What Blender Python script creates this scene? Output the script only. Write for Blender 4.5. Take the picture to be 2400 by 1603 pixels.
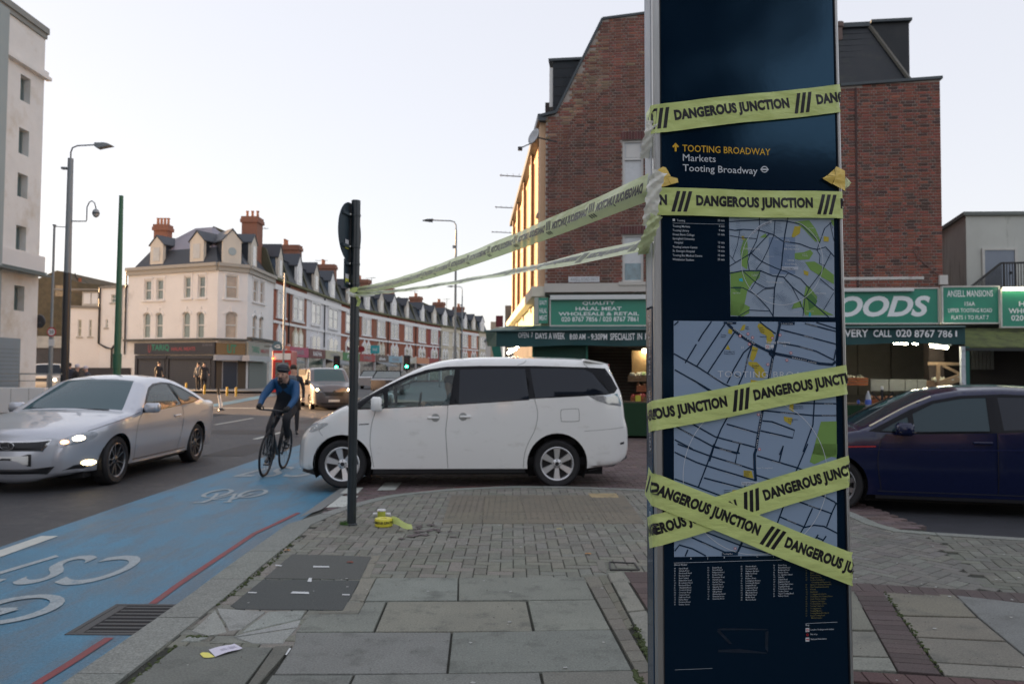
# setup
import bpy,bmesh,math,random
from math import sin,cos,tan,pi,radians,sqrt,atan2
from mathutils import Vector,Matrix,Euler
from mathutils.geometry import delaunay_2d_cdt
from mathutils.bvhtree import BVHTree
random.seed(7)
for o in list(bpy.data.objects):
 bpy.data.objects.remove(o)
S=bpy.context.scene
COL=S.collection
F=1867.0
HC=1.50
PITCH=math.atan(72/F)
ROLL=radians(0.35)
Fw=Vector((0,cos(PITCH),sin(PITCH)))
R0=Vector((1,0,0))
U0=Vector((0,-sin(PITCH),cos(PITCH)))
Rt=cos(ROLL)*R0+sin(ROLL)*U0
Up=-sin(ROLL)*R0+cos(ROLL)*U0
cam_data=bpy.data.cameras.new('camera')
cam=bpy.data.objects.new('camera',cam_data)
COL.objects.link(cam)
cam_data.sensor_width=36.0
cam_data.lens=36.0*F/2400.0
cam_data.clip_start=0.05
cam_data.clip_end=6000
m=Matrix.Identity(4)
for i in range(3):
 m[i][0]=Rt[i];m[i][1]=Up[i];m[i][2]=-Fw[i]
m[0][3],m[1][3],m[2][3]=0,0,HC
cam.matrix_world=m
cam_data.dof.use_dof=True
cam_data.dof.focus_distance=2.05
cam_data.dof.aperture_fstop=7.1
cam_data.dof.aperture_blades=9
S.camera=cam
SUN_TO=Vector((-1.0,0.56,0.0)).normalized()
SUN_EL=radians(9.0)
w=bpy.data.worlds.new('World');S.world=w;w.use_nodes=True
nt=w.node_tree;nt.nodes.clear()
out=nt.nodes.new('ShaderNodeOutputWorld');bg=nt.nodes.new('ShaderNodeBackground')
sky=nt.nodes.new('ShaderNodeTexSky');sky.sky_type='NISHITA';sky.sun_disc=False
sky.sun_elevation=SUN_EL
sky.sun_rotation=atan2(SUN_TO.x,SUN_TO.y)
sky.air_density=1.0;sky.dust_density=0.8;sky.ozone_density=1.2;sky.altitude=30
mixc=nt.nodes.new('ShaderNodeMixRGB');mixc.blend_type='MIX';mixc.inputs[0].default_value=0.5
mixc.inputs[2].default_value=(1.90,1.79,1.92,1)
gam=nt.nodes.new('ShaderNodeGamma');gam.inputs[1].default_value=0.42
nt.links.new(sky.outputs[0],gam.inputs[0]);nt.links.new(gam.outputs[0],mixc.inputs[1])
nt.links.new(mixc.outputs[0],bg.inputs[0]);bg.inputs[1].default_value=0.15
nt.links.new(bg.outputs[0],out.inputs[0])
sd=bpy.data.lights.new('sun','SUN');sd.energy=5.0;sd.angle=radians(0.6);sd.color=(1.0,0.60,0.30)
so=bpy.data.objects.new('sun',sd);COL.objects.link(so)
d=Vector((SUN_TO.x*cos(SUN_EL),SUN_TO.y*cos(SUN_EL),sin(SUN_EL)))
so.rotation_euler=(-d).to_track_quat('-Z','Y').to_euler()
so.location=(-60,30,60)
S.view_settings.view_transform='Standard';S.view_settings.look='None'
S.view_settings.exposure=1.90;S.view_settings.gamma=1.0
S.view_settings.use_curve_mapping=False
def ray(px,py):
 return Fw+(px-1200)/F*Rt+(801.5-py)/F*Up
def G(px,py,z=0.0):
 d=ray(px,py);t=(z-HC)/d.z
 return Vector((d.x*t,d.y*t,z))
def at(px,py,Y):
 d=ray(px,py);t=Y/d.y
 return Vector((d.x*t,Y,HC+d.z*t))
def onplane(px,py,p0,n):
 d=ray(px,py);t=(Vector(p0)-Vector((0,0,HC))).dot(n)/d.dot(n)
 return Vector((0,0,HC))+d*t
def sm(t):
 t=max(0.0,min(1.0,t));return t*t*(3-2*t)
def rise(Y):return 0.33*sm((Y-33)/16)
class MB:
 def __init__(s,M=None):
  s.v=[];s.f=[];s.c=[];s.M=M or Matrix.Identity(4);s.col=None
 def vert(s,p):
  s.v.append(tuple(s.M@Vector(p)));s.c.append(s.col or(1,1,1));return len(s.v)-1
 def quad(s,a,b,c,d):
  i=[s.vert(p)for p in(a,b,c,d)];s.f.append(i)
 def poly(s,pts):
  s.f.append([s.vert(p)for p in pts])
 def raw(s,vs,fs):
  o=len(s.v)
  for p in vs:s.vert(p)
  for f in fs:s.f.append([o+k for k in f])
 def box(s,x0,x1,y0,y1,z0,z1,bev=0.0):
  if x0>x1:x0,x1=x1,x0
  if y0>y1:y0,y1=y1,y0
  if z0>z1:z0,z1=z1,z0
  if bev<=0:
   vs=[(x,y,z)for z in(z0,z1)for y in(y0,y1)for x in(x0,x1)]
   s.raw(vs,[(0,2,3,1),(4,5,7,6),(0,1,5,4),(2,6,7,3),(0,4,6,2),(1,3,7,5)])
  else:
   b=bev;vs=[]
   for z,e in((z0,b),(z0+b,0),(z1-b,0),(z1,b)):
    for(x,y)in((x0,y0),(x1,y0),(x1,y1),(x0,y1)):
     sx=1 if x==x0 else-1;sy=1 if y==y0 else-1
     vs.append((x+sx*(b if not e else b*1.0)*1.0,y+sy*(0 if not e else b),z))
     vs.append((x+sx*(0 if not e else b),y+sy*(b if not e else b),z))
   fs=[]
   rings=[]
   vs=[]
   for z,e in((z0,1),(z0+b,0),(z1-b,0),(z1,1)):
    k=b if e else 0
    ring=[(x0+b,y0+k),(x1-b,y0+k),(x1-k,y0+b),(x1-k,y1-b),(x1-b,y1-k),(x0+b,y1-k),(x0+k,y1-b),(x0+k,y0+b)]
    rings.append(len(vs));vs+=[(x,y,z)for x,y in ring]
   for r in range(3):
    a,c=rings[r],rings[r+1]
    for i in range(8):
     j=(i+1)%8;fs.append((a+i,a+j,c+j,c+i))
   fs.append(tuple(rings[0]+i for i in range(7,-1,-1)));fs.append(tuple(rings[3]+i for i in range(8)))
   s.raw(vs,fs)
 def prism(s,pts,z0,z1,cap0=True):
  n=len(pts)
  a=sum(pts[i][0]*pts[(i+1)%n][1]-pts[(i+1)%n][0]*pts[i][1]for i in range(n))
  if a<0:pts=list(reversed(pts))
  def zz(z,p):return z(p[0],p[1])if callable(z)else z
  vs=[(p[0],p[1],zz(z0,p))for p in pts]+[(p[0],p[1],zz(z1,p))for p in pts]
  fs=[tuple(range(n,2*n))]+([tuple(range(n-1,-1,-1))]if cap0 else[])
  for i in range(n):
   j=(i+1)%n;fs.append((i,j,n+j,n+i))
  s.raw(vs,fs)
 def plate(s,pts,y0,y1):
  old=s.M;s.M=s.M@Matrix(((1,0,0,0),(0,0,-1,0),(0,1,0,0),(0,0,0,1)))
  s.prism([(p[0],p[1])for p in pts],-y1,-y0);s.M=old
 def tube(s,pts,r,n=10,caps=True,closed=False):
  pts=[Vector(p)for p in pts]
  R=r if isinstance(r,(list,tuple))else[r]*len(pts)
  rings=[];prev=None
  for i,p in enumerate(pts):
   if closed:t=pts[(i+1)%len(pts)]-pts[i-1]
   else:t=(pts[min(i+1,len(pts)-1)]-pts[max(i-1,0)])
   t.normalize()
   if prev is None:
    a=Vector((0,0,1))if abs(t.z)<.9 else Vector((1,0,0))
    u=t.cross(a).normalized()
   else:
    u=(prev-t*prev.dot(t)).normalized()
   prev=u;v=t.cross(u)
   rings.append([s.vert(p+R[i]*(cos(2*pi*k/n)*u+sin(2*pi*k/n)*v))for k in range(n)])
  m_=len(rings)
  for i in range(m_ if closed else m_-1):
   a,b=rings[i],rings[(i+1)%m_]
   for k in range(n):
    s.f.append([a[k],a[(k+1)%n],b[(k+1)%n],b[k]])
  if caps and not closed:
   s.f.append(rings[0][::-1]);s.f.append(rings[-1][:])
 def lathe(s,prof,n=24,axis='z',c=(0,0,0),closed=False,caps=True):
  rings=[]
  for(r,h)in prof:
   ring=[]
   for k in range(n):
    a=2*pi*k/n;x,y=r*cos(a),r*sin(a)
    p={'z':(x,y,h),'y':(x,h,y),'x':(h,x,y)}[axis]
    ring.append(s.vert((p[0]+c[0],p[1]+c[1],p[2]+c[2])))
   rings.append(ring)
  L=len(rings)
  for i in range(L if closed else L-1):
   a,b=rings[i],rings[(i+1)%L]
   for k in range(n):
    s.f.append([a[k],a[(k+1)%n],b[(k+1)%n],b[k]])
  if not closed and caps:
   if prof[0][0]>1e-5:s.f.append(rings[0][::-1])
   if prof[-1][0]>1e-5:s.f.append(rings[-1][:])
 def ball(s,c,rx,ry=None,rz=None,n=12,m_=8):
  ry=ry or rx;rz=rz or rx
  rings=[]
  for i in range(m_+1):
   t=pi*i/m_
   rings.append([s.vert((c[0]+rx*sin(t)*cos(2*pi*k/n),c[1]+ry*sin(t)*sin(2*pi*k/n),c[2]-rz*cos(t)))for k in range(n)])
  for i in range(m_):
   for k in range(n):
    s.f.append([rings[i][k],rings[i][(k+1)%n],rings[i+1][(k+1)%n],rings[i+1][k]])
 def bar(s,a,b,w_,h_=None):
  h_=h_ or w_
  a=Vector(a);b=Vector(b);t=(b-a).normalized()
  q=Vector((0,0,1))if abs(t.z)<.95 else Vector((0,1,0))
  u=t.cross(q).normalized()*w_/2;v=u.cross(t).normalized()*h_/2
  vs=[p+e for p in(a,b)for e in(-u-v,u-v,u+v,-u+v)]
  s.raw(vs,[(3,2,1,0),(4,5,6,7),(0,1,5,4),(1,2,6,5),(2,3,7,6),(3,0,4,7)])
 def mesh(s,name,mat,smooth=False,color=False,merge=False):
  me=bpy.data.meshes.new(name)
  me.from_pydata(s.v,[],s.f)
  mats=mat if isinstance(mat,(list,tuple))else[mat]
  for q in mats:me.materials.append(q)
  if color:
   ca=me.color_attributes.new('col','FLOAT_COLOR','POINT')
   for i,c in enumerate(s.c):ca.data[i].color=(c[0],c[1],c[2],1)
  if merge:
   bm=bmesh.new();bm.from_mesh(me);bmesh.ops.remove_doubles(bm,verts=bm.verts,dist=1e-5)
   bmesh.ops.recalc_face_normals(bm,faces=bm.faces);bm.to_mesh(me);bm.free()
  if smooth:
   for p in me.polygons:p.use_smooth=True
   if smooth!='all':
    try:me.set_sharp_from_angle(angle=radians(40))
    except Exception:pass
  me.update()
  return me
WORLDROOT={}
def link(o,parent=None):
 COL.objects.link(o)
 if parent is not None:
  o.parent=parent
  if parent.name in WORLDROOT:o.matrix_parent_inverse=WORLDROOT[parent.name]
 return o
def obj(name,mb,mat,parent=None,smooth=False,color=False,merge=False,label=None):
 me=mb if isinstance(mb,bpy.types.Mesh)else mb.mesh(name,mat,smooth,color,merge)
 o=bpy.data.objects.new(name,me)
 link(o,parent)
 if label:o['label']=label
 return o
def tag(o,label=None,cat=None,group=None,kind=None):
 if label:o['label']=label
 if cat:o['category']=cat
 if group:o['group']=group
 if kind:o['kind']=kind
 return o
def root(name,loc,label,cat,group=None,rotz=0.0,world=True,scale=1.0):
 o=bpy.data.objects.new(name,None);COL.objects.link(o)
 o.empty_display_size=.2
 o.location=loc;o.rotation_euler=(0,0,rotz);o.scale=(scale,)*3
 if world:WORLDROOT[o.name]=Matrix.Translation(Vector(loc)).inverted()
 return tag(o,label,cat,group)
def lin(h):
 h=h.lstrip('#');r=[int(h[i:i+2],16)/255 for i in(0,2,4)]
 return tuple((c/12.92 if c<=.04045 else((c+.055)/1.055)**2.4)for c in r)
MATS={}
def mat(name,color,rough=.6,metal=0.0,var=0.0,scale=8.0,bump=0.0,bscale=40.0,coat=0.0,emit=None,es=1.0,attr=False,spec=.5,dirt=None,detail=5.0,trans=0.0,alpha=None,coords='Object',stretch=None,speck=0.0,spscale=110,patch=None):
 if name in MATS:return MATS[name]
 if isinstance(color,str):color=lin(color)
 m_=bpy.data.materials.new(name);m_.use_nodes=True
 n=m_.node_tree.nodes;l=m_.node_tree.links
 b=n['Principled BSDF']
 b.inputs['Roughness'].default_value=rough;b.inputs['Metallic'].default_value=metal
 b.inputs['Base Color'].default_value=(*color,1)
 b.inputs['Specular IOR Level'].default_value=spec
 if coat:b.inputs['Coat Weight'].default_value=coat;b.inputs['Coat Roughness'].default_value=0.04
 if trans:b.inputs['Transmission Weight'].default_value=trans
 if alpha is not None:b.inputs['Alpha'].default_value=alpha
 if emit is not None:
  if isinstance(emit,str):emit=lin(emit)
  b.inputs['Emission Color'].default_value=(*emit,1);b.inputs['Emission Strength'].default_value=es
 tc=n.new('ShaderNodeTexCoord');src=tc.outputs[coords]
 if coords=='World':
  pass
 if stretch:
  mp=n.new('ShaderNodeMapping');mp.inputs['Scale'].default_value=stretch
  l.new(src,mp.inputs[0]);src=mp.outputs[0]
 cur=None
 if attr:
  a=n.new('ShaderNodeAttribute');a.attribute_name='col';cur=a.outputs['Color']
 if var or patch:
  t=n.new('ShaderNodeTexNoise');t.inputs['Scale'].default_value=scale;t.inputs['Detail'].default_value=detail
  t.inputs['Roughness'].default_value=.65
  l.new(src,t.inputs['Vector'])
  r=n.new('ShaderNodeMapRange');r.inputs[1].default_value=.25;r.inputs[2].default_value=.75
  r.inputs[3].default_value=1-var;r.inputs[4].default_value=1+var
  l.new(t.outputs[0],r.inputs[0])
  mx=n.new('ShaderNodeMixRGB');mx.blend_type='MULTIPLY';mx.inputs[0].default_value=1
  if cur:l.new(cur,mx.inputs[1])
  else:mx.inputs[1].default_value=(*color,1)
  l.new(r.outputs[0],mx.inputs[2]);cur=mx.outputs[0]
  rr=n.new('ShaderNodeMapRange');rr.inputs[1].default_value=.3;rr.inputs[2].default_value=.7
  rr.inputs[3].default_value=max(0.02,rough-.08);rr.inputs[4].default_value=min(1,rough+.08)
  l.new(t.outputs[0],rr.inputs[0]);l.new(rr.outputs[0],b.inputs['Roughness'])
 if dirt:
  t2=n.new('ShaderNodeTexNoise');t2.inputs['Scale'].default_value=dirt[1];t2.inputs['Detail'].default_value=8
  t2.inputs['Roughness'].default_value=.7
  if len(dirt)>4:
   mp2=n.new('ShaderNodeMapping');mp2.inputs['Scale'].default_value=dirt[4]
   l.new(tc.outputs[coords],mp2.inputs[0]);l.new(mp2.outputs[0],t2.inputs['Vector'])
  else:l.new(src,t2.inputs['Vector'])
  r2=n.new('ShaderNodeMapRange');r2.inputs[1].default_value=dirt[2];r2.inputs[2].default_value=dirt[2]+.16
  r2.inputs[3].default_value=0;r2.inputs[4].default_value=dirt[3]
  l.new(t2.outputs[0],r2.inputs[0])
  mx2=n.new('ShaderNodeMixRGB')
  if cur:l.new(cur,mx2.inputs[1])
  else:mx2.inputs[1].default_value=(*color,1)
  dc=lin(dirt[0])if isinstance(dirt[0],str)else dirt[0]
  mx2.inputs[2].default_value=(*dc,1);l.new(r2.outputs[0],mx2.inputs[0]);cur=mx2.outputs[0]
 if speck:
  t4=n.new('ShaderNodeTexNoise');t4.inputs['Scale'].default_value=spscale;t4.inputs['Detail'].default_value=2
  l.new(src,t4.inputs['Vector']);r4=n.new('ShaderNodeMapRange');r4.inputs[1].default_value=.3;r4.inputs[2].default_value=.7;r4.inputs[3].default_value=1-speck;r4.inputs[4].default_value=1+speck
  l.new(t4.outputs[0],r4.inputs[0]);mx4=n.new('ShaderNodeMixRGB');mx4.blend_type='MULTIPLY';mx4.inputs[0].default_value=1
  if cur:l.new(cur,mx4.inputs[1])
  else:mx4.inputs[1].default_value=(*color,1)
  l.new(r4.outputs[0],mx4.inputs[2]);cur=mx4.outputs[0]
 if cur:l.new(cur,b.inputs['Base Color'])
 if bump:
  t3=n.new('ShaderNodeTexNoise');t3.inputs['Scale'].default_value=bscale;t3.inputs['Detail'].default_value=6
  l.new(src,t3.inputs['Vector'])
  bp=n.new('ShaderNodeBump');bp.inputs['Strength'].default_value=bump;bp.inputs['Distance'].default_value=.01
  l.new(t3.outputs[0],bp.inputs['Height']);l.new(bp.outputs[0],b.inputs['Normal'])
  if coat:l.new(bp.outputs[0],b.inputs['Coat Normal'])
 MATS[name]=m_
 return m_
def glassmat(name,tint,see=.35,rough=.02,wob=0.0):
 if name in MATS:return MATS[name]
 if isinstance(tint,str):tint=lin(tint)
 m_=bpy.data.materials.new(name);m_.use_nodes=True
 n=m_.node_tree.nodes;l=m_.node_tree.links;n.clear()
 o=n.new('ShaderNodeOutputMaterial')
 tr=n.new('ShaderNodeBsdfTransparent');tr.inputs[0].default_value=(*[min(1,c)for c in tint],1)
 df=n.new('ShaderNodeBsdfPrincipled');df.inputs['Base Color'].default_value=(*[c*.25 for c in tint],1);df.inputs['Roughness'].default_value=.5;df.inputs['Specular IOR Level'].default_value=0
 gl=n.new('ShaderNodeBsdfGlossy');gl.inputs['Roughness'].default_value=rough
 mx=n.new('ShaderNodeMixShader');mx.inputs[0].default_value=see
 l.new(df.outputs[0],mx.inputs[1]);l.new(tr.outputs[0],mx.inputs[2])
 fr=n.new('ShaderNodeFresnel');fr.inputs[0].default_value=1.5
 m2=n.new('ShaderNodeMixShader');l.new(fr.outputs[0],m2.inputs[0]);l.new(mx.outputs[0],m2.inputs[1]);l.new(gl.outputs[0],m2.inputs[2])
 if wob:
  t=n.new('ShaderNodeTexNoise');t.inputs['Scale'].default_value=1.3
  tc=n.new('ShaderNodeTexCoord');l.new(tc.outputs['Object'],t.inputs['Vector'])
  bp=n.new('ShaderNodeBump');bp.inputs['Strength'].default_value=wob;bp.inputs['Distance'].default_value=.03
  l.new(t.outputs[0],bp.inputs['Height'])
  for q in(gl,fr,df):l.new(bp.outputs[0],q.inputs['Normal'])
 l.new(m2.outputs[0],o.inputs[0])
 MATS[name]=m_
 return m_
_TC={}
def text2d(s,size=1.0,bold=0.0,xs=1.0,shear=0.0,align='LEFT',res=2,space=1.0):
 key=(s,size,bold,xs,shear,align,res,space)
 if key in _TC:return _TC[key]
 cu=bpy.data.curves.new('t','FONT');cu.body=s;cu.size=size;cu.offset=bold*size
 cu.shear=shear;cu.align_x=align;cu.resolution_u=res;cu.space_character=space;cu.fill_mode='FRONT'
 o=bpy.data.objects.new('t',cu);COL.objects.link(o)
 dg=bpy.context.evaluated_depsgraph_get();dg.update()
 me=bpy.data.meshes.new_from_object(o.evaluated_get(dg))
 vs=[(v.co.x*xs,v.co.y)for v in me.vertices];fs=[tuple(p.vertices)for p in me.polygons]
 bpy.data.objects.remove(o);bpy.data.curves.remove(cu);bpy.data.meshes.remove(me)
 _TC[key]=(vs,fs)
 return vs,fs
def put_text(mb,s,fn,**k):
 """fn maps flat (x, y) of the lettering to a point"""
 vs,fs=text2d(s,**k)
 mb.raw([fn(x,y)for x,y in vs],fs)
def text_size(s,**k):
 vs,fs=text2d(s,**k)
 if not vs:return 0,0,0,0
 return min(v[0]for v in vs),max(v[0]for v in vs),min(v[1]for v in vs),max(v[1]for v in vs)
def fit_text(mb,s,x0,x1,y0,y1,fn,**k):
 """lettering scaled to fill the rectangle"""
 a,b,c,d_=text_size(s,**k)
 vs,fs=text2d(s,**k)
 mb.raw([fn(x0+(x-a)/(b-a)*(x1-x0),y0+(y-c)/(d_-c)*(y1-y0))for x,y in vs],fs)
def stroke2d(pts,w_):
 """flat ribbon polygons along a 2D polyline"""
 quads=[]
 P=[Vector(p)for p in pts]
 L=[];Rr=[]
 for i,p in enumerate(P):
  a=P[max(i-1,0)];b=P[min(i+1,len(P)-1)]
  t=(b-a);t.normalize();nn=Vector((-t.y,t.x))
  L.append(p+nn*w_/2);Rr.append(p-nn*w_/2)
 for i in range(len(P)-1):quads.append((L[i],Rr[i],Rr[i+1],L[i+1]))
 return quads
def arcpts(cx,cy,r,a0,a1,n=12,ry=None):
 ry=ry or r
 return[(cx+r*cos(radians(a0+(a1-a0)*i/n)),cy+ry*sin(radians(a0+(a1-a0)*i/n)))for i in range(n+1)]
# ================================================================== GROUND
ZR=-0.12
ZT=-0.06
M_asph=mat('asphalt',(.040,.041,.045),.62,var=.28,scale=9,bump=.55,bscale=260,dirt=((.09,.088,.085),1.3,.5,.5),speck=0.35,spscale=70)
M_asph2=mat('asphalt_side',(.030,.032,.040),.8,var=.3,scale=7,bump=.5,bscale=240,speck=0.3,spscale=70)
M_blue=mat('blue_surfacing',(.052,.190,.300),.52,var=.30,scale=1.1,bump=.5,bscale=220,dirt=((.095,.145,.185),1.6,.45,.85,(2.2,.5,1)),speck=0.22,spscale=60)
M_white=mat('road_paint_white',(.52,.54,.50),.65,var=.14,scale=14,bump=.3,bscale=160,dirt=((.12,.2,.27),9,.60,.8))
M_red=mat('road_paint_red',(.22,.040,.044),.6,var=.3,scale=12,bump=.3,bscale=160,dirt=((.10,.06,.07),14,.52,.9))
M_slab=mat('paving_stone',(.205,.222,.205),.85,var=.16,scale=2.4,bump=.35,bscale=120,attr=True,dirt=((.085,.09,.08),4.5,.52,.7),speck=0.22,spscale=90)
M_kerb=mat('granite_kerb',(.27,.29,.27),.8,var=.20,scale=70,bump=.45,bscale=90,attr=True,dirt=((.13,.14,.13),2.5,.55,.5),speck=0.3,spscale=90)
M_block=mat('paving_block',(.2,.2,.18),.85,var=.2,scale=9,bump=.4,bscale=110,attr=True,dirt=((.085,.087,.075),4.5,.56,.6),speck=0.22,spscale=90)
M_joint=mat('joint_sand',(.034,.036,.028),.95,var=.4,scale=12,bump=.6,bscale=80)
M_cast=mat('cast_iron',(.085,.085,.085),.6,metal=.6,var=.3,scale=20,bump=.3,bscale=90)
gr=MB()
n=60
for i in range(n):
 Y0=-60+420*(i/n)**1.0;Y1=-60+420*((i+1)/n)
 gr.quad((-400,Y0,rise(Y0)-.16),(400,Y0,rise(Y0)-.16),(400,Y1,rise(Y1)-.16),(-400,Y1,rise(Y1)-.16))
gr.quad((-3000,360,.17),(3000,360,.17),(3000,4200,.17),(-3000,4200,.17))
tag(obj('ground',gr,mat('ground_far',(.09,.09,.085),.95,var=.2,scale=.3)),kind='structure')
def road_x(Y):
 return 0.0 if Y<84 else(Y-84)**2/330.0
def strip(name,xa,xb,Y0,Y1,dz,m_,step=3.0,parent=None,kind='structure',label=None):
 b=MB();Y=Y0
 while Y<Y1-1e-6:
  Yn=min(Y+step,Y1)
  fa=xa if callable(xa)else(lambda q,v=xa:v);fb=xb if callable(xb)else(lambda q,v=xb:v)
  b.quad((fa(Y)+road_x(Y),Y,rise(Y)+dz),(fb(Y)+road_x(Y),Y,rise(Y)+dz),(fb(Yn)+road_x(Yn),Yn,rise(Yn)+dz),(fa(Yn)+road_x(Yn),Yn,rise(Yn)+dz))
  Y=Yn
 o=obj(name,b,m_,parent)
 if kind:o['kind']=kind
 if label:o['label']=label
 return o
road=strip('main_road',-14.5,-2.2,-30,190,ZR,M_asph)
lane=strip('cycle_lane',-4.66,-2.24,-20,19.5,ZR+.005,M_blue)
lane2=strip('cycle_lane',-14.0,-13.2,34,48,ZR+.005,M_blue)
strip('side_road_west',-60,-14.5,37.5,47.0,ZR-.004,M_asph)
strip('far_pavement',-60,-14.5,-30,37.5,0.0,mat('far_paving',(.22,.21,.19),.9,var=.2,scale=3,bump=.3,bscale=30))
strip('far_pavement',-60,-14.5,47.0,190,0.0,MATS['far_paving'])
strip('near_pavement_north',-2.2,60,19.4,190,0.0,MATS['far_paving'])
sr=MB();sr.poly([(3.55,7.2,-.10),(5.0,6.95,-.10),(30,-1.0,-.10),(30,12.0,-.10),(5.6,19.4,-.10),(4.15,19.4,-.10)])
tag(obj('side_road',sr,M_asph2),kind='structure')
tb=MB();tb.poly([(-2.22,8.2,ZT-.012),(4.2,6.9,ZT-.012),(4.2,19.4,ZT-.012),(-2.22,19.4,ZT-.012)])
table=tag(obj('raised_crossing',tb,M_joint),kind='structure')
def prettycol(base,v=.12,hue=.04):
 k=1+random.uniform(-v,v);return tuple(max(.005,c*k*(1+random.uniform(-hue,hue)))for c in base)
def brickbox(b,cx,cy,z,lx,ly,ang=0.0,tilt=.002,gap=.006,h=.05):
 ca,sa=cos(ang),sin(ang)
 hx,hy=lx/2-gap/2,ly/2-gap/2
 tz=[random.uniform(-tilt,tilt)for _ in range(3)]
 def P(x,y,zz):return(cx+x*ca-y*sa,cy+x*sa+y*ca,zz)
 e=.004
 top=[P(x,y,z+tz[0]+tz[1]*x/hx+tz[2]*y/hy)for x,y in((-hx+e,-hy+e),(hx-e,-hy+e),(hx-e,hy-e),(-hx+e,hy-e))]
 mid=[P(x,y,z-.005+tz[0]+tz[1]*x/hx+tz[2]*y/hy)for x,y in((-hx,-hy),(hx,-hy),(hx,hy),(-hx,hy))]
 bot=[P(x,y,z-h)for x,y in((-hx,-hy),(hx,-hy),(hx,hy),(-hx,hy))]
 fs=[(0,1,2,3)]
 for i in range(4):
  j=(i+1)%4;fs+=[(4+i,4+j,j,i),(8+i,8+j,4+j,4+i)]
 b.raw(top+mid+bot,fs)
def inpoly(p,poly):
 x,y=p[0],p[1];c=False;n=len(poly);j=n-1
 for i in range(n):
  xi,yi=poly[i][0],poly[i][1];xj,yj=poly[j][0],poly[j][1]
  if(yi>y)!=(yj>y)and x<(xj-xi)*(y-yi)/(yj-yi)+xi:c=not c
  j=i
 return c
def herring(x0,x1,y0,y1,ang,test,cx=0,cy=0,a=.1,l=.2):
 """90 degree herringbone: returns (x, y, angle) of blocks"""
 res=[];R=int(max(x1-x0,y1-y0)/a)+10
 ca,sa=cos(ang),sin(ang)
 mx0,my0=(x0+x1)/2,(y0+y1)/2;ca,sa=cos(ang),sin(ang)
 cx+=round(mx0,1);cy+=round(my0,1)
 for i in range(-R,R):
  for k in range(-R//2,R//2):
   for(bx,by,lx,ly)in((0,0,2,1),(2,0-0,1,2)):
    ux=i+4*k+bx;uy=i+by-(1 if lx==1 else 0)
    mx=(ux+lx/2)*a;my=(uy+ly/2)*a
    X=cx+mx*ca-my*sa;Y=cy+mx*sa+my*ca
    if x0<X<x1 and y0<Y<y1 and test((X,Y)):
     res.append((X,Y,ang+(0 if lx==2 else pi/2)))
 return res
b=MB()
Yy=8.2;r_=0
while Yy<19.3:
 X=-2.2+(0.1 if r_%2 else 0)
 while X<4.15:
  if Yy>9.0 or X>-2.2:
   b.col=prettycol((.135,.100,.098),.22,.06)
   brickbox(b,X+.1,Yy+.05,ZT,.2,.1,0,.002)
  X+=.2
 Yy+=.1;r_+=1
tb_blocks=obj('paving_block_field',b,M_block,table,color=True);tb_blocks['kind']='stuff'
outer=[Vector((-2.16,Y))for Y in(2.2,3.0,3.87,4.6,5.31)]+[Vector((-2.19,6.2)),Vector((-2.2,7.25)),Vector((-2.21,7.9))]
for p in[(792,1190),(834,1178),(880,1166),(929,1157),(1050,1145),(1197,1138),(1344,1140),(1500,1146),(1700,1157),(1880,1174),(1990,1195)]:
 q=G(*p);outer.append(Vector((q.x,q.y)))
outer+=[Vector((3.72,7.95)),Vector((3.81,7.77)),Vector((4.76,7.45)),Vector((6.5,6.9)),Vector((12,5.2)),Vector((30,-.6))]
def resample(P,d):
 out_=[P[0].copy()];acc=0
 for i in range(len(P)-1):
  a,b_=P[i],P[i+1];L=(b_-a).length;t=0
  while acc+(L-t)>=d:
   t+=d-acc;acc=0;out_.append(a.lerp(b_,t/L))
  acc+=L-t
 out_.append(P[-1].copy());return out_
OP=resample(outer,.1)
def inner_off(i):
 p=OP[i];return .27 if p.y<7.6 and p.x<0 else(.27-.12*sm((p.y-7.6)/1.2)if p.x<0 else .15)
IN=[]
for i,p in enumerate(OP):
 t=(OP[min(i+1,len(OP)-1)]-OP[max(i-1,0)]).normalized()
 IN.append(p+Vector((t.y,-t.x))*inner_off(i))
inner_poly=IN[:]
pav_poly=[tuple(p)for p in IN[::3]]+[(30,-3),(30,-12),(-2.0,-12)]
base=MB();base.poly([(p[0],p[1],-.014)for p in pav_poly])
pavement=tag(obj('pavement',base,M_joint),kind='structure')
i=0;nk=0
while i<len(OP)-2 and OP[i].x<12.5:
 j=min(i+9,len(OP)-1)
 b=MB();b.col=prettycol((.215,.228,.208),.10,.02)
 idx=list(range(i,j+1,3));
 if idx[-1]!=j:idx.append(j)
 o_=[OP[q].copy()for q in idx];n_=[IN[q].copy()for q in idx]
 t0=(o_[1]-o_[0]).normalized()*.004;t1=(o_[-1]-o_[-2]).normalized()*.004
 o_[0]+=t0;n_[0]+=t0;o_[-1]-=t1;n_[-1]-=t1
 zt=.004+random.uniform(-.002,.002)
 L=len(o_);be=.018
 A=[(p.x,p.y,-.30)for p in o_];B_=[(p.x,p.y,zt-be)for p in o_]
 C_=[((p+(q-p).normalized()*be).x,(p+(q-p).normalized()*be).y,zt)for p,q in zip(o_,n_)]
 D_=[(p.x,p.y,zt)for p in n_];E_=[(p.x,p.y,-.1)for p in n_]
 vs=A+B_+C_+D_+E_;fs=[]
 for r in range(4):
  for k in range(L-1):fs.append((r*L+k,(r+1)*L+k,(r+1)*L+k+1,r*L+k+1))
 fs.append((0,L,2*L,3*L,4*L)[::-1]);fs.append((L-1,2*L-1,3*L-1,4*L-1,5*L-1))
 b.raw(vs,fs)
 obj('kerbstone',b,M_kerb,pavement,color=True);nk+=1
 i=j
def Z7(*pts):return[(550+x/3.354,1250+y/3.354)for x,y in pts]
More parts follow.
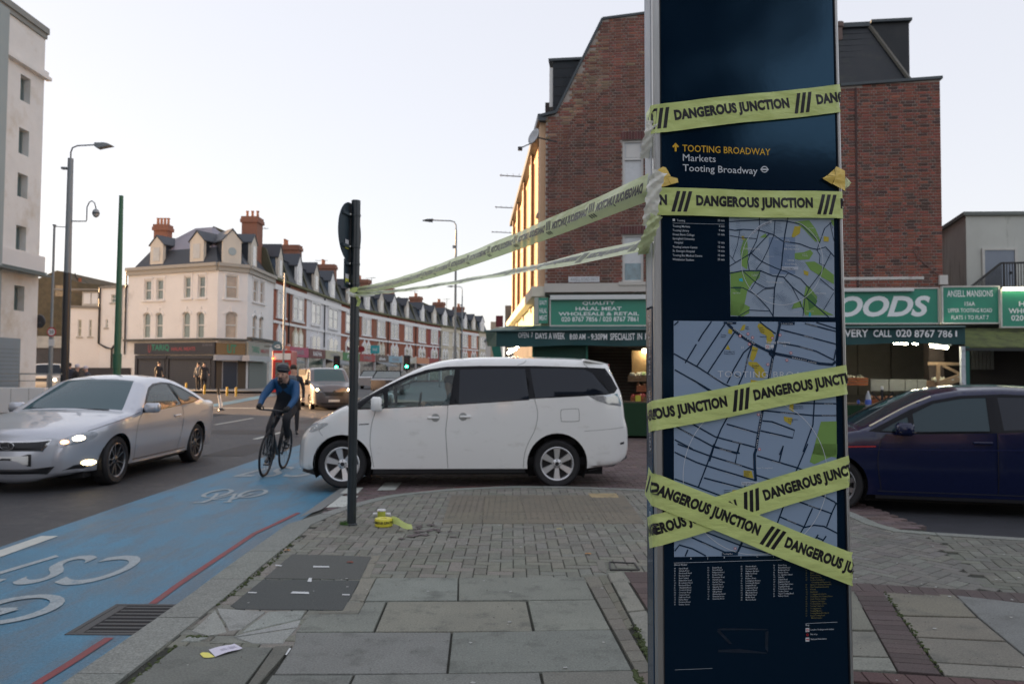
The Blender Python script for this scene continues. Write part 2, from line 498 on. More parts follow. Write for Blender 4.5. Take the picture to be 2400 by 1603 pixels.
def Z6(*pts):return[(x/3.354,1150+y/3.354)for x,y in pts]
def ZRr(*pts):return[(1960+x/3.707,1180+y/3.707)for x,y in pts]
def Z8(*pts):return[(1200+x/3.461,1150+y/3.461)for x,y in pts]
occupied=[]
def slab(name,px,col,m_=M_slab,z=0.0,shrink=.004,label=None,v=.06,reg=True,parent=None):
 col=tuple(q*k_ for q,k_ in zip(col,(.93,.90,.87)));P=[G(x,y)for x,y in px];c=sum(P,Vector())/len(P)
 P=[p+(c-p).normalized()*shrink for p in P]
 b=MB();b.col=prettycol(col,v,.02)
 z=z+random.uniform(-.0012,.0012);tx,ty=random.uniform(-.0015,.0015),random.uniform(-.0015,.0015)
 e=.004;nn=len(P)
 pts=[(p.x,p.y)for p in P]
 area=sum(pts[i][0]*pts[(i+1)%nn][1]-pts[(i+1)%nn][0]*pts[i][1]for i in range(nn))
 if area<0:P.reverse()
 H=lambda p:z+tx*(p.x-c.x)+ty*(p.y-c.y)
 top=[p+(c-p).normalized()*e for p in P]
 vs=[(p.x,p.y,H(p))for p in top]+[(p.x,p.y,H(p)-e)for p in P]+[(p.x,p.y,-.06)for p in P]
 fs=[tuple(range(nn))]
 for r in range(2):
  for k in range(nn):
   k2=(k+1)%nn;fs.append(((r+1)*nn+k,(r+1)*nn+k2,r*nn+k2,r*nn+k))
 b.raw(vs,fs)
 o=obj(name,b,m_,parent or pavement,color=True)
 if label:o['label']=label
 if reg:occupied.append([(p.x,p.y)for p in P])
 return o
GREY=(.205,.222,.205)
slab('paving_slab',Z7((1112,350),(1757,345),(1752,524),(1022,529)),(.235,.262,.24))
slab('paving_slab',[(1075,1353),(1369,1351),(1394,1404),(1074,1406)],(.225,.243,.222))
slab('paving_slab',Z7((580,634),(985,632),(1030,537),(1190,535),(1090,770),(480,772)),GREY)
slab('paving_slab',Z7((1200,535),(2292,530),(2344,765),(1102,770)),(.235,.245,.205),label='pale worn concrete slab set in a metal frame')
slab('paving_slab',[(1237,1407),(1395,1405),(1431,1474),(1253,1478)],(.22,.238,.215))
slab('paving_slab',Z7((478,776),(1703,774),(1668,1096),(308,1102),(462,870)),(.19,.205,.195))
slab('paving_slab',[(1060,1481),(1432,1475),(1482,1569),(1050,1577)],(.205,.225,.208))
slab('paving_slab',[(637,1580),(828,1580),(770,1700),(555,1700)],(.19,.205,.195))
slab('paving_slab',[(831,1580),(1265,1575),(1290,1700),(775,1700)],(.20,.21,.198))
slab('paving_slab',[(1269,1574),(1483,1570),(1550,1700),(1294,1700)],(.19,.198,.18))
slab('asphalt_patch',Z7((448,160),(1078,178),(988,360),(225,350)),(.095,.106,.102),M_slab,label='upper dark asphalt panel with white paint dashes')
slab('asphalt_patch',Z7((222,356),(986,366),(876,575),(850,603),(575,597),(300,598),(4,590),(-40,565)),(.078,.088,.087),M_slab,label='lower dark asphalt panel with white paint dashes')
BEI=(.25,.245,.205)
slab('edging_block',Z7((1092,172),(1150,166),(1107,230),(1050,232)),BEI)
slab('edging_block',Z7((1048,237),(1107,235),(1065,345),(1002,346)),BEI)
slab('edging_block',Z7((992,353),(1105,353),(1020,527),(906,524)),BEI)
slab('edging_block',Z7((890,537),(1025,537),(976,628),(655,630),(655,607),(852,608)),(.22,.22,.19))
PALE=(.31,.335,.32)
slab('broken_slab_piece',Z6((1705,920),(2090,945),(1900,1085),(1800,1100),(1770,1040),(1730,980)),PALE,label='pale cracked paving piece')
slab('broken_slab_piece',Z6((1690,935),(1722,985),(1762,1045),(1785,1110),(1640,1140),(1500,1100),(1560,1050)),PALE)
slab('broken_slab_piece',Z6((1410,1180),(1480,1142),(1640,1148),(1560,1180)),PALE)
slab('broken_slab_piece',Z6((2110,945),(2400,935),(2370,1000),(1900,1110),(1925,1085)),PALE)
slab('broken_slab_piece',Z6((1900,1122),(2368,1010),(2345,1066),(1830,1145)),PALE)
slab('broken_slab_piece',Z6((1850,1150),(2335,1076),(2225,1196),(1980,1196)),PALE)
slab('broken_slab_piece',Z6((1640,1192),(1830,1156),(1960,1192)),(.24,.26,.23))
slab('paving_slab',[(417,1513),(640,1516),(574,1603),(480,1720),(200,1720),(296,1603)],(.175,.19,.17),label='mossy slab with a paper leaflet on it')
slab('paving_slab',[(645,1513),(686,1511),(604,1605),(520,1720),(487,1720),(579,1603)],(.15,.155,.14))
BUF=(.182,.168,.132)
def gl(px0,px1,t):return(px0[0]+(px1[0]-px0[0])*t,px0[1]+(px1[1]-px0[1])*t)
xt=[1058,1137,1217,1298,1382,1462];xb=[1035,1130,1238,1333,1425,1512]
for i in range(5):
 for(a_,b_)in((0,.60),(.60,1)):
  q=[gl((xt[i],1160),(xb[i],1226),a_),gl((xt[i+1],1160),(xb[i+1],1226),a_),gl((xt[i+1],1160),(xb[i+1],1226),b_),gl((xt[i],1160),(xb[i],1226),b_)]
  s_=slab('tactile_slab',q,BUF,v=.07)
bl=MB();bl.col=(.175,.16,.13)
c0,c1=G(1050,1215),G(1470,1165)
yy=c0.y
while yy<c1.y:
 xx=c0.x
 while xx<G(1470,1215).x:
  if random.random()<.93:
   bl.lathe([(0.013,.0),(.010,.004),(0,.005)],n=6,c=(xx,yy,0))
  xx+=.066
 yy+=.066
o=obj('tactile_blister',bl,M_block,pavement,color=True);o['kind']='stuff'
slab('tactile_slab',[(1378,1156),(1445,1156),(1452,1166),(1386,1166)],(.42,.34,.19),z=.003,label='bright yellow tactile slab',reg=False)
slab('paving_slab',ZRr((20,740),(148,765),(328,1093),(20,1090)),(.20,.205,.175))
slab('paving_slab',ZRr((20,1103),(338,1108),(460,1330),(20,1312)),(.20,.208,.18))
slab('paving_slab',ZRr((20,1325),(468,1338),(530,1452),(20,1436)),(.215,.225,.2))
slab('paving_slab',ZRr((428,760),(1028,792),(1222,982),(560,965)),(.185,.178,.148))
slab('paving_slab',ZRr((566,975),(1232,990),(1475,1188),(690,1150)),(.185,.18,.152))
slab('paving_slab',ZRr((698,1160),(1485,1200),(1760,1420),(850,1370)),(.18,.178,.152))
slab('paving_slab',ZRr((862,1378),(1760,1432),(1860,1550),(940,1485)),(.205,.208,.18))
slab('paving_slab',ZRr((1042,795),(1625,862),(2100,890),(2300,1560),(1880,1510),(1488,1192),(1240,988)),(.17,.185,.185))
RB=(.088,.068,.068)
def blockline(A0,A1,B0,B1,n_,col,zz=0.0,name='paving_block',mid=None):
 for i in range(n_):
  t0,t1=i/n_,(i+1)/n_
  q=[gl(A0,A1,t0),gl(A0,A1,t1),gl(B0,B1,t1),gl(B0,B1,t0)]
  slab(name,q,col,M_block,z=zz,v=.16)
zr=lambda x,y:ZRr((x,y))[0]
blockline(zr(-100,672),zr(1900,790),zr(-30,742),zr(2000,880),15,RB)
blockline(zr(153,760),zr(535,1452),zr(408,765),zr(918,1482),17,RB)
blockline(zr(20,1440),zr(2100,1570),zr(90,1530),zr(2300,1700),11,(.10,.060,.060))
z8=lambda x,y:Z8((x,y))[0]
blockline(z8(585,695),z8(1010,1470),z8(695,690),z8(1145,1460),9,(.17,.168,.145))
blockline(z8(1012,1475),z8(1120,1680),z8(1150,1465),z8(1290,1670),2,(.16,.14,.12))
blockline(z8(700,688),z8(935,1120),z8(765,680),z8(985,1100),6,(.15,.15,.12))
slab('edging_slab',Z8((775,668),(885,652),(1078,960),(940,975)),(.25,.25,.225))
slab('edging_slab',Z8((945,981),(1085,965),(1260,1250),(1150,1390)),(.25,.25,.225))
slab('edging_slab',Z8((680,560),(740,560),(775,640),(765,668),(700,640)),(.22,.22,.195))
blockline(z8(905,655),z8(1100,960),z8(1300,655),z8(1420,960),7,(.105,.078,.076))
blockline(z8(1102,965),z8(1300,1290),z8(1425,965),z8(1600,1290),6,(.105,.078,.076))
cv=MB();q=[G(*p)for p in Z8((790,578),(995,588),(1030,642),(800,642))]
cv.poly([(p.x,p.y,-.010)for p in q][::-1])
for k in range(4):
 a,c=q[k],q[(k+1)%4];cv.bar((a.x,a.y,.001),(c.x,c.y,.001),.012,.012)
obj('access_cover',cv,M_cast,pavement,label='small black metal cover with a broken lid')
def cn(p):return[(p[0]+a,p[1]+c_)for a in(-.075,.075)for c_ in(-.075,.075)]
OCB=[(min(q[0]for q in P),max(q[0]for q in P),min(q[1]for q in P),max(q[1]for q in P),P)for P in occupied]
def not_occ(p):return not any(x0<p[0]<x1 and y0<p[1]<y1 and all(inpoly(c_,P)for c_ in cn(p))for x0,x1,y0,y1,P in OCB)
def in_k(p):return any(inpoly(c_,kerbp)for c_ in cn(p))
kerbp=[tuple(q)for q in IN[::2]]+[(30,-3),(30,-12),(-1.9,-12)]
slabs_front=[(-1.0,5.86),(.60,5.86)]
div=[(1.75,5.3),(3.1,9.8)]
def zoneA(p):
 return in_k(p)and not_occ(p)and p[1]>4.4 and p[0]<1.95+(p[1]-5.8)*.28 and(p[0]>-1.98)and not(p[1]<5.78 and p[0]>-.95)
def zoneB(p):
 return in_k(p)and not_occ(p)and p[1]>5.3 and p[0]>=1.95+(p[1]-5.8)*.28 and p[0]<3.35+(p[1]-5.6)*.31
def zoneC(p):
 return in_k(p)and not_occ(p)and p[1]>4.2 and p[0]>=3.35+(p[1]-5.6)*.31 and p[0]<9
blocks=[(x,y,a,(.190,.188,.160))for x,y,a in herring(-2.1,3.5,4.4,11,0,zoneA,.02,.01)]
blocks+=[(x,y,a,(.155,.152,.136))for x,y,a in herring(1.2,5,5,11,radians(40),zoneB)]
blocks+=[(x,y,a,(.145,.148,.126))for x,y,a in herring(3,9,4,9,radians(-17),zoneC)]
def vis_size(q):
 X,Y=q[0],q[1];px=1200+X/Y*F;py=873+1.5/Y*F
 if px<-50 or px>2450 or py>1640:return-1
 if 1520<px<1990:return 0.001/Y
 return 1/Y
blocks.sort(key=vis_size,reverse=True)
blocks=[q for q in blocks if vis_size(q)>0]
protos=[]
for k in range(36):
 b=MB();base_c=[(.190,.188,.160),(.155,.152,.136),(.145,.148,.126)][k%3]
 b.col=prettycol(base_c,.16,.035);brickbox(b,0,0,0,.2,.1,0,.0016)
 protos.append(b.mesh('paving_block',M_block,color=True))
rest=MB();nind=0
for(x,y,a,c)in blocks:
 if nind<245:
  kind_i=0 if c[0]>.18 else(1 if c[0]>.15 else 2)
  me=protos[kind_i+3*random.randrange(12)]
  o=bpy.data.objects.new('paving_block',me);o.location=(x,y,-.0045+random.uniform(-.001,.001));o.rotation_euler=(0,0,a)
  link(o,pavement);nind+=1
 else:
  rest.col=prettycol(c,.16,.035);brickbox(rest,x,y,-.0045,.2,.1,a,.0016)
o=obj('paving_block_field',rest,M_block,pavement,color=True);o['kind']='stuff'
q=[G(*p,ZR)for p in Z6((915,882),(1345,915),(1010,1165),(570,1115))]
gy0=(q[2].y+q[3].y)/2;gy1=(q[0].y+q[1].y)/2;gx0=(q[0].x+q[3].x)/2;gx1=-2.17
g_root=root('drain_grate',(gx0,gy0,ZR),'dark slotted metal drain grate in the gutter beside the kerb','drain')
b=MB();zt=ZR+.010
fr_=.035
b.box(gx0,gx1,gy0,gy0+fr_,ZR-.05,zt,.003);b.box(gx0,gx1,gy1-fr_,gy1,ZR-.05,zt,.003)
b.box(gx0,gx0+fr_,gy0+fr_,gy1-fr_,ZR-.05,zt,.003)
b.box(gx0+fr_+.004,gx0+fr_+.06,gy0+fr_+.004,gy1-fr_-.004,ZR-.05,zt-.002)
obj('frame',b,M_cast,g_root)
nb=8
for k in range(nb):
 y0=gy0+fr_+(gy1-gy0-2*fr_)*(k+.28)/nb;y1=gy0+fr_+(gy1-gy0-2*fr_)*(k+.78)/nb
 b=MB();b.box(gx0+fr_+.062,gx1+.0,y0,y1,ZR-.04,zt-.003,.004);obj('bar',b,M_cast,g_root)
b=MB();b.quad((gx0+.01,gy0+.01,ZR+.006),(gx1,gy0+.01,ZR+.006),(gx1,gy1-.01,ZR+.006),(gx0+.01,gy1-.01,ZR+.006))
obj('pit_shade',b,mat('pit_shade_black',(.004,.004,.005),.9),g_root)  # flat black sheet paints the darkness under the bars
for k,(x0,x1,y0,y1)in enumerate(((-7.6,-6.3,6.2,8.4),(-5.9,-5.1,15.2,17.8),(-11.5,-9.6,13.0,19.0),(-8.2,-5.4,20.5,22.0),(-12.8,-10.5,24,30),(-6.9,-5.2,25,31))):
 b=MB();b.poly([(x0,y0,rise(y0)+ZR+.0035),(x1,y0+.05,rise(y0)+ZR+.0035),(x1-.05,y1,rise(y1)+ZR+.0035),(x0+.04,y1-.06,rise(y1)+ZR+.0035)])
 obj('road_patch',b,mat(('patch_dark','patch_light')[k%2],((.026,.027,.031),(.058,.057,.058))[k%2],.8,var=.2,scale=6,bump=.5,bscale=200,speck=.3,spscale=70),road)
for(x,y)in((-8.1,12.6),(-10.4,22.5)):
 b=MB();b.box(x,x+.6,y,y+.6,ZR-.02,ZR+.004);obj('road_cover',b,M_cast,road)
def paint(name,polys,z,m_,parent):
 b=MB()
 for pi_,P in enumerate(polys):
  a=sum(P[i][0]*P[(i+1)%len(P)][1]-P[(i+1)%len(P)][0]*P[i][1]for i in range(len(P)))
  if a<0:P=list(reversed(P))
  b.poly([(p[0],p[1],z+.00012*(pi_%23))for p in P])
 return obj(name,b,m_,parent)
zp=ZR+.010
M_worn=mat('worn_white_paint',(.32,.37,.39),.65,var=.16,scale=9,bump=.3,bscale=160,dirt=((.07,.16,.24),7,.56,.85),speck=.2,spscale=70)
def cs7(cx,cy,sx,sy,parent):
 b=MB()
 fit_text(b,'CS7',-sx/2,sx/2,-sy/2,sy/2,lambda x,y:(cx-x,cy-y,zp),size=1,bold=.008,space=1.15,res=5)
 return obj('route_number_marking',b,M_worn,parent)
a0=G(340,1345,ZR);a1=G(12,1330,ZR)
cs7((a0.x+a1.x)/2-.10,(G(250,1300,ZR).y+G(250,1378,ZR).y)/2,abs(a0.x-a1.x)*.86,G(250,1302,ZR).y-G(250,1372,ZR).y,lane)
cs7(-3.7,12.9,1.15,1.3,lane)
def bike_mark(cx,cy,sx,sy):
 polys=[]
 def T_(x,y):return(cx-x*sx,cy-y*sy)
 def st(pts,w_):
  for q_ in stroke2d([T_(*p)for p in pts],w_):polys.append(q_)
 w_=.075*sx
 for wx in(-.31,.31):
  st(arcpts(wx,-.22,.19,0,360,22,.21),w_)
 st([(-.31,-.22),(-.16,.12),(.17,.12),(.31,-.22)],w_*.8)
 st([(-.31,-.22),(-.02,-.2),(.17,.12)],w_*.8);st([(-.02,-.2),(-.2,.2)],w_*.8)
 st([(-.28,.22),(-.12,.22)],w_);st([(.17,.12),(.20,.27),(.33,.27)],w_)
 return paint('bicycle_marking',polys,zp,M_worn,lane)
p0,p1=G(458,1168,ZR),G(614,1160,ZR);yb=(G(540,1146,ZR).y,G(540,1192,ZR).y)
bike_mark((p0.x+p1.x)/2,sum(yb)/2,abs(p1.x-p0.x),yb[0]-yb[1])
p1=G(160,1425,ZR);bike_mark(p1.x-.70,5.12,1.20,1.45)
wl=G(0,1293,ZR).x;ye=G(150,1258,ZR).y
paint('lane_line',[[(wl-.02,-10),(wl+.15,-10),(wl+.15,ye),(wl-.02,ye)]],zp,M_white,lane)
def dash(px0,px1,w_=.12,z=ZR,dz=.006,name='lane_line',par=None,m_=None):
 a,c=G(*px0,rise(25)*0+z),G(*px1,z)
 t=(c-a);nn=Vector((-t.y,t.x,0)).normalized()*w_/2
 P=[a-nn,a+nn,c+nn,c-nn]
 b=MB();b.poly([(p.x,p.y,rise(p.y)+ZR+dz)for p in P]);return obj(name,b,m_ or M_white,par or road)
for(Y0,Y1,X)in((24,27.5,-8.9),(30,33.5,-8.9),(36,39,-8.9),(19,22,-6.1),(14.5,18,-8.9),(8,11,-8.9),(52,56,-8.9),(60,64,-8.9),(21.5,26,-4.7),(28,33,-4.7),(35,40,-4.7)):
 b=MB();b.poly([(X-.06,Y0,rise(Y0)+ZR+.008),(X+.06,Y0,rise(Y0)+ZR+.008),(X+.06,Y1,rise(Y1)+ZR+.008),(X-.06,Y1,rise(Y1)+ZR+.008)]);obj('lane_line',b,M_white,road)
for(Y0,X0,X1)in((34.5,-14,-9.0),(46.5,-14.2,-9.0)):
 b=MB();b.poly([(X0,Y0,rise(Y0)+ZR+.009),(X1,Y0,rise(Y0)+ZR+.009),(X1,Y0+.3,rise(Y0+.3)+ZR+.009),(X0,Y0+.3,rise(Y0+.3)+ZR+.009)]);obj('stop_line',b,M_white,road)
def ribbon(pts,w_):
 return stroke2d([(p.x,p.y)for p in pts],w_)
paint('red_line',ribbon([G(*p,ZR)for p in[(60,1625),(89,1603),(175,1550),(256,1497)]],.055),ZR+.009,M_red,road)
paint('red_line',ribbon([G(*p,ZR)for p in[(357,1417),(415,1374),(477,1332),(540,1290),(596,1252),(650,1227),(700,1203)]],.055),ZR+.009,M_red,road)
paint('red_line',ribbon([G(*p,ZT)for p in[(835,1182),(880,1172),(920,1163),(980,1153),(1040,1147)]],.05),ZT+.006,M_red,table)
paint('red_line',ribbon([G(*p,ZT)for p in[(1065,1143),(1130,1141),(1190,1140)]],.05),ZT+.006,M_red,table)
for P in([(764,1190),(818,1188),(840,1163),(800,1163)],[(797,1157),(838,1157),(852,1143),(815,1143)],[(884,1150),(926,1149),(942,1131),(902,1131)]):
 paint('give_way_mark',[[tuple(G(*p,ZT))[:2]for p in P]],ZT+.006,M_white,table)
b=MB();q=[G(*p,ZT)for p in[(700,1213),(752,1195),(830,1143),(800,1143)]]
b.poly([(p.x,p.y,ZT+.004)for p in q][::-1]);b.col=(.2,.21,.2)
obj('channel_stone',b,mat('channel_stone',(.19,.20,.195),.8,var=.2,scale=20,bump=.3),table)
def dashes():
 L=[]
 for P in(Z7((618,257),(742,259),(745,269),(616,268)),Z7((585,352),(607,352),(603,383),(570,380)),Z7((455,459),(583,462),(586,478),(438,473)),Z7((106,462),(174,464),(172,472),(104,470)),Z7((846,479),(905,481),(903,489),(844,487)),Z7((322,248),(372,252),(368,260),(320,256)),Z7((428,905),(446,905),(410,958),(396,958))):
  L.append([tuple(G(*p))[:2]for p in P])
 return L
for P_ in dashes():paint('utility_mark',[P_],.0042,mat('white_spray',(.6,.62,.62),.7,var=.2,scale=60),pavement)
gum=MB()
for _ in range(150):
 Y=random.uniform(3.6,8.5);X=random.uniform(-1.8,4.5)
 if not inpoly((X,Y),kerbp):continue
 r=random.uniform(.005,.014);k=random.uniform(.6,1)
 pts=[(X+r*cos(a)*random.uniform(.7,1.2),Y+r*sin(a)*random.uniform(.7,1.2))for a in[2*pi*j/7 for j in range(7)]]
 gum.poly([(p[0],p[1],.0048)for p in pts])
tag(obj('chewing_gum',gum,mat('gum',(.36,.37,.35),.7)),'pale flattened chewing gum spots on the paving','litter',kind='stuff')
st_=MB();c=G(1000,1245)
for _ in range(34):
 X=c.x+random.gauss(-.05,.13);Y=c.y+random.gauss(.05,.16);r=random.uniform(.01,.05)
 pts=[(X+r*cos(a)*random.uniform(.5,1.3),Y+r*sin(a)*random.uniform(.4,1.2))for a in[2*pi*j/9 for j in range(9)]]
 st_.poly([(p[0],p[1],.0036+random.uniform(0,.0006))for p in pts])
tag(obj('dark_stain',st_,mat('stain',(.085,.062,.060),.55,var=.3,scale=30)),'dark reddish spill stain beside the tape rolls','stain',kind='stuff')
gt_=MB();rnd=random.Random(21)
for _ in range(900):
 Y=rnd.uniform(3.6,9.5);X=rnd.uniform(-1.9,4.8)if rnd.random()<.75 else rnd.gauss(-1.85,.05)
 if not inpoly((X,Y),kerbp)and X>-1.8:continue
 r=rnd.uniform(.002,.006);z=.003
 gt_.raw([(X-r,Y,z),(X+r,Y+r*.3,z),(X+r*.2,Y+r,z),(X,Y+r*.3,z+r)],[(0,1,3),(1,2,3),(2,0,3)])
tag(obj('grit',gt_,mat('grit_grey',(.20,.19,.17),.9,var=.5,scale=30)),'loose grit scattered over the paving','grit',kind='stuff')
for k,(px,py,c_,lab)in enumerate(((1378,1298,(.40,.20,.06),'small orange leaf on the grey paving blocks'),(1310,1240,(.42,.36,.16),'small yellowish leaf near the tactile slabs'),(673,1290,(.34,.17,.07),'brown leaf in the gutter joint beside the dark panel'),(820,1318,(.20,.05,.03),'dark red leaf scrap at the edge of the dark panel'))):
 g=G(px,py);b=MB();q_=[(g.x+.030*cos(a)*(1 if a%1<.6 else .6),g.y+.022*sin(a),.006+.004*sin(3*a))for a in[2*pi*j/9 for j in range(9)]]
 b.raw([(g.x,g.y,.011)]+q_,[(0,1+j,1+(j+1)%9)for j in range(9)]);tag(obj('fallen_leaf',b,mat(('leaf_orange','leaf_yellow','leaf_brown','leaf_red')[k],c_,.7)),lab,'leaf')
ms=MB()
def moss_line(a,b_,n_,wd):
 a=G(*a);b_=G(*b_)
 for _ in range(n_):
  t=random.random();p=a.lerp(b_,t)+Vector((random.gauss(0,wd),random.gauss(0,wd),0));r=random.uniform(.004,.014)
  ms.lathe([(r,-.004),(r*.7,.004),(0,.006)],n=5,c=(p.x,p.y,0))
moss_line(Z8((990,1080))[0],Z8((1120,1390))[0],90,.012);moss_line(Z8((990,1460))[0],Z8((1040,1560))[0],60,.01)
moss_line((626,1326),(505,1418),60,.012);moss_line((700,1255),(630,1322),50,.012);moss_line((415,1510),(300,1603),40,.008)
moss_line(zr(425,770),zr(900,1450),70,.01);moss_line((445,1490),(480,1490),25,.01)
tag(obj('moss',ms,mat('moss',(.055,.075,.025),.95,var=.4,scale=60)),'green moss growing in the paving joints','moss',kind='stuff')
# ================================================================== MAP TOTEM
Yb,Yt=1.968,2.030
P_bl=at(1540,1603,Yb-.03);P_br=at(1999,1603,Yb+.03)
P_tl=at(1528,0,Yt-.03);P_tr=at(1963,0,Yt+.03)
TW=((P_br-P_bl).length+(P_tr-P_tl).length)/2
ex=((P_br-P_bl).normalized()+(P_tr-P_tl).normalized()).normalized()
ez=((P_tl+P_tr)/2-(P_bl+P_br)/2).normalized();ex=(ex-ez*ez.dot(ex)).normalized()
ey=ez.cross(ex)
O_=(P_bl+P_br)/2-ex*TW/2
MT=Matrix(((ex.x,ey.x,ez.x,O_.x),(ex.y,ey.y,ez.y,O_.y),(ex.z,ey.z,ez.z,O_.z),(0,0,0,1)))
MTi=MT.inverted()
def T(px,py):
 q=MTi@onplane(px,py,O_,ey);return(q.x,q.z)
ZB=-O_.z/ez.z+.0;ZTOP=2.02;TD=.060
M_alu=mat('brushed_aluminium',(.52,.52,.51),.34,metal=.85,var=.10,scale=30,bump=.05,bscale=200,stretch=(1,1,.05))
M_alu2=mat('painted_edge',(.50,.52,.54),.40,var=.08,scale=6,dirt=((.3,.3,.28),8,.6,.5))
M_navy=mat('navy_glass_panel',(.0020,.0085,.022),.10,bump=.05,bscale=5,spec=.85)
M_navy.node_tree.nodes['Principled BSDF'].inputs['Specular Tint'].default_value=(.30,.66,1,1)  # blue of the mirrored sky is put into the specular tint
M_navy2=mat('navy_print',(.008,.030,.066),.25,coat=.6)
M_mapbg=mat('map_blue',(.27,.365,.50),.20,coat=1.0)
M_mapbg2=mat('map_grey',(.32,.40,.50),.20,coat=1.0)
M_mapdk=mat('map_centre',(.19,.27,.40),.20,coat=1.0)
M_mapgr=mat('map_green',(.20,.36,.10),.20,coat=1.0)
M_mapgr2=mat('map_dark_green',(.09,.22,.07),.20,coat=1.0)
M_mapye=mat('map_yellow',(.48,.40,.06),.20,coat=1.0)
M_pw=mat('print_white',(.62,.66,.70),.25,coat=.8)
M_py=mat('print_yellow',(.72,.42,.03),.25,coat=.8)
M_pyd=mat('print_dull_yellow',(.22,.19,.06),.25,coat=.8)
M_pr=mat('print_red',(.55,.03,.03),.25,coat=.8)
M_pc=mat('print_cyan',(.05,.45,.60),.25,coat=.8)
tot=root('map_totem',(P_bl.x+.25,2.05,0),'tall dark blue street map totem wrapped in yellow tape at the front','map sign')
def tobj(name,b,m_,par=None,**k):
 return obj(name,b,m_,par or tot,**k)
LP,RP=.0195,TW-.0085
b=MB(MT);b.box(.004,TW-.004,.012,TD-.006,ZB,ZTOP-.01);tobj('core',b,mat('core_dark',(.02,.02,.025),.6))
b=MB(MT);b.box(LP+.001,RP-.001,.003,.0105,ZB+.05,ZTOP-.02);tobj('front_panel',b,M_navy)
b=MB(MT);b.box(0,LP-.001,-.0035,.014,ZB,ZTOP,.003);tobj('left_front_profile',b,M_alu)
b=MB(MT);b.box(LP-.0008,LP+.0012,-.001,.012,ZB,ZTOP,0);b.box(RP-.0015,RP+.0008,-.001,.012,ZB,ZTOP,0);tobj('gasket',b,mat('rubber',(.01,.01,.012),.6))
b=MB(MT);b.box(RP+.001,TW,-.003,.014,ZB,ZTOP,.0025);tobj('right_front_profile',b,M_alu)
b=MB(MT);b.box(-.002,.0035,.0145,TD,.92,ZTOP-.01,.0015);tobj('side_panel',b,M_alu2)
b=MB(MT);b.box(-.002,.0035,.0145,TD,ZB,.917,.0015);tobj('side_panel',b,M_navy2)
b=MB(MT);b.box(TW-.0035,TW+.002,.0145,TD,ZB,ZTOP-.01,.0015);tobj('side_panel',b,M_alu2)
b=MB(MT);b.box(-.001,TW+.001,TD+.001,TD+.008,ZB,ZTOP-.01);tobj('back_panel',b,M_navy)
b=MB(MT);b.box(0,TW,-.002,TD+.006,ZTOP+.001,ZTOP+.015,.003);tobj('cap',b,M_alu)
LV={}
def FP(a,h,lv):return(a,.003-.00035*lv,h)
def pprint(name,polys,m_,lv,par=None,label=None):
 b=MB(MT)
 for P in polys:
  P=[tuple(p)for p in P]
  a=sum(P[i][0]*P[(i+1)%len(P)][1]-P[(i+1)%len(P)][0]*P[i][1]for i in range(len(P)))
  if a<0:P=P[::-1]
  b.poly([FP(p[0],p[1],lv)for p in P])
 o=obj(name,b,m_,par or tot,label=label)
 if len(polys)>1:o['kind']='stuff'
 return o
def ptext(b,s,px0,px1,ytop,ybot,lv=4,**k):
 a0,h0=T(px0,ybot);a1,_=T(px1,ybot);_,h1=T(px0,ytop)
 fit_text(b,s,a0,a1,h0,h1,lambda x,y:FP(x,y,lv),**k)
def ptextl(b,s,px0,ybase,cap,lv=4,xs=1.0,right=False,**k):
 a0,h0=T(px0,ybase);size=cap/933/.73
 off=0
 vs,fs=text2d(s,size=size,xs=xs,**k)
 if not vs:return
 if right:off=-max(v[0]for v in vs)
 b.raw([FP(a0+off+x,h0+y,lv)for x,y in vs],fs)
def zt2(x,y):return(1500+x/4.127,380+y/4.127)
def zt3(x,y):return(1500+x/4.515,740+y/4.515)
def zt4(x,y):return(1500+x/4.515,1040+y/4.515)
def zt5(x,y):return(1500+x/4.515,1290+y/4.515)
b=MB(MT);ptext(b,'TOOTING BROADWAY',1600,1806,339,355,bold=.006)
ar=[T(*p)for p in((1584,335),(1592,343),(1589,346),(1586.3,343),(1586.3,355),(1581.7,355),(1581.7,343),(1579,346),(1576,343))]
for tri in((0,1,2,3),(0,3,6,7,8)):b.poly([FP(*ar[i],4)for i in tri])
b.poly([FP(*ar[i],4)for i in(3,4,5,6)])
tobj('heading_lettering',b,M_py)
b=MB(MT);ptext(b,'Markets',1601,1678,361,377);ptext(b,'Tooting Broadway',1601,1776,385,406,bold=.004)
for q in stroke2d([T(1792.5+7.0*cos(t*pi/12),397+6.6*sin(t*pi/12))for t in range(25)],.0026):b.poly([FP(p[0],p[1],4)for p in q])
for q in stroke2d([T(1783,397),T(1802,397.6)],.0036):b.poly([FP(p[0],p[1],5)for p in q])
rows=[('Tooting','20 min',573),('Tooting Markets','5 min',628),('Tooting Library','9 min',668),('Ernest Bevin College','11 min',708),('Springfield University','',747),('  Hospital','12 min',786),('Tooting Leisure Centre','12 min',828),("St. George's Hospital",'14 min',867),('Tooting Bec Medical Centre','15 min',909),('Wimbledon Stadium','23 min',950)]
for s,t,y in rows:
 x,yy=zt2(318 if s!='Tooting' else 358,y)
 ptextl(b,s.strip(),x+(4 if s.startswith('  ')else 0),yy,5.3,xs=.86,bold=.004)
 if t:ptextl(b,t,zt2(820,y)[0],yy+.6,5.3,xs=.86,right=True,bold=.004)
for q in stroke2d([T(*zt2(318,590)),T(*zt2(818,601))],.0006):b.poly([FP(p[0],p[1],4)for p in q])
sq=[T(*zt2(*p))for p in((318,547),(340,548),(340,571),(318,570))];b.poly([FP(*p,4)for p in sq[::-1]])
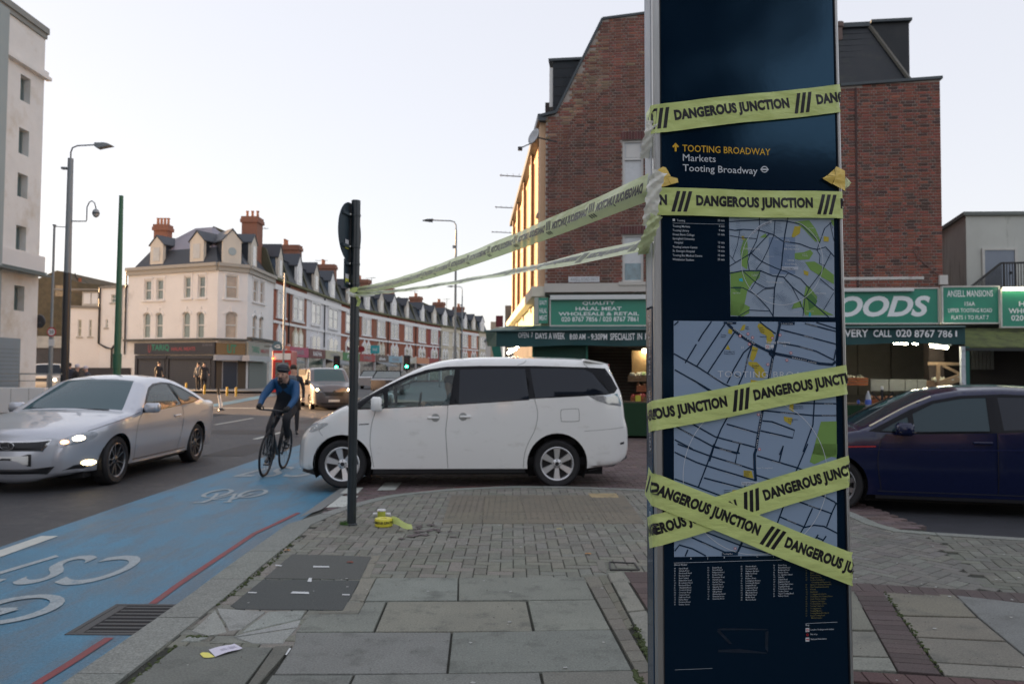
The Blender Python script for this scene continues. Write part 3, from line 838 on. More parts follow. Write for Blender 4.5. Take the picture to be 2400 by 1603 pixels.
cols=[(363,['Ansell Road','Ashvale Road','Beechcroft Road','Beeches Road','Bevin Square','Blakenham Road','Broadwater Road','Brudenell Road','Chasefield Road','Coteford Street','Coverton Road','Cowick Road','Dafforne Road','Defoe Place','Derinton Road','Dewey Street'],197,25.4),(718,['Eswyn Road','Fircroft Road','Fishponds Road','Foulser Road','Franciscan Road','Garratt Lane','Garratt Terrace','Gassiot Road','Gateside Road','Gatton Road','Gilbey Road','Glenburnie Road','Granada Street','Graveney Road'],188,25.4),(1070,['Hebdon Road','Hereward Road','Herlwyn Gardens','Hillbrook Road','Ivy Road','Kellino Street','Lessingham Avenue','Letchworth Street','Lingwell Road','Longmead Road','Lynwood Road','Mandrake Road','Mitcham Road','Moffat Road','Morven Road'],175,25.2),(1415,['Price Close','Ravenfield Road','Romberg Road','Ruislip Street',"St. Cyprian's Street",'Salvador','Selkirk Road','Stapleton Road','Tooting High Street','Topsham Road','Totterdown Street','Undine Street','Upper Tooting Road','Volney Street'],163,25.0)]
codes=['E6','B2','C7','E6','E7','B3','D5','B6','A5','A4','E1','B4','A7','C3','B3','A1']
for x,names,y0,dy in cols:
 for k,s in enumerate(names):
  X,Yp=zt5(x+50,y0+dy*k);ptextl(b,s,X,Yp,3.7,xs=.88,res=1,bold=.004)
  X,Yp=zt5(x,y0+dy*k);ptextl(b,codes[(k*3+x)%16],X,Yp,3.2,xs=.8,res=1)
ptextl(b,'Street finder',*zt5(363,160),4.4,bold=.006,res=1)
for p_,q_ in(((362,131),(1510,98)),((1756,772),(2092,756))):
 for q in stroke2d([T(*zt5(*p_)),T(*zt5(*q_))],.0007):b.poly([FP(p[0],p[1],4)for p in q])
for s,x,y in(('A',533,92),('B',888,81),('C',1236,71)):ptextl(b,s,*zt5(x,y),4.2,bold=.01,res=1)
for x,y0,y1 in((719,60,95),(1071,50,86),(1417,42,75)):
 for q in stroke2d([T(*zt5(x,y0)),T(*zt5(x,y1))],.0006):b.poly([FP(p[0],p[1],4)for p in q])
ptextl(b,'Key',*zt5(1756,797),4.2,bold=.008,res=1)
for s,y in(('London Underground station',845),('Bus stop',893),('National Rail station',945)):ptextl(b,s,*zt5(1808,y),3.9,xs=.9,bold=.004,res=1)
for y in(840,941):
 sq=[T(*zt5(*p))for p in((1756,y-20),(1796,y-22),(1796,y+20),(1756,y+22))];b.poly([FP(*p,3)for p in sq[::-1]])
for q in stroke2d([T(*zt5(370,1262)),T(*zt5(770,1246))],.0005):b.poly([FP(p[0],p[1],4)for p in q])
tobj('white_lettering',b,M_pw)
b=MB(MT)
lst=['Gatton School','Islamic Centre','Khalsa Centre','Kings Head, The','London Academy of','  Computing and Electronics','Lynwood Christian Fellowship','New Testament Assembly','Primark',"Sainsbury's","St. Augustine's Church",'St. Boniface RC Primary School','South Thames College','Telephone Exchange','Tooting Islamic Centre','Tooting Telephone','Tooting Library','Tooting Markets','Tooting Methodist Church','Upper Tooting Road','  Medical Centre']
for k,s in enumerate(lst):
 X,Yp=zt5(1806,217+25.2*k);ptextl(b,s,X,Yp,3.6,xs=.86,res=1,bold=.004)
 if not s.startswith('  '):ptextl(b,codes[(k*5)%16],zt5(1757,0)[0],Yp,3.1,xs=.8,res=1)
tobj('yellow_lettering',b,M_pyd)
b=MB(MT)
for y in(840,890):
 for q in stroke2d([T(*zt5(1775+10*cos(t*pi/6),y+10*sin(t*pi/6)))for t in range(13)],.0014):b.poly([FP(p[0],p[1],5)for p in q])
for q in stroke2d([T(*zt5(1762,936)),T(*zt5(1790,946))],.0014)+stroke2d([T(*zt5(1762,944)),T(*zt5(1790,934))],.0014):b.poly([FP(p[0],p[1],5)for p in q])
tobj('red_symbol',b,M_pr)
sm_=pprint('area_map',[[T(*zt2(865,505)),T(*zt2(1880,520)),T(*zt2(1889,1500)),T(*zt2(880,1490))]],M_mapbg2,1,label='small area map with walking circle')
pprint('town_centre',[[T(*zt2(1250,725)),T(*zt2(1505,725)),T(*zt2(1505,1082)),T(*zt2(1258,1082))]],M_mapdk,2,sm_)
greens=[[(1500,575),(1640,560),(1700,640),(1755,770),(1700,770),(1600,660),(1530,600)],[(1500,880),(1590,870),(1650,845),(1680,880),(1640,940),(1540,945),(1500,935)],[(1600,965),(1690,960),(1790,1020),(1880,1090),(1880,1180),(1760,1110),(1650,1040)],[(1610,1190),(1640,1200),(1720,1300),(1700,1390),(1880,1480),(1600,1480),(1575,1380)],[(1010,730),(1040,740),(1050,900),(1040,1040),(985,1000),(975,850)],[(878,1060),(1170,1055),(1160,1120),(1090,1170),(1040,1250),(1010,1400),(960,1480),(880,1480)],[(1010,1370),(1065,1400),(1060,1460),(1000,1490),(880,1480),(885,1330)],[(1490,1370),(1560,1340),(1575,1400),(1470,1420)],[(1220,690),(1240,730),(1160,730),(1200,700)],[(1850,560),(1880,560),(1880,620),(1860,600)]]
pprint('park_print',[[T(*zt2(*p))for p in g]for g in greens],M_mapgr,2.2,sm_)
pprint('park_print',[[T(*zt2(*p))for p in g]for g in[[(1620,1290),(1660,1270),(1720,1340),(1700,1390),(1640,1430)],[(900,1200),(985,1200),(970,1260),(930,1240)]]],M_mapgr2,2.5,sm_)
pprint('landmark_print',[[T(*zt2(*p))for p in g]for g in[[(1500,620),(1560,620),(1550,690),(1490,730),(1470,720)],[(1780,715),(1830,725),(1830,770),(1780,765)],[(1585,1045),(1635,1060),(1630,1100),(1590,1085)],[(985,715),(1010,715),(1020,750),(990,750)]]],M_mapye,2.6,sm_)
pprint('pond_print',[[T(*zt2(*p))for p in g]for g in[[(960,1130),(990,1120),(1000,1155),(965,1150)],[(1640,1450),(1660,1460),(1655,1495),(1635,1490)]]],M_pc,2.7,sm_)
R1=[([(1157,520),(1160,640),(1130,760),(1070,880),(1045,960),(1060,1045)],7),([(865,575),(1160,560),(1410,570),(1560,600),(1640,680),(1740,780)],8),([(865,650),(920,660),(1000,650),(1160,660),(1290,700),(1385,765),(1550,790),(1650,830),(1720,845),(1800,820),(1885,915)],9),([(870,710),(980,730),(1130,740)],6),([(970,655),(945,800),(900,930)],5),([(1435,530),(1405,700),(1385,870),(1370,1030),(1330,1110),(1305,1220),(1290,1500)],11),([(1310,560),(1300,700),(1240,850),(1185,960),(1125,1040)],7),([(1255,690),(1080,880),(930,970),(870,1005)],8),([(1070,875),(1180,960),(1330,1030),(1420,1060),(1560,1130),(1640,1220)],8),([(870,1075),(1000,1050),(1170,1050),(1290,1100),(1390,1110),(1480,1210),(1610,1310),(1740,1420),(1830,1500)],10),([(1005,1060),(1130,1170),(1215,1215),(1300,1210)],7),([(1170,1050),(1120,1160),(1070,1240)],6),([(878,1215),(1000,1215),(1120,1280),(1250,1420),(1290,1490)],8),([(1130,1285),(1200,1230),(1300,1220)],6),([(1885,780),(1840,580),(1870,640)],5),([(1740,780),(1790,640),(1860,580)],7),([(1740,780),(1715,850),(1745,900),(1740,980),(1790,1000)],6),([(1850,880),(1760,1060),(1640,1220),(1600,1310),(1580,1490)],7),([(1470,1200),(1550,1350),(1585,1430)],6),([(1735,1120),(1880,1240)],6),([(940,1500),(1060,1430),(1260,1440)],7),([(1435,1075),(1400,1120)],5),([(1880,1260),(1780,1430)],5),([(870,900),(930,970)],5)]
rp=[]
for pts,w_ in R1:rp+=stroke2d([T(*zt2(*p))for p in pts],w_/4.127/933*1.15)
pprint('road_print',rp,M_navy2,3,sm_)
thin=[]
random.seed(3)
for cx_,cy_,an,nn_,L_,sp in((950,600,80,12,60,16),(1230,640,60,12,90,14),(960,850,30,10,80,16),(1120,900,25,10,90,15),(1000,760,80,8,70,16),(1180,1140,70,14,100,15),(1120,1010,60,8,60,15),(1420,1350,50,14,90,15),(1450,1190,30,8,80,14),(1760,1330,50,12,110,16),(1820,900,60,8,70,15),(1160,1360,40,10,90,15),(1350,1310,20,10,70,14),(1340,640,80,8,80,14),(1700,720,30,7,60,14),(1400,900,15,8,50,14),(1230,540,88,12,30,15),(1790,1160,20,8,60,13),(1320,870,80,6,60,14),(1560,990,40,8,50,14)):
 a=radians(an)
 for i in range(nn_):
  u=(i-nn_/2)*sp;l_=L_/2*random.uniform(.6,1.1)
  c_=(cx_+u*cos(a),cy_+u*sin(a));t_=(-sin(a),cos(a))
  thin+=stroke2d([T(*zt2(c_[0]-t_[0]*l_,c_[1]-t_[1]*l_)),T(*zt2(c_[0]+t_[0]*l_,c_[1]+t_[1]*l_))],.0005)
pprint('side_street_print',thin,mat('map_thin',(.07,.13,.22),.2,coat=1),2.9,sm_)
b=MB(MT)
for q in stroke2d([T(*zt2(1378+395*cos(t*pi/36),965+415*sin(t*pi/36)))for t in range(73)],.0011):b.poly([FP(p[0],p[1],3.6)for p in q])
for s,x,y,c_ in(('TOOTING',1410,817,4.8),('BROADWAY',1398,848,4.8),('UPPER',1428,960,4.6),('TOOTING',1405,993,4.6),('TOOTING BEC',1225,1170,4.8),('FURZEDOWN',1005,846,4.6),('EARLSFIELD',1690,1275,4.2)):ptextl(b,s,*zt2(x,y),c_,res=1)
for s,x,y in(('Streatham',1635,640),('St. George',1710,720),('Tooting',1400,755),('Broadway',1400,770),('Figges Marsh',900,1270),('Tooting Bec',1080,1090),('Common',1080,1104),('Balham',1255,1315),('Springfield',1480,1455),('Wandsworth',1610,1445),('Lambeth',1570,895),('Cemetery',1570,909),('Primary School',1215,915),('College',1300,750)):ptextl(b,s,*zt2(x,y),2.6,res=1)
obj('map_lettering',b,M_pw,sm_)
pprint('you_are_here_label',[[T(*zt2(1374,1010)),T(*zt2(1533,1012)),T(*zt2(1533,1043)),T(*zt2(1374,1041))],],mat('label_grey',(.45,.50,.58),.3),4.2,sm_)
b=MB(MT);ptextl(b,'You are here',*zt2(1380,1033),4.5,lv=5,xs=.84,res=1,bold=.01);obj('label_lettering',b,M_navy2,sm_)
pprint('walk_label',stroke2d([T(*zt2(x,y))for x,y in((1090,690),(1120,660),(1160,625),(1210,595),(1275,577))],.0058),mat('label_grey',(.45,.50,.58),.3),4.2,sm_)
b=MB(MT)
arc_=[T(*zt2(x,y))for x,y in((1096,690),(1124,662),(1163,630),(1212,601),(1272,583))]
seg=[0]
for i in range(4):seg.append(seg[-1]+(Vector(arc_[i+1])-Vector(arc_[i])).length)
def on_arc(x,y):
 for i in range(4):
  if x<=seg[i+1]or i==3:
   t=(x-seg[i])/(seg[i+1]-seg[i]);p=Vector(arc_[i]).lerp(Vector(arc_[i+1]),t);d_=(Vector(arc_[i+1])-Vector(arc_[i])).normalized()
   p=p+Vector((-d_.y,d_.x))*y;return FP(p.x,p.y,5)
fit_text(b,'a 15 minute walk',.002,seg[-1]-.002,-.001,.0032,on_arc,res=1,bold=.006);obj('label_lettering',b,M_navy2,sm_)
bm_=pprint('local_map',[[T(*zt3(360,52)),T(*zt3(2075,68)),T(*zt4(2093,1175)),T(*zt4(365,1197))]],M_mapbg,1,label='large local street map')
pprint('park_print',[[T(*zt3(*p))for p in((1920,1120),(2085,1115),(2086,1500),(1830,1460),(1870,1300))],[T(*zt4(*p))for p in((1860,0),(2090,0),(2090,110),(1850,215),(1800,190))]],M_mapgr,2.2,bm_)
pprint('landmark_print',[[T(*zt3(*p))for p in g]for g in[[(1120,90),(1110,150),(1060,160),(1090,100)],[(1260,80),(1290,85),(1390,160),(1425,210),(1385,300),(1345,290),(1340,210),(1280,180),(1245,110)],[(1195,320),(1255,345),(1225,440),(1200,485),(1165,455)],[(1150,485),(1240,490),(1310,560),(1340,620),(1320,660),(1230,650),(1210,560),(1150,515)],[(1175,675),(1330,700),(1330,800),(1170,800)],[(905,355),(935,305),(960,360)],[(940,140),(985,145),(975,195),(935,185)],[(1590,935),(1630,935),(1630,1020),(1580,985)],[(1525,1065),(1620,1080),(1600,1155),(1530,1110)],[(1060,745),(1110,735),(1100,775),(1060,790)]]]+[[T(*zt4(*p))for p in g]for g in[[(1100,280),(1185,285),(1205,365),(1100,345)],[(980,490),(1050,485),(1040,520),(980,530)],[(1860,1010),(1950,1045),(1890,1060)]]],M_mapye,2.4,bm_)
U3=lambda P:[T(*zt3(*p))for p in P]
U4=lambda P:[T(*zt4(*p))for p in P]
BR=[]
def rd(P,w_):BR.extend(stroke2d(P,w_/4.515/933))
rd(U3([(1490,60),(1465,180),(1435,330),(1412,420),(1395,520),(1365,680),(1330,850),(1290,1060),(1250,1280),(1230,1420)])+U4([(1215,110),(1218,250),(1228,395)]),30)
rd(U4([(1085,1040),(1035,1150)]),24)
rd(U3([(930,85),(1010,165),(1120,245),(1250,320),(1400,392),(1560,425),(1750,465),(1900,505),(2040,517),(2079,480)]),30)
rd(U3([(1385,360),(1440,400),(1410,440),(1375,400),(1385,360)]),26)
for P in([(360,400),(620,545),(890,720),(1050,790),(1200,880)],[(900,90),(600,540)],[(1010,165),(720,605)],[(1200,300),(1100,390),(1000,560),(925,715)],[(1195,300),(1150,420),(1110,590),(1030,770)],[(365,100),(410,58)],[(480,500),(600,300)],[(550,670),(820,830),(1150,1000)],[(370,570),(600,700),(830,860)],[(1290,1000),(1500,1022),(1840,1055),(2085,1055)],[(1650,925),(2085,930)],[(1300,1110),(1400,1120),(1640,1210),(1620,1292),(1280,1215)],[(920,1145),(1250,1240)],[(480,1100),(800,1280),(1220,1390)],[(370,1165),(790,1390),(1060,1455)],[(370,1310),(560,1410)],[(940,1050),(860,1200),(790,1370),(740,1540)],[(1060,1350),(1035,1460)],[(1520,1380),(1480,1470)],[(1850,890),(1835,1150),(1730,1440)],[(1470,285),(1670,320),(1870,375),(2060,470)],[(1490,145),(1780,220),(2078,300)],[(1750,80),(2076,165)],[(1870,70),(2076,135)],[(1270,62),(1340,120),(1440,190)],[(760,60),(660,200),(620,270)],[(2079,355),(2055,470)],[(1000,620),(1060,650)]):rd(U3(P),15)
for P in([(400,0),(720,120),(1000,205),(1210,275)],[(368,88),(600,195),(700,230),(1220,385)],[(368,370),(620,460),(860,550),(1050,600)],[(790,0),(720,200),(620,460)],[(680,360),(1110,472)],[(770,20),(1030,105),(1010,210)],[(1060,0),(1030,100)],[(1240,125),(1660,250),(1920,350)],[(1520,20),(1480,185)],[(1780,0),(1660,280),(1560,560),(1450,860)],[(1230,330),(1420,390)],[(1680,610),(2040,740)],[(2085,620),(2030,740),(1980,875)],[(1900,530),(2060,612),(2088,640)],[(1830,680),(1740,880),(1695,955)],[(1480,770),(1740,880)],[(1740,885),(1850,860),(1950,872),(2091,945)],[(1890,960),(1860,1010)],[(1865,985),(1945,1020)],[(1975,975),(1930,1040)],[(550,990),(900,1145),(1040,1145)],[(700,935),(1080,1080),(1400,1170)],[(370,1135),(420,1070),(560,1110),(700,1185)],[(510,1120),(480,1190)],[(1115,440),(1110,520)]):rd(U4(P),15)
pprint('road_print',BR,M_navy2,3,bm_)
b=MB(MT)
CC=[]
for t in range(0,73):
 a=t*pi/36;CC.append(T(1771+169.5*cos(a),1117+183*sin(a)))
for q in stroke2d(CC,.0013):b.poly([FP(p[0],p[1],3.6)for p in q])
ptext(b,'TOOTING BROADWAY',*[zt3(825,0)[0],zt3(2060,0)[0]],zt3(0,583)[1],zt3(0,648)[1],lv=3.8,bold=-.010,space=1.12)
ptextl(b,'Tooting Broadway',*zt3(1330,290),6.0,bold=.002)
ptextl(b,'Upper Tooting Road',*zt4(1235,262),3.4,res=1)
for(x,y)in((1075,350),(1520,330)):
 for q in stroke2d([T(*zt3(x+5,y-28)),T(*zt3(x+5,y))],.0012)+stroke2d([T(*zt3(x+20,y-28)),T(*zt3(x+20,y))],.0012):b.poly([FP(p[0],p[1],3.8)for p in q])
sq=[T(*zt3(*p))for p in((1330,305),(1375,305),(1375,350),(1330,350))];b.poly([FP(*p,3.8)for p in sq[::-1]])
sq=[T(*zt3(*p))for p in((1383,308),(1418,308),(1418,340),(1383,340))];b.poly([FP(*p,3.8)for p in sq[::-1]])
def on_seg(p0,p1):
 a_,c_=Vector(T(*p0)),Vector(T(*p1));d_=(c_-a_).normalized();n_=Vector((-d_.y,d_.x))
 return(c_-a_).length,lambda x,y:FP(*(a_+d_*x+n_*y),4.2)
def road_name(s,p0,p1,cap,**k):
 L_,fn=on_seg(p0,p1);h=cap/933
 fit_text(b,s,0,L_,-h/2,h/2,fn,res=1,**k)
road_name('MITCHAM ROAD',zt3(990,135),zt3(1220,300),3.6,space=1.25)
road_name('GARRATT LANE',zt3(1610,440),zt3(1870,500),3.4,space=1.25)
road_name('TOOTING HIGH ST',zt3(1365,700),zt3(1410,455),3.2,space=1.2)
road_name('UPPER TOOTING ROAD',zt3(1235,1400),zt3(1290,1030),3.4,space=1.3)
for s,z0,z1,f_ in(('HERVEY ROAD',(1740,210),(1840,240),zt3),('GARRATT TERRACE',(1700,330),(1830,365),zt3),('SELKIRK ROAD',(1760,80),(1880,115),zt3),('COVERTON ROAD',(740,625),(880,700),zt3),('GATTON ROAD',(1950,930),(2050,931),zt3),('BROADWATER ROAD',(1930,1055),(2080,1056),zt3),('UNDINE STREET',(1490,1025),(1640,1040),zt3),('RECOVERY STREET',(1110,570),(1145,445),zt3),('HEREWARD ROAD',(1380,1250),(1500,1275),zt3),('MOFFAT ROAD',(1410,1140),(1520,1180),zt3),('LETCHWORTH ST',(1000,1180),(1160,1222),zt3),('LONGMEAD ROAD',(980,1325),(1085,1355),zt3),('COWICK ROAD',(440,1205),(570,1275),zt3),('DERINTON ROAD',(900,305),(1020,340),zt4),('LYNWOOD ROAD',(870,420),(990,452),zt4),('LESSINGHAM AVENUE',(920,180),(1080,235),zt4),('COTEFORD STREET',(840,50),(970,85),zt4),('HEBDON ROAD',(1400,180),(1500,212),zt4),('BICKERSTETH',(1785,645),(1890,682),zt4),('KELLINO ROAD',(1560,800),(1660,845),zt4),('ANSELL ROAD',(660,1045),(775,1100),zt4)):road_name(s,f_(*z0),f_(*z1),1.9)
obj('map_lettering',b,M_pw,bm_)
b=MB(MT)
for s,x,y,f_ in(('Gala',1120,122,zt3),('Bingo',1120,142,zt3),('South',1265,132,zt3),('Thames',1265,153,zt3),('College',1265,174,zt3),("Sainsbury's",1270,226,zt3),('Primark',1185,370,zt3),('Broadway',1190,533,zt3),('Market',1190,555,zt3),('St. Boniface RC',893,386,zt3),('Primary School',893,407,zt3),('Tooting',857,208,zt3),('Library',857,228,zt3),('Gatton Muslim',1622,965,zt3),('Primary School',1622,985,zt3),("St. Augustine's",1570,1102,zt3),('Church',1570,1123,zt3),('Tooting',1106,300,zt4),('Islamic',1106,321,zt4),('Centre',1106,342,zt4),('Lynwood',890,496,zt4),('Christian',890,517,zt4),('Fellowship',890,538,zt4)):
 ptextl(b,s,*f_(x,y),3.3,xs=.92,res=1,bold=.012)
obj('map_lettering',b,M_navy2,bm_)
tags_=[[zt3(888,62),zt3(1022,64),zt3(1020,88),zt3(888,86)],[zt3(1465,62),zt3(1642,66),zt3(1640,96),zt3(1465,92)],[zt4(868,1148),zt4(1042,1143),zt4(1040,1180),zt4(868,1185)]]
pprint('direction_tab',[[T(*p)for p in q]for q in tags_],M_navy2,4.0,bm_)
pprint('you_are_here_label',[[T(*zt4(1076,402)),T(*zt4(1258,400)),T(*zt4(1258,436)),T(*zt4(1076,438))]],MATS['label_grey'],4.0,bm_)
b=MB(MT);ptextl(b,'You are here',*zt4(1084,428),4.6,lv=5,xs=.9,res=1,bold=.01);obj('label_lettering',b,M_navy2,bm_)
b=MB(MT);ptextl(b,'Tooting',zt3(925,0)[0],zt3(0,80)[1],3.2,lv=5,xs=.9,res=1);ptextl(b,"St. George's Hospital",zt3(1492,0)[0],zt3(0,87)[1],3.2,lv=5,xs=.8,res=1);ptextl(b,'Tooting Bec',*zt4(878,1171),3.6,lv=5,xs=.95,res=1)
obj('tab_lettering',b,M_pw,bm_)
b=MB(MT);wdot=MB(MT)
for x,y,f_ in((1062,213,zt3),(1145,192,zt3),(1194,230,zt3),(1160,301,zt3),(1402,235,zt3),(1485,205,zt3),(1600,393,zt3),(1558,469,zt3),(1356,515,zt3),(1257,1044,zt3),(1267,1412,zt3),(1010,1107,zt4),(1353,327,zt3)):
 c_=f_(x,y)
 wdot.poly([FP(*T(c_[0]+2.6*cos(t*pi/4),c_[1]-2.6*sin(t*pi/4)),4.4)for t in range(8)])
 for q in stroke2d([T(c_[0]+2.6*cos(t*pi/6),c_[1]+2.6*sin(t*pi/6))for t in range(13)],.0012):b.poly([FP(p[0],p[1],4.7)for p in q])
obj('bus_stop_print',b,M_pr,bm_);obj('bus_stop_disc',wdot,M_pw,bm_)
b=MB(MT)
for k,s in enumerate(('Upper Tooting Road','Markets  Library','Tooting Bec')):
 h0=.90-k*.19
 fit_text(b,s,0,.15,0,.018,lambda x,y,h0=h0:(-.0026,.024+y,h0-x),res=1)
tobj('side_lettering',b,M_pw)
mk=[[T(*zt5(*p))for p in q]for q in(((820,830),(900,822),(1360,830),(1355,842),(840,845)),((815,850),(850,845),(980,985),(950,990)),((1330,860),(1365,850),(1360,1080),(1330,1040)),((830,1050),(1060,1040),(1350,1080),(1350,1090),(830,1075)))]
pprint('sticker_residue',mk,mat('residue',(.006,.014,.028),.4,var=.5,scale=60),1.5)
def tapemat(name,col,alpha,tlu=.35):
 if name in MATS:return MATS[name]
 m_=bpy.data.materials.new(name);m_.use_nodes=True;n=m_.node_tree.nodes;l=m_.node_tree.links
 p=n['Principled BSDF'];p.inputs['Base Color'].default_value=(*col,1);p.inputs['Roughness'].default_value=.24
 t=n.new('ShaderNodeTexNoise');t.inputs['Scale'].default_value=11;t.inputs['Detail'].default_value=4
 tc=n.new('ShaderNodeTexCoord');mp=n.new('ShaderNodeMapping');mp.inputs['Scale'].default_value=(1,1,2.5)
 l.new(tc.outputs['Object'],mp.inputs[0]);l.new(mp.outputs[0],t.inputs['Vector'])
 bp=n.new('ShaderNodeBump');bp.inputs['Strength'].default_value=.65;bp.inputs['Distance'].default_value=.012
 l.new(t.outputs[0],bp.inputs['Height']);l.new(bp.outputs[0],p.inputs['Normal'])
 tl=n.new('ShaderNodeBsdfTranslucent');tl.inputs[0].default_value=(*col,1)
 m1=n.new('ShaderNodeMixShader');m1.inputs[0].default_value=tlu;l.new(p.outputs[0],m1.inputs[1]);l.new(tl.outputs[0],m1.inputs[2])
 tr=n.new('ShaderNodeBsdfTransparent');tr.inputs[0].default_value=(.85,1,.6,1)
 m2=n.new('ShaderNodeMixShader');m2.inputs[0].default_value=alpha;l.new(m1.outputs[0],m2.inputs[1]);l.new(tr.outputs[0],m2.inputs[2])
 l.new(m2.outputs[0],n['Material Output'].inputs[0]);MATS[name]=m_;return m_
M_tape=tapemat('yellow_plastic_tape',(.70,.82,.30),.12,.06)
M_tape2=tapemat('pale_plastic_tape',(.74,.82,.48),.08,.22)
M_tapeW=tapemat('white_plastic_tape',(.86,.86,.80),.05,.12)
M_ink=mat('black_ink',(.012,.012,.016),.35,bump=.15,bscale=14)
PER=.373
def tape_units(b,s0,s1,phase,fn,res=3,split=None):
 k=math.floor((s0-phase)/PER)-1
 while True:
  u=phase+k*PER
  if u>s1:break
  a_,b2,c_,d_=text_size('DANGEROUS JUNCTION',size=1,bold=.060,res=res,space=1.06)
  vs,fs=text2d('DANGEROUS JUNCTION',size=1,bold=.060,res=res,space=1.06)
  V=[(u+(x-a_)/(b2-a_)*.300*PER/.373,-.0175+(y-c_)/(d_-c_)*.035)for x,y in vs]
  keep=[f for f in fs if all(s0<V[i][0]<s1 for i in f)]
  used=sorted({i for f in keep for i in f});ix={q:r for r,q in enumerate(used)}
  if split is None:b.raw([fn(V[q][0],V[q][1])for q in used],[tuple(ix[i]for i in f)for f in keep])
  else:
   st_=[[V[i]for i in f]for f in keep];done=[]
   while st_:
    P_=st_.pop()
    if len(P_)>3:st_+=[[P_[0],P_[i],P_[i+1]]for i in range(1,len(P_)-1)];continue
    L_=[((P_[i][0]-P_[(i+1)%3][0])**2+(P_[i][1]-P_[(i+1)%3][1])**2,i)for i in range(3)];d2,i=max(L_)
    if d2>.0055**2 and split(P_):
     A_,B_,C_=P_[i],P_[(i+1)%3],P_[(i+2)%3];M_q=((A_[0]+B_[0])/2,(A_[1]+B_[1])/2);st_+=[[A_,M_q,C_],[M_q,B_,C_]]
    else:done.append(P_)
   for P_ in done:b.poly([fn(*p)for p in P_])
  for j in range(3):
   x0=u+.310*PER/.373+j*.0155
   q=[(x0,-.026),(x0+.0095,-.026),(x0+.0245,.026),(x0+.015,.026)]
   if s0<q[0][0]and q[2][0]<s1:
    for r in range(4):
     t0,t1=r/4,(r+1)/4
     A_=[gl(q[0],q[3],t0),gl(q[1],q[2],t0),gl(q[1],q[2],t1),gl(q[0],q[3],t1)]
     b.poly([fn(*p)for p in A_])
  k+=1
def tape_obj(label,s0,s1,w_,fn,phase,m_,n=60,group='strips of hazard tape wrapped round the totem',M_=None,inkoff=.0004,name='hazard_tape',mt=5):
 """fn(s, t, off) -> point"""
 b=MB(M_);
 for i in range(n+1):
  s_=s0+(s1-s0)*i/n
  for j in range(mt+1):b.vert(fn(s_,-w_/2+w_*j/mt,0))
 for i in range(n):
  for j in range(mt):b.f.append([i*(mt+1)+j,(i+1)*(mt+1)+j,(i+1)*(mt+1)+j+1,i*(mt+1)+j+1])
 o=obj(name,b,m_,None,smooth='all');tag(o,label,'tape',group)
 if phase is not None:
  b=MB(M_);tape_units(b,s0+.002,s1-.002,phase,lambda x,y:fn(x,y,inkoff),split=(lambda P_:min(p[0]for p in P_)<.05 or max(p[0]for p in P_)>.44)if M_ is not None else None)
  obj('tape_lettering',b,M_ink,o)
 return o
def wrapfn(pl,pr,off,seed,wob=.0022,bendr=.006):
 a0,h0=T(*pl);a1,h1=T(*pr);ph=atan2(h1-h0,a1-a0);rnd=random.Random(seed);k=[rnd.uniform(0,6)for _ in range(6)]
 def fn(s,t,o_):
  a=a0+s*cos(ph)-t*sin(ph);h=h0+s*sin(ph)+t*cos(ph)
  o2=off+o_+wob*(.5+.5*sin(34*s+k[0])*sin(50*t+20*s+k[1]))*1.0
  h+=.0012*sin(17*s+k[2])
  if a<0:return(-.0035-o2,-o2*0-.0035+min(-a,.3),h)
  if a>TW:return(TW+.002+o2,(a-TW),h)
  return(a,-.0035-o2,h)
 return fn
PER=.385
tape_obj('upper hazard strip above the yellow TOOTING BROADWAY heading',-.05,.56,.073,wrapfn((1541,279),(1965,233),.001,1),.043,M_tape,M_=MT)
tape_obj('level hazard strip just above the small area map',-.05,.56,.070,wrapfn((1541,474),(1976,483),.0015,2,.0028),.098,M_tape,M_=MT)
PER=.365
tape_obj('hazard strip rising to the right across the middle of the large map',-.05,.58,.073,wrapfn((1541,973),(1994,886),.0015,3,.002),.2505-.365,M_tape,M_=MT)
tape_obj('rising hazard strip of the lower cross, under the other',-.05,.60,.075,wrapfn((1541,1242),(1995,1100),.0015,4),.2805-.365,M_tape,M_=MT)
tape_obj('falling hazard strip of the lower cross, on top',-.055,.62,.076,wrapfn((1541,1149),(1999,1336),.0045,5),-.02,M_tape,M_=MT)
M_tapeY=tapemat('orange_yellow_tape',(.85,.62,.16),.03,.05)
def torn(label,pts,m_,off,white=None):
 b=MB(MT);c_=[T(*zt2(*p))for p in pts];cx_=sum(p[0]for p in c_)/len(c_);cy_=sum(p[1]for p in c_)/len(c_)
 for i in range(len(c_)):
  p,q=c_[i],c_[(i+1)%len(c_)]
  b.raw([(p[0],-.004-off-.004*random.random(),p[1]),(q[0],-.004-off-.004*random.random(),q[1]),(cx_,-.008-off,cy_)],[(0,1,2)])
 o=obj('torn_tape',b,m_);tag(o,label,'tape');return o
torn('torn orange-yellow tape end stuck at the left edge of the totem',[(150,100),(175,75),(215,52),(245,58),(270,105),(290,145),(355,165),(362,205),(290,225),(215,246),(160,250)],M_tapeY,0)
torn('torn orange-yellow tape end stuck at the right edge of the totem',[(1752,166),(1800,135),(1835,105),(1870,75),(1885,50),(1920,62),(1968,92),(1976,290),(1930,265),(1850,220)],M_tapeY,0)
torn('small green-white tape scrap sticking out past the right edge',[(1972,150),(2000,165),(2032,205),(2010,240),(1978,262)],M_tape2,.0)
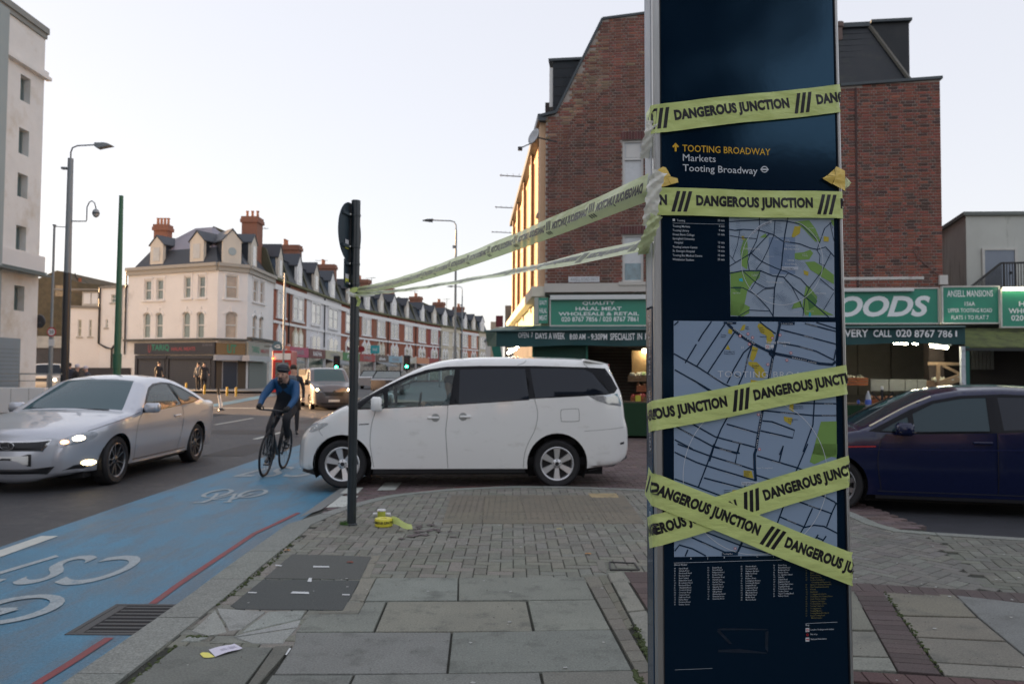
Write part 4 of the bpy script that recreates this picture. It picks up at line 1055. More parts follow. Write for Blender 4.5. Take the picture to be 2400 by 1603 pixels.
def crumple(label,px,wd,m_,seed,amp=.012,phase=None):
 rnd=random.Random(seed);P=[at(x,y,d_)for x,y,d_ in px]
 n_=26;b=MB();pts=[]
 for i in range(n_+1):
  t=i/n_*(len(P)-1);k=min(int(t),len(P)-2);pts.append(P[k].lerp(P[k+1],t-k))
 for i,p in enumerate(pts):
  tg=(pts[min(i+1,n_)]-pts[max(i-1,0)]).normalized();sd_=tg.cross(Vector((0,1,0))).normalized()
  for j in range(6):
   u=(j/5-.5)*wd*(1-.25*abs(sin(i*.7)))
   b.vert(p+sd_*u+Vector((0,amp*sin(i*.9+j*1.7+seed)*rnd.uniform(.3,1),0)))
 for i in range(n_):
  for j in range(5):b.f.append([i*6+j,(i+1)*6+j,(i+1)*6+j+1,i*6+j+1])
 o=obj('crumpled_tape',b,m_,smooth='all');tag(o,label,'tape');return o
crumple('white tape flap folded down the left side beneath the top strip',[(1530,285,1.985),(1524,310,1.985),(1516,345,2.0),(1512,372,2.02)],.032,M_tapeW,1,.005)
crumple('creased whitish tape bunched on the left edge of the totem',[(1546,402,1.93),(1533,440,1.93),(1527,490,1.935),(1520,530,1.95)],.040,M_tapeW,2,.008)
crumple('twisted yellow-white tape tail hanging at the left edge',[(1538,505,1.93),(1524,545,1.94),(1510,575,1.97),(1508,596,2.0)],.034,M_tape2,4,.010)
pb=G(824,1228);pole_x,pole_y=pb.x,pb.y
M_pole=mat('dark_teal_paint',(.012,.020,.026),.35,var=.2,scale=10,coat=.3,bump=.08,bscale=60)
M_signback=mat('grey_sign_back',(.030,.050,.065),.45,var=.15,scale=6)
sp_=root('sign_post',(pole_x,pole_y,0),'black sign post seen from behind with a round plate and a small box plate','sign post')
top_z=at(838,470,pole_y).z
b=MB();b.lathe([(.055,-.02),(.055,.004),(.046,.012)],20,c=(pole_x,pole_y,0));b.lathe([(.045,.01),(.045,top_z-.004),(.040,top_z),(0,top_z+.002)],24,c=(pole_x,pole_y,0))
obj('pole',b,M_pole,sp_,smooth=True)
nrm=Vector((-.985,.174,0)).normalized();hd=Vector((.174,.985,0)).normalized()
def SM(c_):return Matrix(((hd.x,nrm.x,0,c_[0]),(hd.y,nrm.y,0,c_[1]),(hd.z,nrm.z,1,c_[2]),(0,0,0,1)))
zc=at(820,545,pole_y).z
Mx=SM((pole_x+nrm.x*.058,pole_y+nrm.y*.058,zc))
b=MB(Mx);b.lathe([(.0,-.002),(.298,-.002),(.300,.0),(.300,.004),(.298,.006),(0,.006)],48,axis='y');obj('round_plate',b,M_signback,sp_,smooth=True)
b=MB(Mx);b.box(-.22,.22,-.022,-.003,-.165,-.135);b.box(-.22,.22,-.022,-.003,.155,.185);obj('channel',b,M_signback,sp_)
z2_=at(818,643,pole_y).z
Mx2=SM((pole_x+nrm.x*.058,pole_y+nrm.y*.058,z2_))
b=MB(Mx2);b.box(-.145,.145,-.003,.004,-.14,.14,.002);obj('small_plate',b,M_signback,sp_)
b=MB(Mx2);b.box(-.12,.12,-.02,-.004,-.11,-.085);b.box(-.12,.12,-.02,-.004,.085,.11);obj('channel',b,M_signback,sp_)
for zz in(zc-.15,zc+.17,z2_-.1,z2_+.1):
 b=MB();b.lathe([(.0465,-.012),(.050,-.010),(.050,.010),(.0465,.012)],20,c=(pole_x,pole_y,zz));obj('clamp',b,M_pole,sp_,smooth=True)
 b=MB();
 for q_ in(-.06,):
  p=Vector((pole_x,pole_y,zz))+nrm*.034+hd*q_;b.ball(p,.011,n=8,m_=6)
 obj('bolt',b,mat('bright_zinc',(.7,.68,.62),.3,metal=.8),sp_,smooth='all')
for(x0,zz)in((-.115,at(812,576,pole_y).z),(-.10,at(809,655,pole_y).z)):
 Mq=SM((pole_x+nrm.x*.053,pole_y+nrm.y*.053,zz))
 b=MB(Mq);b.box(x0-.03,x0+.06,-.0052,-.004,0,.045);obj('sticker',b,mat('sticker_white',(.6,.6,.62),.5),sp_)
 b=MB(Mq);b.box(x0-.03,x0+.06,-.0052,-.004,-.045,-.0005);obj('sticker',b,mat('sticker_yellow',(.6,.62,.10),.5),sp_)
zk=at(836,688,pole_y).z
def ringband(z_,h,r,tilt,m_,label):
 b=MB();n_=28
 for i in range(n_+1):
  a=2*pi*i/n_;rr=r+.002*sin(5*a)
  for e in(-.5,.5):b.vert((pole_x+rr*cos(a),pole_y+rr*sin(a),z_+tilt*cos(a)+e*h*(1+.2*sin(3*a))))
 for i in range(n_):b.f.append([2*i,2*i+2,2*i+3,2*i+1])
 tag(obj('tape_band',b,m_,smooth='all'),label,'tape')
ringband(zk+.03,.045,.052,.01,M_tape,'yellow tape band wound round the sign post, the upper one')
ringband(zk-.02,.035,.055,-.012,M_tapeW,'whitish tape band wound round the sign post, the lower one')
crumple('short curled yellow tape end hanging below the knot on the post',[(836,694,pole_y-.07),(842,706,pole_y-.075),(838,718,pole_y-.08)],.035,M_tape,6,.008)
crumple('pale tape loop sticking out left of the post',[(812,684,pole_y-.03),(828,690,pole_y-.08),(860,694,pole_y-.1),(878,690,pole_y-.12)],.030,M_tapeW,7,.004)
def longtape(label,A,B,w_,roll,phase,m_,group,fold=None,sag=.05,seedk=0.0):
 A=Vector(A);B=Vector(B);L=(B-A).length;d_=(B-A).normalized();s0_=d_.cross(Vector((0,0,1))).normalized();up=s0_.cross(d_)
 def fn(s,t,o_):
  u=s/L;p=A+d_*s-Vector((0,0,sag*4*u*(1-u)))
  r=roll(u);e=up*cos(r)+s0_*sin(r);nn=-up*sin(r)+s0_*cos(r)
  nn=-nn if nn.dot(Vector((0,-1,0))*1.0)<0 else nn
  x=t
  if fold is not None and t<-w_*(.5-fold):
   ex_=-w_*(.5-fold)-t
   p2=p+e*(-w_*(.5-fold))+(-e*cos(fold_a)-nn*sin(fold_a))*ex_
   return p2+nn*o_
  return p+e*x+nn*(o_+.002*sin(9*s+40*t+seedk))
 return tape_obj(label,0,L,w_,fn,phase,m_,n=110,group=group,inkoff=.0008,mt=8)
fold_a=radians(62)
Rt_=at(1515,441,2.0);post_a=Vector((pole_x+.03,pole_y-.045,zk+.03))
longtape('upper long tape strip running from the sign post up to the totem',Rt_,post_a,.075,lambda u:radians(10+12*u),.02,M_tape2,'tape strips stretched from the totem to the post',fold=.36)
Rb_=at(1520,572,2.0)
longtape('lower thin twisted tape strip running from the sign post to the totem',Rb_,post_a+Vector((0,0,-.035)),.072,lambda u:radians(50+14*sm(u/.25)),.10,M_tape2,'tape strips stretched from the totem to the post',sag=.03,seedk=2)
rc=G(899,1232)
r1=root('tape_roll',(rc.x,rc.y,0),'larger yellow hazard tape roll lying flat with a loose tail','tape roll')
b=MB();b.lathe([(.030,.001),(.083,.001),(.086,.006),(.086,.070),(.083,.075),(.030,.075),(.028,.070),(.028,.006)],36,c=(rc.x,rc.y,0),closed=True)
obj('wound_tape',b,mat('solid_yellow_tape',(.70,.64,.06),.35,var=.1,scale=30),r1,smooth=True)
b=MB();tape_units(b,-.2,.2,-.15,lambda x,y:(rc.x+.0868*sin(x/.086),rc.y-.0868*cos(x/.086),.038+y*.9));obj('tape_lettering',b,M_ink,r1)
e0=G(917,1222);e1=G(966,1243)
b=MB();n_=16
for i in range(n_+1):
 t=i/n_;p=Vector((rc.x+.075,rc.y+.02,0)).lerp(Vector((e1.x,e1.y,0)),t)
 hz=.042*(1-t)+.012+.008*sin(7*t)
 for j in range(4):
  v=(j/3-.5)*.072;tw=1.15*t
  b.vert((p.x+v*sin(tw)*-.25,p.y-v*sin(tw)*-.9,hz+v*cos(tw)+.018*t))
for i in range(n_):
 for j in range(3):b.f.append([i*4+j,(i+1)*4+j,(i+1)*4+j+1,i*4+j+1])
obj('loose_tail',b,M_tape,r1,smooth='all')
rc2=G(894,1212)
r2=root('tape_roll',(rc2.x,rc2.y,0),'smaller upright tape roll with a white top, behind the larger one','tape roll')
b=MB();b.lathe([(.040,.002),(.042,.004),(.042,.066)],28,c=(rc2.x,rc2.y,0));obj('wound_tape',b,mat('olive_tape',(.42,.46,.06),.35),r2,smooth=True)
b=MB();b.lathe([(.012,.066),(.044,.066),(.045,.070),(.045,.078),(.042,.081),(.016,.081),(.014,.074)],28,c=(rc2.x,rc2.y,0),closed=True);obj('white_core',b,mat('white_card',(.72,.72,.74),.6),r2,smooth=True)
b=MB();b.tube([(rc2.x-.095,rc2.y+.055,.022),(rc2.x+.085,rc2.y+.05,.022)],.017,14);tag(obj('cardboard_tube',b,MATS['white_card'],smooth=True),'white cardboard tube lying behind the small tape roll','tube')
lf=root('leaflet',tuple(G(522,1527)),'white paper leaflet with a yellow end lying on the mossy slab','leaflet')
P=[G(*p)for p in Z6((1640,1252),(1842,1212),(1906,1252),(1692,1312))]
b=MB();n_=8
for i in range(n_+1):
 for j in range(4):
  u,v=i/n_,j/3;p=P[0].lerp(P[1],u).lerp(P[3].lerp(P[2],u),v);b.vert((p.x,p.y,.004+.010*sin(pi*u)*.6+.006*(u>.95)+.003*v))
for i in range(n_):
 for j in range(3):b.f.append([i*4+j,i*4+j+1,(i+1)*4+j+1,(i+1)*4+j][::-1])
obj('sheet',b,mat('paper',(.66,.64,.74),.7,var=.05,scale=60),lf)
P2=[G(*p)for p in Z6((1570,1286),(1592,1275),(1640,1277),(1690,1311),(1640,1318),(1600,1316))]
b=MB();b.poly([(p.x,p.y,.0055)for p in P2][::-1]);obj('yellow_end',b,MATS['solid_yellow_tape'],lf)
b=MB()
for(x0,x1,y0)in((.30,.52,.45),(.30,.58,.6),(.62,.9,.35),(.62,.86,.5),(.62,.9,.62)):
 q=[]
 for u,v in((x0,y0),(x1,y0),(x1,y0+.045),(x0,y0+.045)):
  p=P[0].lerp(P[1],u).lerp(P[3].lerp(P[2],u),v);q.append((p.x,p.y,.0062+.010*sin(pi*u)*.6+.003*v))
 b.poly(q[::-1])
obj('print',b,mat('print_grey',(.35,.33,.42),.7),lf)
b=MB()
for _ in range(170):
 a=random.uniform(2.3,4.6);r=random.uniform(.045,.12);X=pole_x+r*cos(a);Y=pole_y+r*sin(a)*.7
 h=random.uniform(.012,.04);dx,dy=random.uniform(-.02,.02),random.uniform(-.02,.02)
 b.raw([(X-.002,Y,0),(X+.002,Y,0),(X+dx,Y+dy,h)],[(0,1,2)])
tag(obj('grass_tuft',b,mat('grass',(.05,.13,.02),.8,var=.4,scale=40)),'small green grass tuft at the foot of the sign post','grass',kind='stuff')
# ================================================================== VEHICLES
M_tyre=mat('tyre_rubber',(.014,.014,.016),.75,var=.15,scale=20,bump=.3,bscale=80)
M_rim=mat('alloy_rim',(.62,.63,.64),.32,metal=.65)
M_rimd=mat('alloy_rim_dark',(.20,.20,.21),.3,metal=.9)
M_dark=mat('dark_trim',(.012,.013,.016),.45)
M_under=mat('underbody',(.006,.006,.007),.9)
M_lamp=mat('clear_lamp',(.50,.53,.55),.12,metal=.5,coat=1,var=.25,scale=30)
M_lampred=mat('red_lamp',(.30,.01,.01),.15,coat=1)
M_chrome=mat('chrome',(.62,.63,.64),.10,metal=1)
M_seat=mat('seat_fabric',(.05,.05,.055),.9)
M_plate=mat('number_plate',(.62,.62,.60),.5)
def carpaint(name,col,rough=.28,metal=.0,coat=1.0,dirt=None):
 return mat(name,col,rough,metal=metal,coat=coat,dirt=dirt)
def crom(P,n=5,closed=False):
 """Catmull-Rom through points (any dimension)"""
 P=[Vector(p)for p in P];out_=[]
 L=len(P)
 for i in range(L if closed else L-1):
  p0=P[(i-1)%L]if closed or i>0 else P[0]*2-P[1]
  p1=P[i];p2=P[(i+1)%L];p3=P[(i+2)%L]if closed or i+2<L else P[-1]*2-P[-2]
  for k in range(n):
   t=k/n
   out_.append(.5*((2*p1)+(p2-p0)*t+(2*p0-5*p1+4*p2-p3)*t*t+(3*p1-p0-3*p2+p3)*t**3))
 if not closed:out_.append(P[-1])
 return out_
def distseg(p,a,b_):
 ab=b_-a;t=max(0,min(1,(p-a).dot(ab)/max(ab.length_squared,1e-9)));return(p-a-ab*t).length
class Car:
 def __init__(s,segs,plan,belt,top_in,arches,zsill,redge=.07,crown=lambda x,z,nx,nz:.03,tuck=.05):
  """segs: [(tag, [(x, z)...])] running front-bottom -> roof -> rear-bottom"""
  s.up=[];s.tags=[]
  raw_=[];tg=[]
  for t,pts in segs:
   for p in pts:raw_.append(p);tg.append(t)
  n=4
  P=crom(raw_,n)
  s.up=P;s.tags=[tg[min((i//n)+0,len(tg)-1)]for i in range(len(P))]
  s.plan=plan;s.belt=belt;s.top_in=top_in;s.arches=arches;s.zs=zsill;s.re=redge;s.crown=crown;s.tuck=tuck
  s.L=max(p.x for p in P);s.ztop=max(p.y for p in P)
 def W(s,x,z,edge=True):
  w_=s.plan(x,z);zb=s.belt(x)
  if z>zb:t=(z-zb)/max(.2,s.ztop-zb);w_-=s.top_in*(t**1.15)
  else:t=(zb-z)/zb;w_-=s.tuck*t**2.2-.012*sin(pi*min(1,t*1.3))
  if edge:
   p=Vector((x,z));d_=min(distseg(p,s.up[i],s.up[i+1])for i in range(0,len(s.up)-1))
   if d_<s.re:
    w_-=s.re*(1-sqrt(max(0,1-(1-d_/s.re)**2)))*1.0
  return max(.05,w_)
 def bottom(s):
  """sill line with wheel arches, rear -> front"""
  pts=[];x1=s.up[-1].x;x0=s.up[0].x
  pts.append((x1,s.up[-1].y))
  for(cx,cz,r)in sorted(s.arches,reverse=True):
   a0=math.asin(max(-1,min(1,(s.zs-cz)/r)))
   nn=18
   for k in range(nn+1):
    a=a0+(pi-2*a0)*k/nn;pts.append((cx+r*cos(a),cz+r*sin(a)))
  return pts
 def build(s,body_name,rt,paint_,regions,grid=.07,tagmats=None,ringsplit=.9,ncol=12,both=True):
  outline=[tuple(p)for p in s.up]+s.bottom()[1:]
  loops=[outline]+[r['poly']for r in regions]
  V=[];E=[]
  for lp in loops:
   o=len(V);V+=[Vector(p)for p in lp]
   for i in range(len(lp)):E.append((o+i,o+(i+1)%len(lp)))
  xs=[p[0]for p in outline];zs=[p[1]for p in outline]
  x=min(xs)+grid/2
  while x<max(xs):
   z=min(zs)+grid/2
   while z<max(zs):
    if inpoly((x,z),outline):V.append(Vector((x,z)))
    z+=grid
   x+=grid
  for off in(.010,.028,.05):
   for i in range(1,len(s.up)-1):
    t=(s.up[i+1]-s.up[i-1]).normalized();nn=Vector((t.y,-t.x));p=s.up[i]+nn*off
    if inpoly(p,outline):V.append(p)
  vo,eo,fo,ov,oe,of=delaunay_2d_cdt(V,E,[],0,1e-5)
  groups={}
  for f in fo:
   c_=sum((vo[i]for i in f),Vector((0,0)))/len(f)
   if not inpoly(c_,outline):continue
   key='body'
   for ri,r in enumerate(regions):
    if inpoly(c_,r['poly']):key=ri;break
   groups.setdefault(key,[]).append(f)
  Wc={}
  def WW(i):
   if i not in Wc:Wc[i]=s.W(vo[i].x,vo[i].y)
   return Wc[i]
  body=MB()
  for sd_ in((-1,1)if both else(-1,)):
   for key,fs in groups.items():
    if key=='body':b=body;off=0
    else:
     r=regions[key];b=MB();off=r.get('off',0)
    used=sorted({i for f in fs for i in f});ix={}
    for i in used:ix[i]=b.vert((vo[i].x,sd_*(WW(i)+off),vo[i].y))
    for f in fs:b.f.append([ix[i]for i in(f if sd_<0 else f[::-1])])
    if key!='body':
     par=r.get('parent');
     o=obj(r['name'],b,r['mat'],par if par else rt,smooth='all',merge=False)
     r.setdefault('objs',[]).append(o)
  n_=len(s.up);cols=[-1,-.985,-ringsplit]+[-ringsplit+2*ringsplit*k/ncol for k in range(1,ncol)]+[ringsplit,.985,1]
  G_=[]
  for i,p in enumerate(s.up):
   t=(s.up[min(i+1,n_-1)]-s.up[max(i-1,0)]).normalized();nx,nz=-t.y,t.x
   we=s.W(p.x,p.y);cr=s.crown(p.x,p.y,nx,nz);row=[]
   for c_ in cols:
    k=cr*(1-abs(c_)**2.4)
    row.append((p.x+nx*k,c_*we,p.y+nz*k))
   G_.append(row)
  tm=tagmats or{}
  parts={}
  for i in range(n_-1):
   tg=s.tags[i]
   for j in range(len(cols)-1):
    inner=abs((cols[j]+cols[j+1])/2)<ringsplit
    key=tg if(tg in tm and inner)else 'body'
    parts.setdefault(key,[]).append((i,j))
  for key,cells in parts.items():
   b=body if key=='body' else MB();ix={}
   def gv(i,j):
    if(i,j)not in ix:ix[(i,j)]=b.vert(G_[i][j])
    return ix[(i,j)]
   for i,j in cells:b.f.append([gv(i,j),gv(i+1,j),gv(i+1,j+1),gv(i,j+1)])
   if key!='body':obj(tm[key][0],b,tm[key][1],rt,smooth='all')
  s.G_=G_
  o=obj(body_name,body,paint_,rt,smooth=True,merge=True)
  bm=bmesh.new();bm.from_mesh(o.data);s.bvh=BVHTree.FromBMesh(bm);bm.free()
  s.rt=rt
  return o
 def side_strip(s,name,pts,w_,m_,off=.0012,par=None,sides=(-1,1),closed=False):
  P=crom(pts,6)if len(pts)>2 else[Vector(pts[0]).lerp(Vector(pts[1]),k/10)for k in range(11)]
  for sd_ in sides:
   b=MB()
   for q in stroke2d(P,w_):
    v=[(p[0],sd_*(s.W(p[0],p[1])+off),p[1])for p in q]
    b.poly(v if sd_>0 else v[::-1])
   o=obj(name,b,m_,par or s.rt)
  return o
 def side_patch(s,name,poly,m_,off=.003,par=None,sides=(-1,1),grid=.03,thick=0):
  V=[Vector(p)for p in poly];E=[(i,(i+1)%len(poly))for i in range(len(poly))]
  x0=min(p[0]for p in poly);x1=max(p[0]for p in poly);z0=min(p[1]for p in poly);z1=max(p[1]for p in poly)
  x=x0+grid/2
  while x<x1:
   z=z0+grid/2
   while z<z1:
    if inpoly((x,z),poly):V.append(Vector((x,z)))
    z+=grid
   x+=grid
  vo,eo,fo,*_=delaunay_2d_cdt(V,E,[],1,1e-5)
  for sd_ in sides:
   b=MB()
   for v in vo:b.vert((v.x,sd_*(s.W(v.x,v.y)+off),v.y))
   for f in fo:b.f.append(list(f)if sd_<0 else list(f)[::-1])
   o=obj(name,b,m_,par or s.rt,smooth='all')
  return o
 def front_patch(s,name,poly,m_,off=.004,par=None,dirx=1,grid=.03,mirror=False,dz=0.0,x_from=None,label=None):
  """poly in (y, z), thrown onto the nose (dirx=1) or tail (dirx=-1)"""
  res=None
  for mir in((1,-1)if mirror else(1,)):
   pl=[(p[0]*mir,p[1])for p in poly]
   V=[Vector(p)for p in pl];E=[(i,(i+1)%len(pl))for i in range(len(pl))]
   x0=min(p[0]for p in pl);x1=max(p[0]for p in pl);z0=min(p[1]for p in pl);z1=max(p[1]for p in pl)
   x=x0+grid/2
   while x<x1:
    z=z0+grid/2
    while z<z1:
     if inpoly((x,z),pl):V.append(Vector((x,z)))
     z+=grid
    x+=grid
   vo,eo,fo,*_=delaunay_2d_cdt(V,E,[],1,1e-5)
   b=MB();ok=True;last=None
   for v in vo:
    org=Vector((-3 if dirx>0 else s.L+3,v.x,v.y));hit=s.bvh.ray_cast(org,Vector((dirx,0,0)))
    if hit[0]is None:hx=last if last is not None else 0.1
    else:hx=hit[0].x
    last=hx
    b.vert((hx-dirx*off,v.x,v.y))
   for f in fo:b.f.append(list(f)[::-1]if dirx>0 else list(f))
   res=obj(name,b,m_,par or s.rt,smooth='all',label=label)
  return res
def wheel(rt,x,y,R_,wd,side,nsp,rimr,m_rim=None,name='wheel',steer=0.0,style='straight',rot0=0.0):
 """wheel centred at (x, y) with outer face towards side*y"""
 m_rim=m_rim or M_rim
 Mw=Matrix.Translation((x,y,R_))@Matrix.Rotation(steer,4,'Z')
 if side<0:Mw=Mw@Matrix.Rotation(pi,4,'Z')
 b=MB(Mw)
 h=wd/2
 prof=[(rimr+.004,-h),(R_-.03,-h),(R_-.006,-h+.02),(R_,-h*.6),(R_,h*.6),(R_-.006,h-.02),(R_-.03,h),(rimr+.012,h-.004),(rimr+.002,h-.012),(rimr+.002,-h)]
 b.lathe(prof,40,axis='y',closed=True)
 w0=obj('wheel',b,M_tyre,rt,smooth=True)
 b=MB(Mw);b.lathe([(rimr+.006,h-.010),(rimr-.004,h-.004),(rimr-.018,h-.016),(rimr-.022,h-.06),(rimr-.03,-h)],40,axis='y',caps=False);obj('rim',b,m_rim,w0,smooth=True)
 b=MB(Mw);b.lathe([(0,h-.10),(rimr-.01,h-.10),(rimr-.01,h-.104)],30,axis='y');obj('brake_disc',b,mat('brake_dark',(.03,.03,.032),.5,metal=.4),w0)
 b=MB(Mw)
 for k in range(nsp):
  a=rot0+2*pi*k/nsp;M0=b.M
  b.M=Mw@Matrix.Rotation(a,4,'Y')
  wi,wo=(.030,.046)if style=='straight' else(.022,.03)
  ro=rimr-.012
  if style=='split':
   for e in(-1,1):
    b.raw([(e*.012-.010,h-.030,.05),(e*.012+.010,h-.030,.05),(e*.055+.010,h-.018,ro),(e*.055-.010,h-.018,ro),(e*.012-.014,h-.06,.05),(e*.012+.014,h-.06,.05),(e*.055+.014,h-.06,ro),(e*.055-.014,h-.06,ro)],[(0,1,2,3),(4,7,6,5),(0,4,5,1),(1,5,6,2),(2,6,7,3),(3,7,4,0)])
  else:
   b.raw([(-wi*.8,h-.034,.04),(wi*.8,h-.034,.04),(wo,h-.014,ro),(-wo,h-.014,ro),(-wi,h-.07,.04),(wi,h-.07,.04),(wo+.004,h-.05,ro),(-wo-.004,h-.05,ro)],[(0,1,2,3),(4,7,6,5),(0,4,5,1),(1,5,6,2),(2,6,7,3),(3,7,4,0)])
  b.M=M0
 b.lathe([(0,h-.022),(.055,h-.024),(.068,h-.034),(.070,h-.07)],24,axis='y')
 obj('spokes',b,m_rim,w0,smooth=True)
 b=MB(Mw);b.lathe([(0,h-.016),(.026,h-.017),(.030,h-.024)],18,axis='y')
 for k in range(5):
  a=2*pi*k/5+.3;b.lathe([(0,h-.019),(.009,h-.020),(.010,h-.03)],8,axis='y',c=(.05*cos(a),0,.05*sin(a)))
 obj('hub_cap',b,M_dark,w0,smooth=True)
 return w0
def archliner(rt,arches,yo,depth=.3):
 for(cx,cz,r)in arches:
  for sd_ in(-1,1):
   b=MB()
   ring0=[];ring1=[]
   for k in range(17):
    a=-.5+(pi+1.0)*k/16
    ring0.append(b.vert((cx+(r+.004)*cos(a),sd_*(yo-.012),cz+(r+.004)*sin(a))));ring1.append(b.vert((cx+(r+.004)*cos(a),sd_*(yo-depth),cz+(r+.004)*sin(a))))
   for k in range(16):b.f.append([ring0[k],ring0[k+1],ring1[k+1],ring1[k]])
   b.f.append(ring1);obj('wheel_arch_liner',b,M_under,rt)
def seats(rt,xs,z0,w_=.5,zt=.62,m_=None,yy=(-.36,.36)):
 for x in xs:
  for y in yy:
   b=MB();b.box(x,x+.5,y-w_/2,y+w_/2,z0,z0+.14,.03);b.M=Matrix.Translation((x+.5,y,z0))@Matrix.Rotation(radians(14),4,'Y')
   b.box(-.02,.12,-w_/2,w_/2,.05,zt,.03);b.box(.0,.09,-.13,.13,zt+.02,zt+.19,.03);obj('seat',b,m_ or M_seat,rt)
def mirror_part(rt,x,y,z,m_,side,sx=.11,sy=.20,sz=.15,glassx=1):
 b=MB();n_=12
 b.box(x-sx,x+sx*.75,y-sy/2,y+sy/2,z-sz/2,z+sz/2,min(sx,sy,sz)*.34);o=obj('wing_mirror',b,m_,rt,smooth='all')
 b=MB();b.box(x-.02,x+.03,y-side*sy*.3,y-side*(sy/2+.10),z-sz*.45,z-sz*.25,.008);obj('mirror_foot',b,M_dark,o)
 b=MB();b.lathe([(0,0),(.062,0),(.064,-.004)],16,axis='x',c=(x+glassx*(sx*.77),y,z));obj('mirror_glass',b,M_chrome,o)
 return o
WHITE=carpaint('white_pearl_paint',(.80,.81,.80),.20,dirt=((.50,.50,.46),2.2,.56,.5,(1,1,2.5)))
M_priv=glassmat('privacy_glass',(.03,.05,.09),.06,.04,.05)
M_glass=glassmat('car_glass',(.62,.80,.80),.62,.02)
M_clear=glassmat('clear_car_glass',(.80,.95,.95),.86,.02)
segs=[('b',[(.10,.20),(.02,.24),(.0,.31),(.012,.48),(.03,.64),(.075,.735),(.16,.83),(.30,.93),(.47,1.045)]),('b',[(.62,1.125)]),('wind',[(.80,1.20),(1.14,1.40),(1.45,1.57)]),('b',[(1.68,1.675),(1.98,1.765),(2.30,1.805),(2.7,1.825),(3.4,1.830),(3.95,1.815)]),('b',[(4.22,1.785),(4.385,1.745)]),('rear',[(4.42,1.66),(4.50,1.48)]),('b',[(4.565,1.32),(4.60,1.15),(4.62,.98),(4.66,.84),(4.675,.70),(4.672,.50),(4.60,.36),(4.45,.30),(4.20,.28)])]
def plan1(x,z):
 w_=.935
 if x<1.0:w_-=.30*((1.0-x)/1.0)**2.6
 if x>4.0:w_-=.16*((x-4.0)/.67)**2.4
 return w_
mp=Car(segs,plan1,lambda x:1.06+.062*min(x,4.4),.22,[(.615,.34,.405),(3.62,.34,.43)],.27,redge=.075,crown=lambda x,z,nx,nz:.03+.09*sm((.5-x)/.5)*max(0,-nx)+.05*sm((x-4.3)/.3)*max(0,nx),tuck=.06)
sx_=(G(1305,1142,ZT)-G(802,1144,ZT));ang1=atan2(sx_.y,sx_.x);sc1=sx_.length/3.005
fw=G(802,1144,ZT);rt=root('people_carrier',(0,0,ZT),'white people carrier crossing the cycle lane behind the sign post','car',rotz=ang1,world=False,scale=sc1)
loc=Vector((fw.x,fw.y,ZT))-Matrix.Rotation(ang1,3,'Z')@(Vector((.615,-.87,0))*sc1)
rt.location=loc
DL=[(.66,1.145),(.95,1.285),(1.22,1.43),(1.50,1.565),(1.76,1.655),(2.05,1.70),(2.5,1.715),(3.3,1.72),(4.02,1.705),(4.33,1.69),(4.42,1.56),(4.50,1.40),(4.44,1.335),(4.32,1.312),(3.28,1.253),(2.07,1.158),(1.3,1.115),(.80,1.09)]
g_front_quarter=[(.86,1.115),(.99,1.245),(1.165,1.345),(1.19,1.12)]
g_front=[(1.235,1.125),(1.235,1.395),(1.52,1.54),(1.80,1.625),(2.05,1.655),(2.165,1.66),(2.085,1.155)]
g_mid=[(2.22,1.165),(2.235,1.665),(2.8,1.68),(3.17,1.68),(3.215,1.235)]
g_rear=[(3.30,1.265),(3.24,1.685),(3.7,1.69),(4.03,1.675),(4.13,1.63),(4.375,1.335)]
door1=[(1.05,.29),(1.00,.60),(1.01,.85),(1.06,1.05),(1.075,1.107),(1.3,1.1155),(2.07,1.158),(2.063,1.0),(2.045,.8),(2.06,.55),(2.078,.28)]
door2=[(2.078,.28),(2.06,.55),(2.045,.8),(2.063,1.0),(2.07,1.158),(3.29,1.2533),(3.335,1.05),(3.30,.83),(3.20,.62),(3.15,.45),(3.14,.28)]
regs=[dict(name='window',poly=g_front_quarter,mat=M_clear,off=-.006),dict(name='window',poly=g_front,mat=M_clear,off=-.006),dict(name='window',poly=g_mid,mat=M_priv,off=-.004),dict(name='window',poly=g_rear,mat=M_priv,off=-.004),dict(name='window_frame',poly=DL,mat=mat('gloss_black',(.005,.006,.009),.15,spec=.2),off=0),dict(name='front_door',poly=door1,mat=WHITE,off=0),dict(name='sliding_door',poly=door2,mat=WHITE,off=0)]
mp.build('body',rt,WHITE,regs,grid=.075,tagmats={'wind':('windscreen',M_clear),'rear':('rear_window',M_priv)})
M_seam=mat('panel_gap',(.16,.17,.17),.6)
mp.side_strip('panel_gap',[(1.05,.29),(1.00,.60),(1.01,.85),(1.06,1.05),(1.08,1.107)],.007,M_seam)
mp.side_strip('panel_gap',[(2.078,.28),(2.06,.55),(2.045,.8),(2.063,1.0),(2.07,1.158)],.007,M_seam)
mp.side_strip('panel_gap',[(3.14,.28),(3.15,.45),(3.20,.62),(3.30,.83),(3.335,1.05),(3.29,1.253)],.007,M_seam)
mp.side_strip('panel_gap',[(.33,.72),(.28,.80),(.40,.88)],.006,M_seam)
mp.side_strip('panel_gap',[(4.0,.80),(4.3,.82),(4.62,.85)],.005,M_seam)
mp.side_strip('roof_gap',[(3.06,1.73),(3.15,1.76),(3.19,1.80)],.006,M_seam)
mp.side_strip('roof_gap',[(4.08,1.70),(4.03,1.74),(4.02,1.79)],.006,M_seam)
ff=crom([(3.67,.955),(3.70,.935),(3.90,.94),(3.925,.965),(3.92,1.09),(3.89,1.115),(3.70,1.105),(3.665,1.08)],3,True)
mp.side_patch('fuel_flap',[tuple(p)for p in ff],WHITE,.002,sides=(-1,))
mp.side_strip('panel_gap',[tuple(p)for p in ff]+[tuple(ff[0])],.006,M_seam,off=.0032,sides=(-1,))
mp.side_strip('vent_slash',[(.84,.887),(.98,.895)],.014,M_dark)
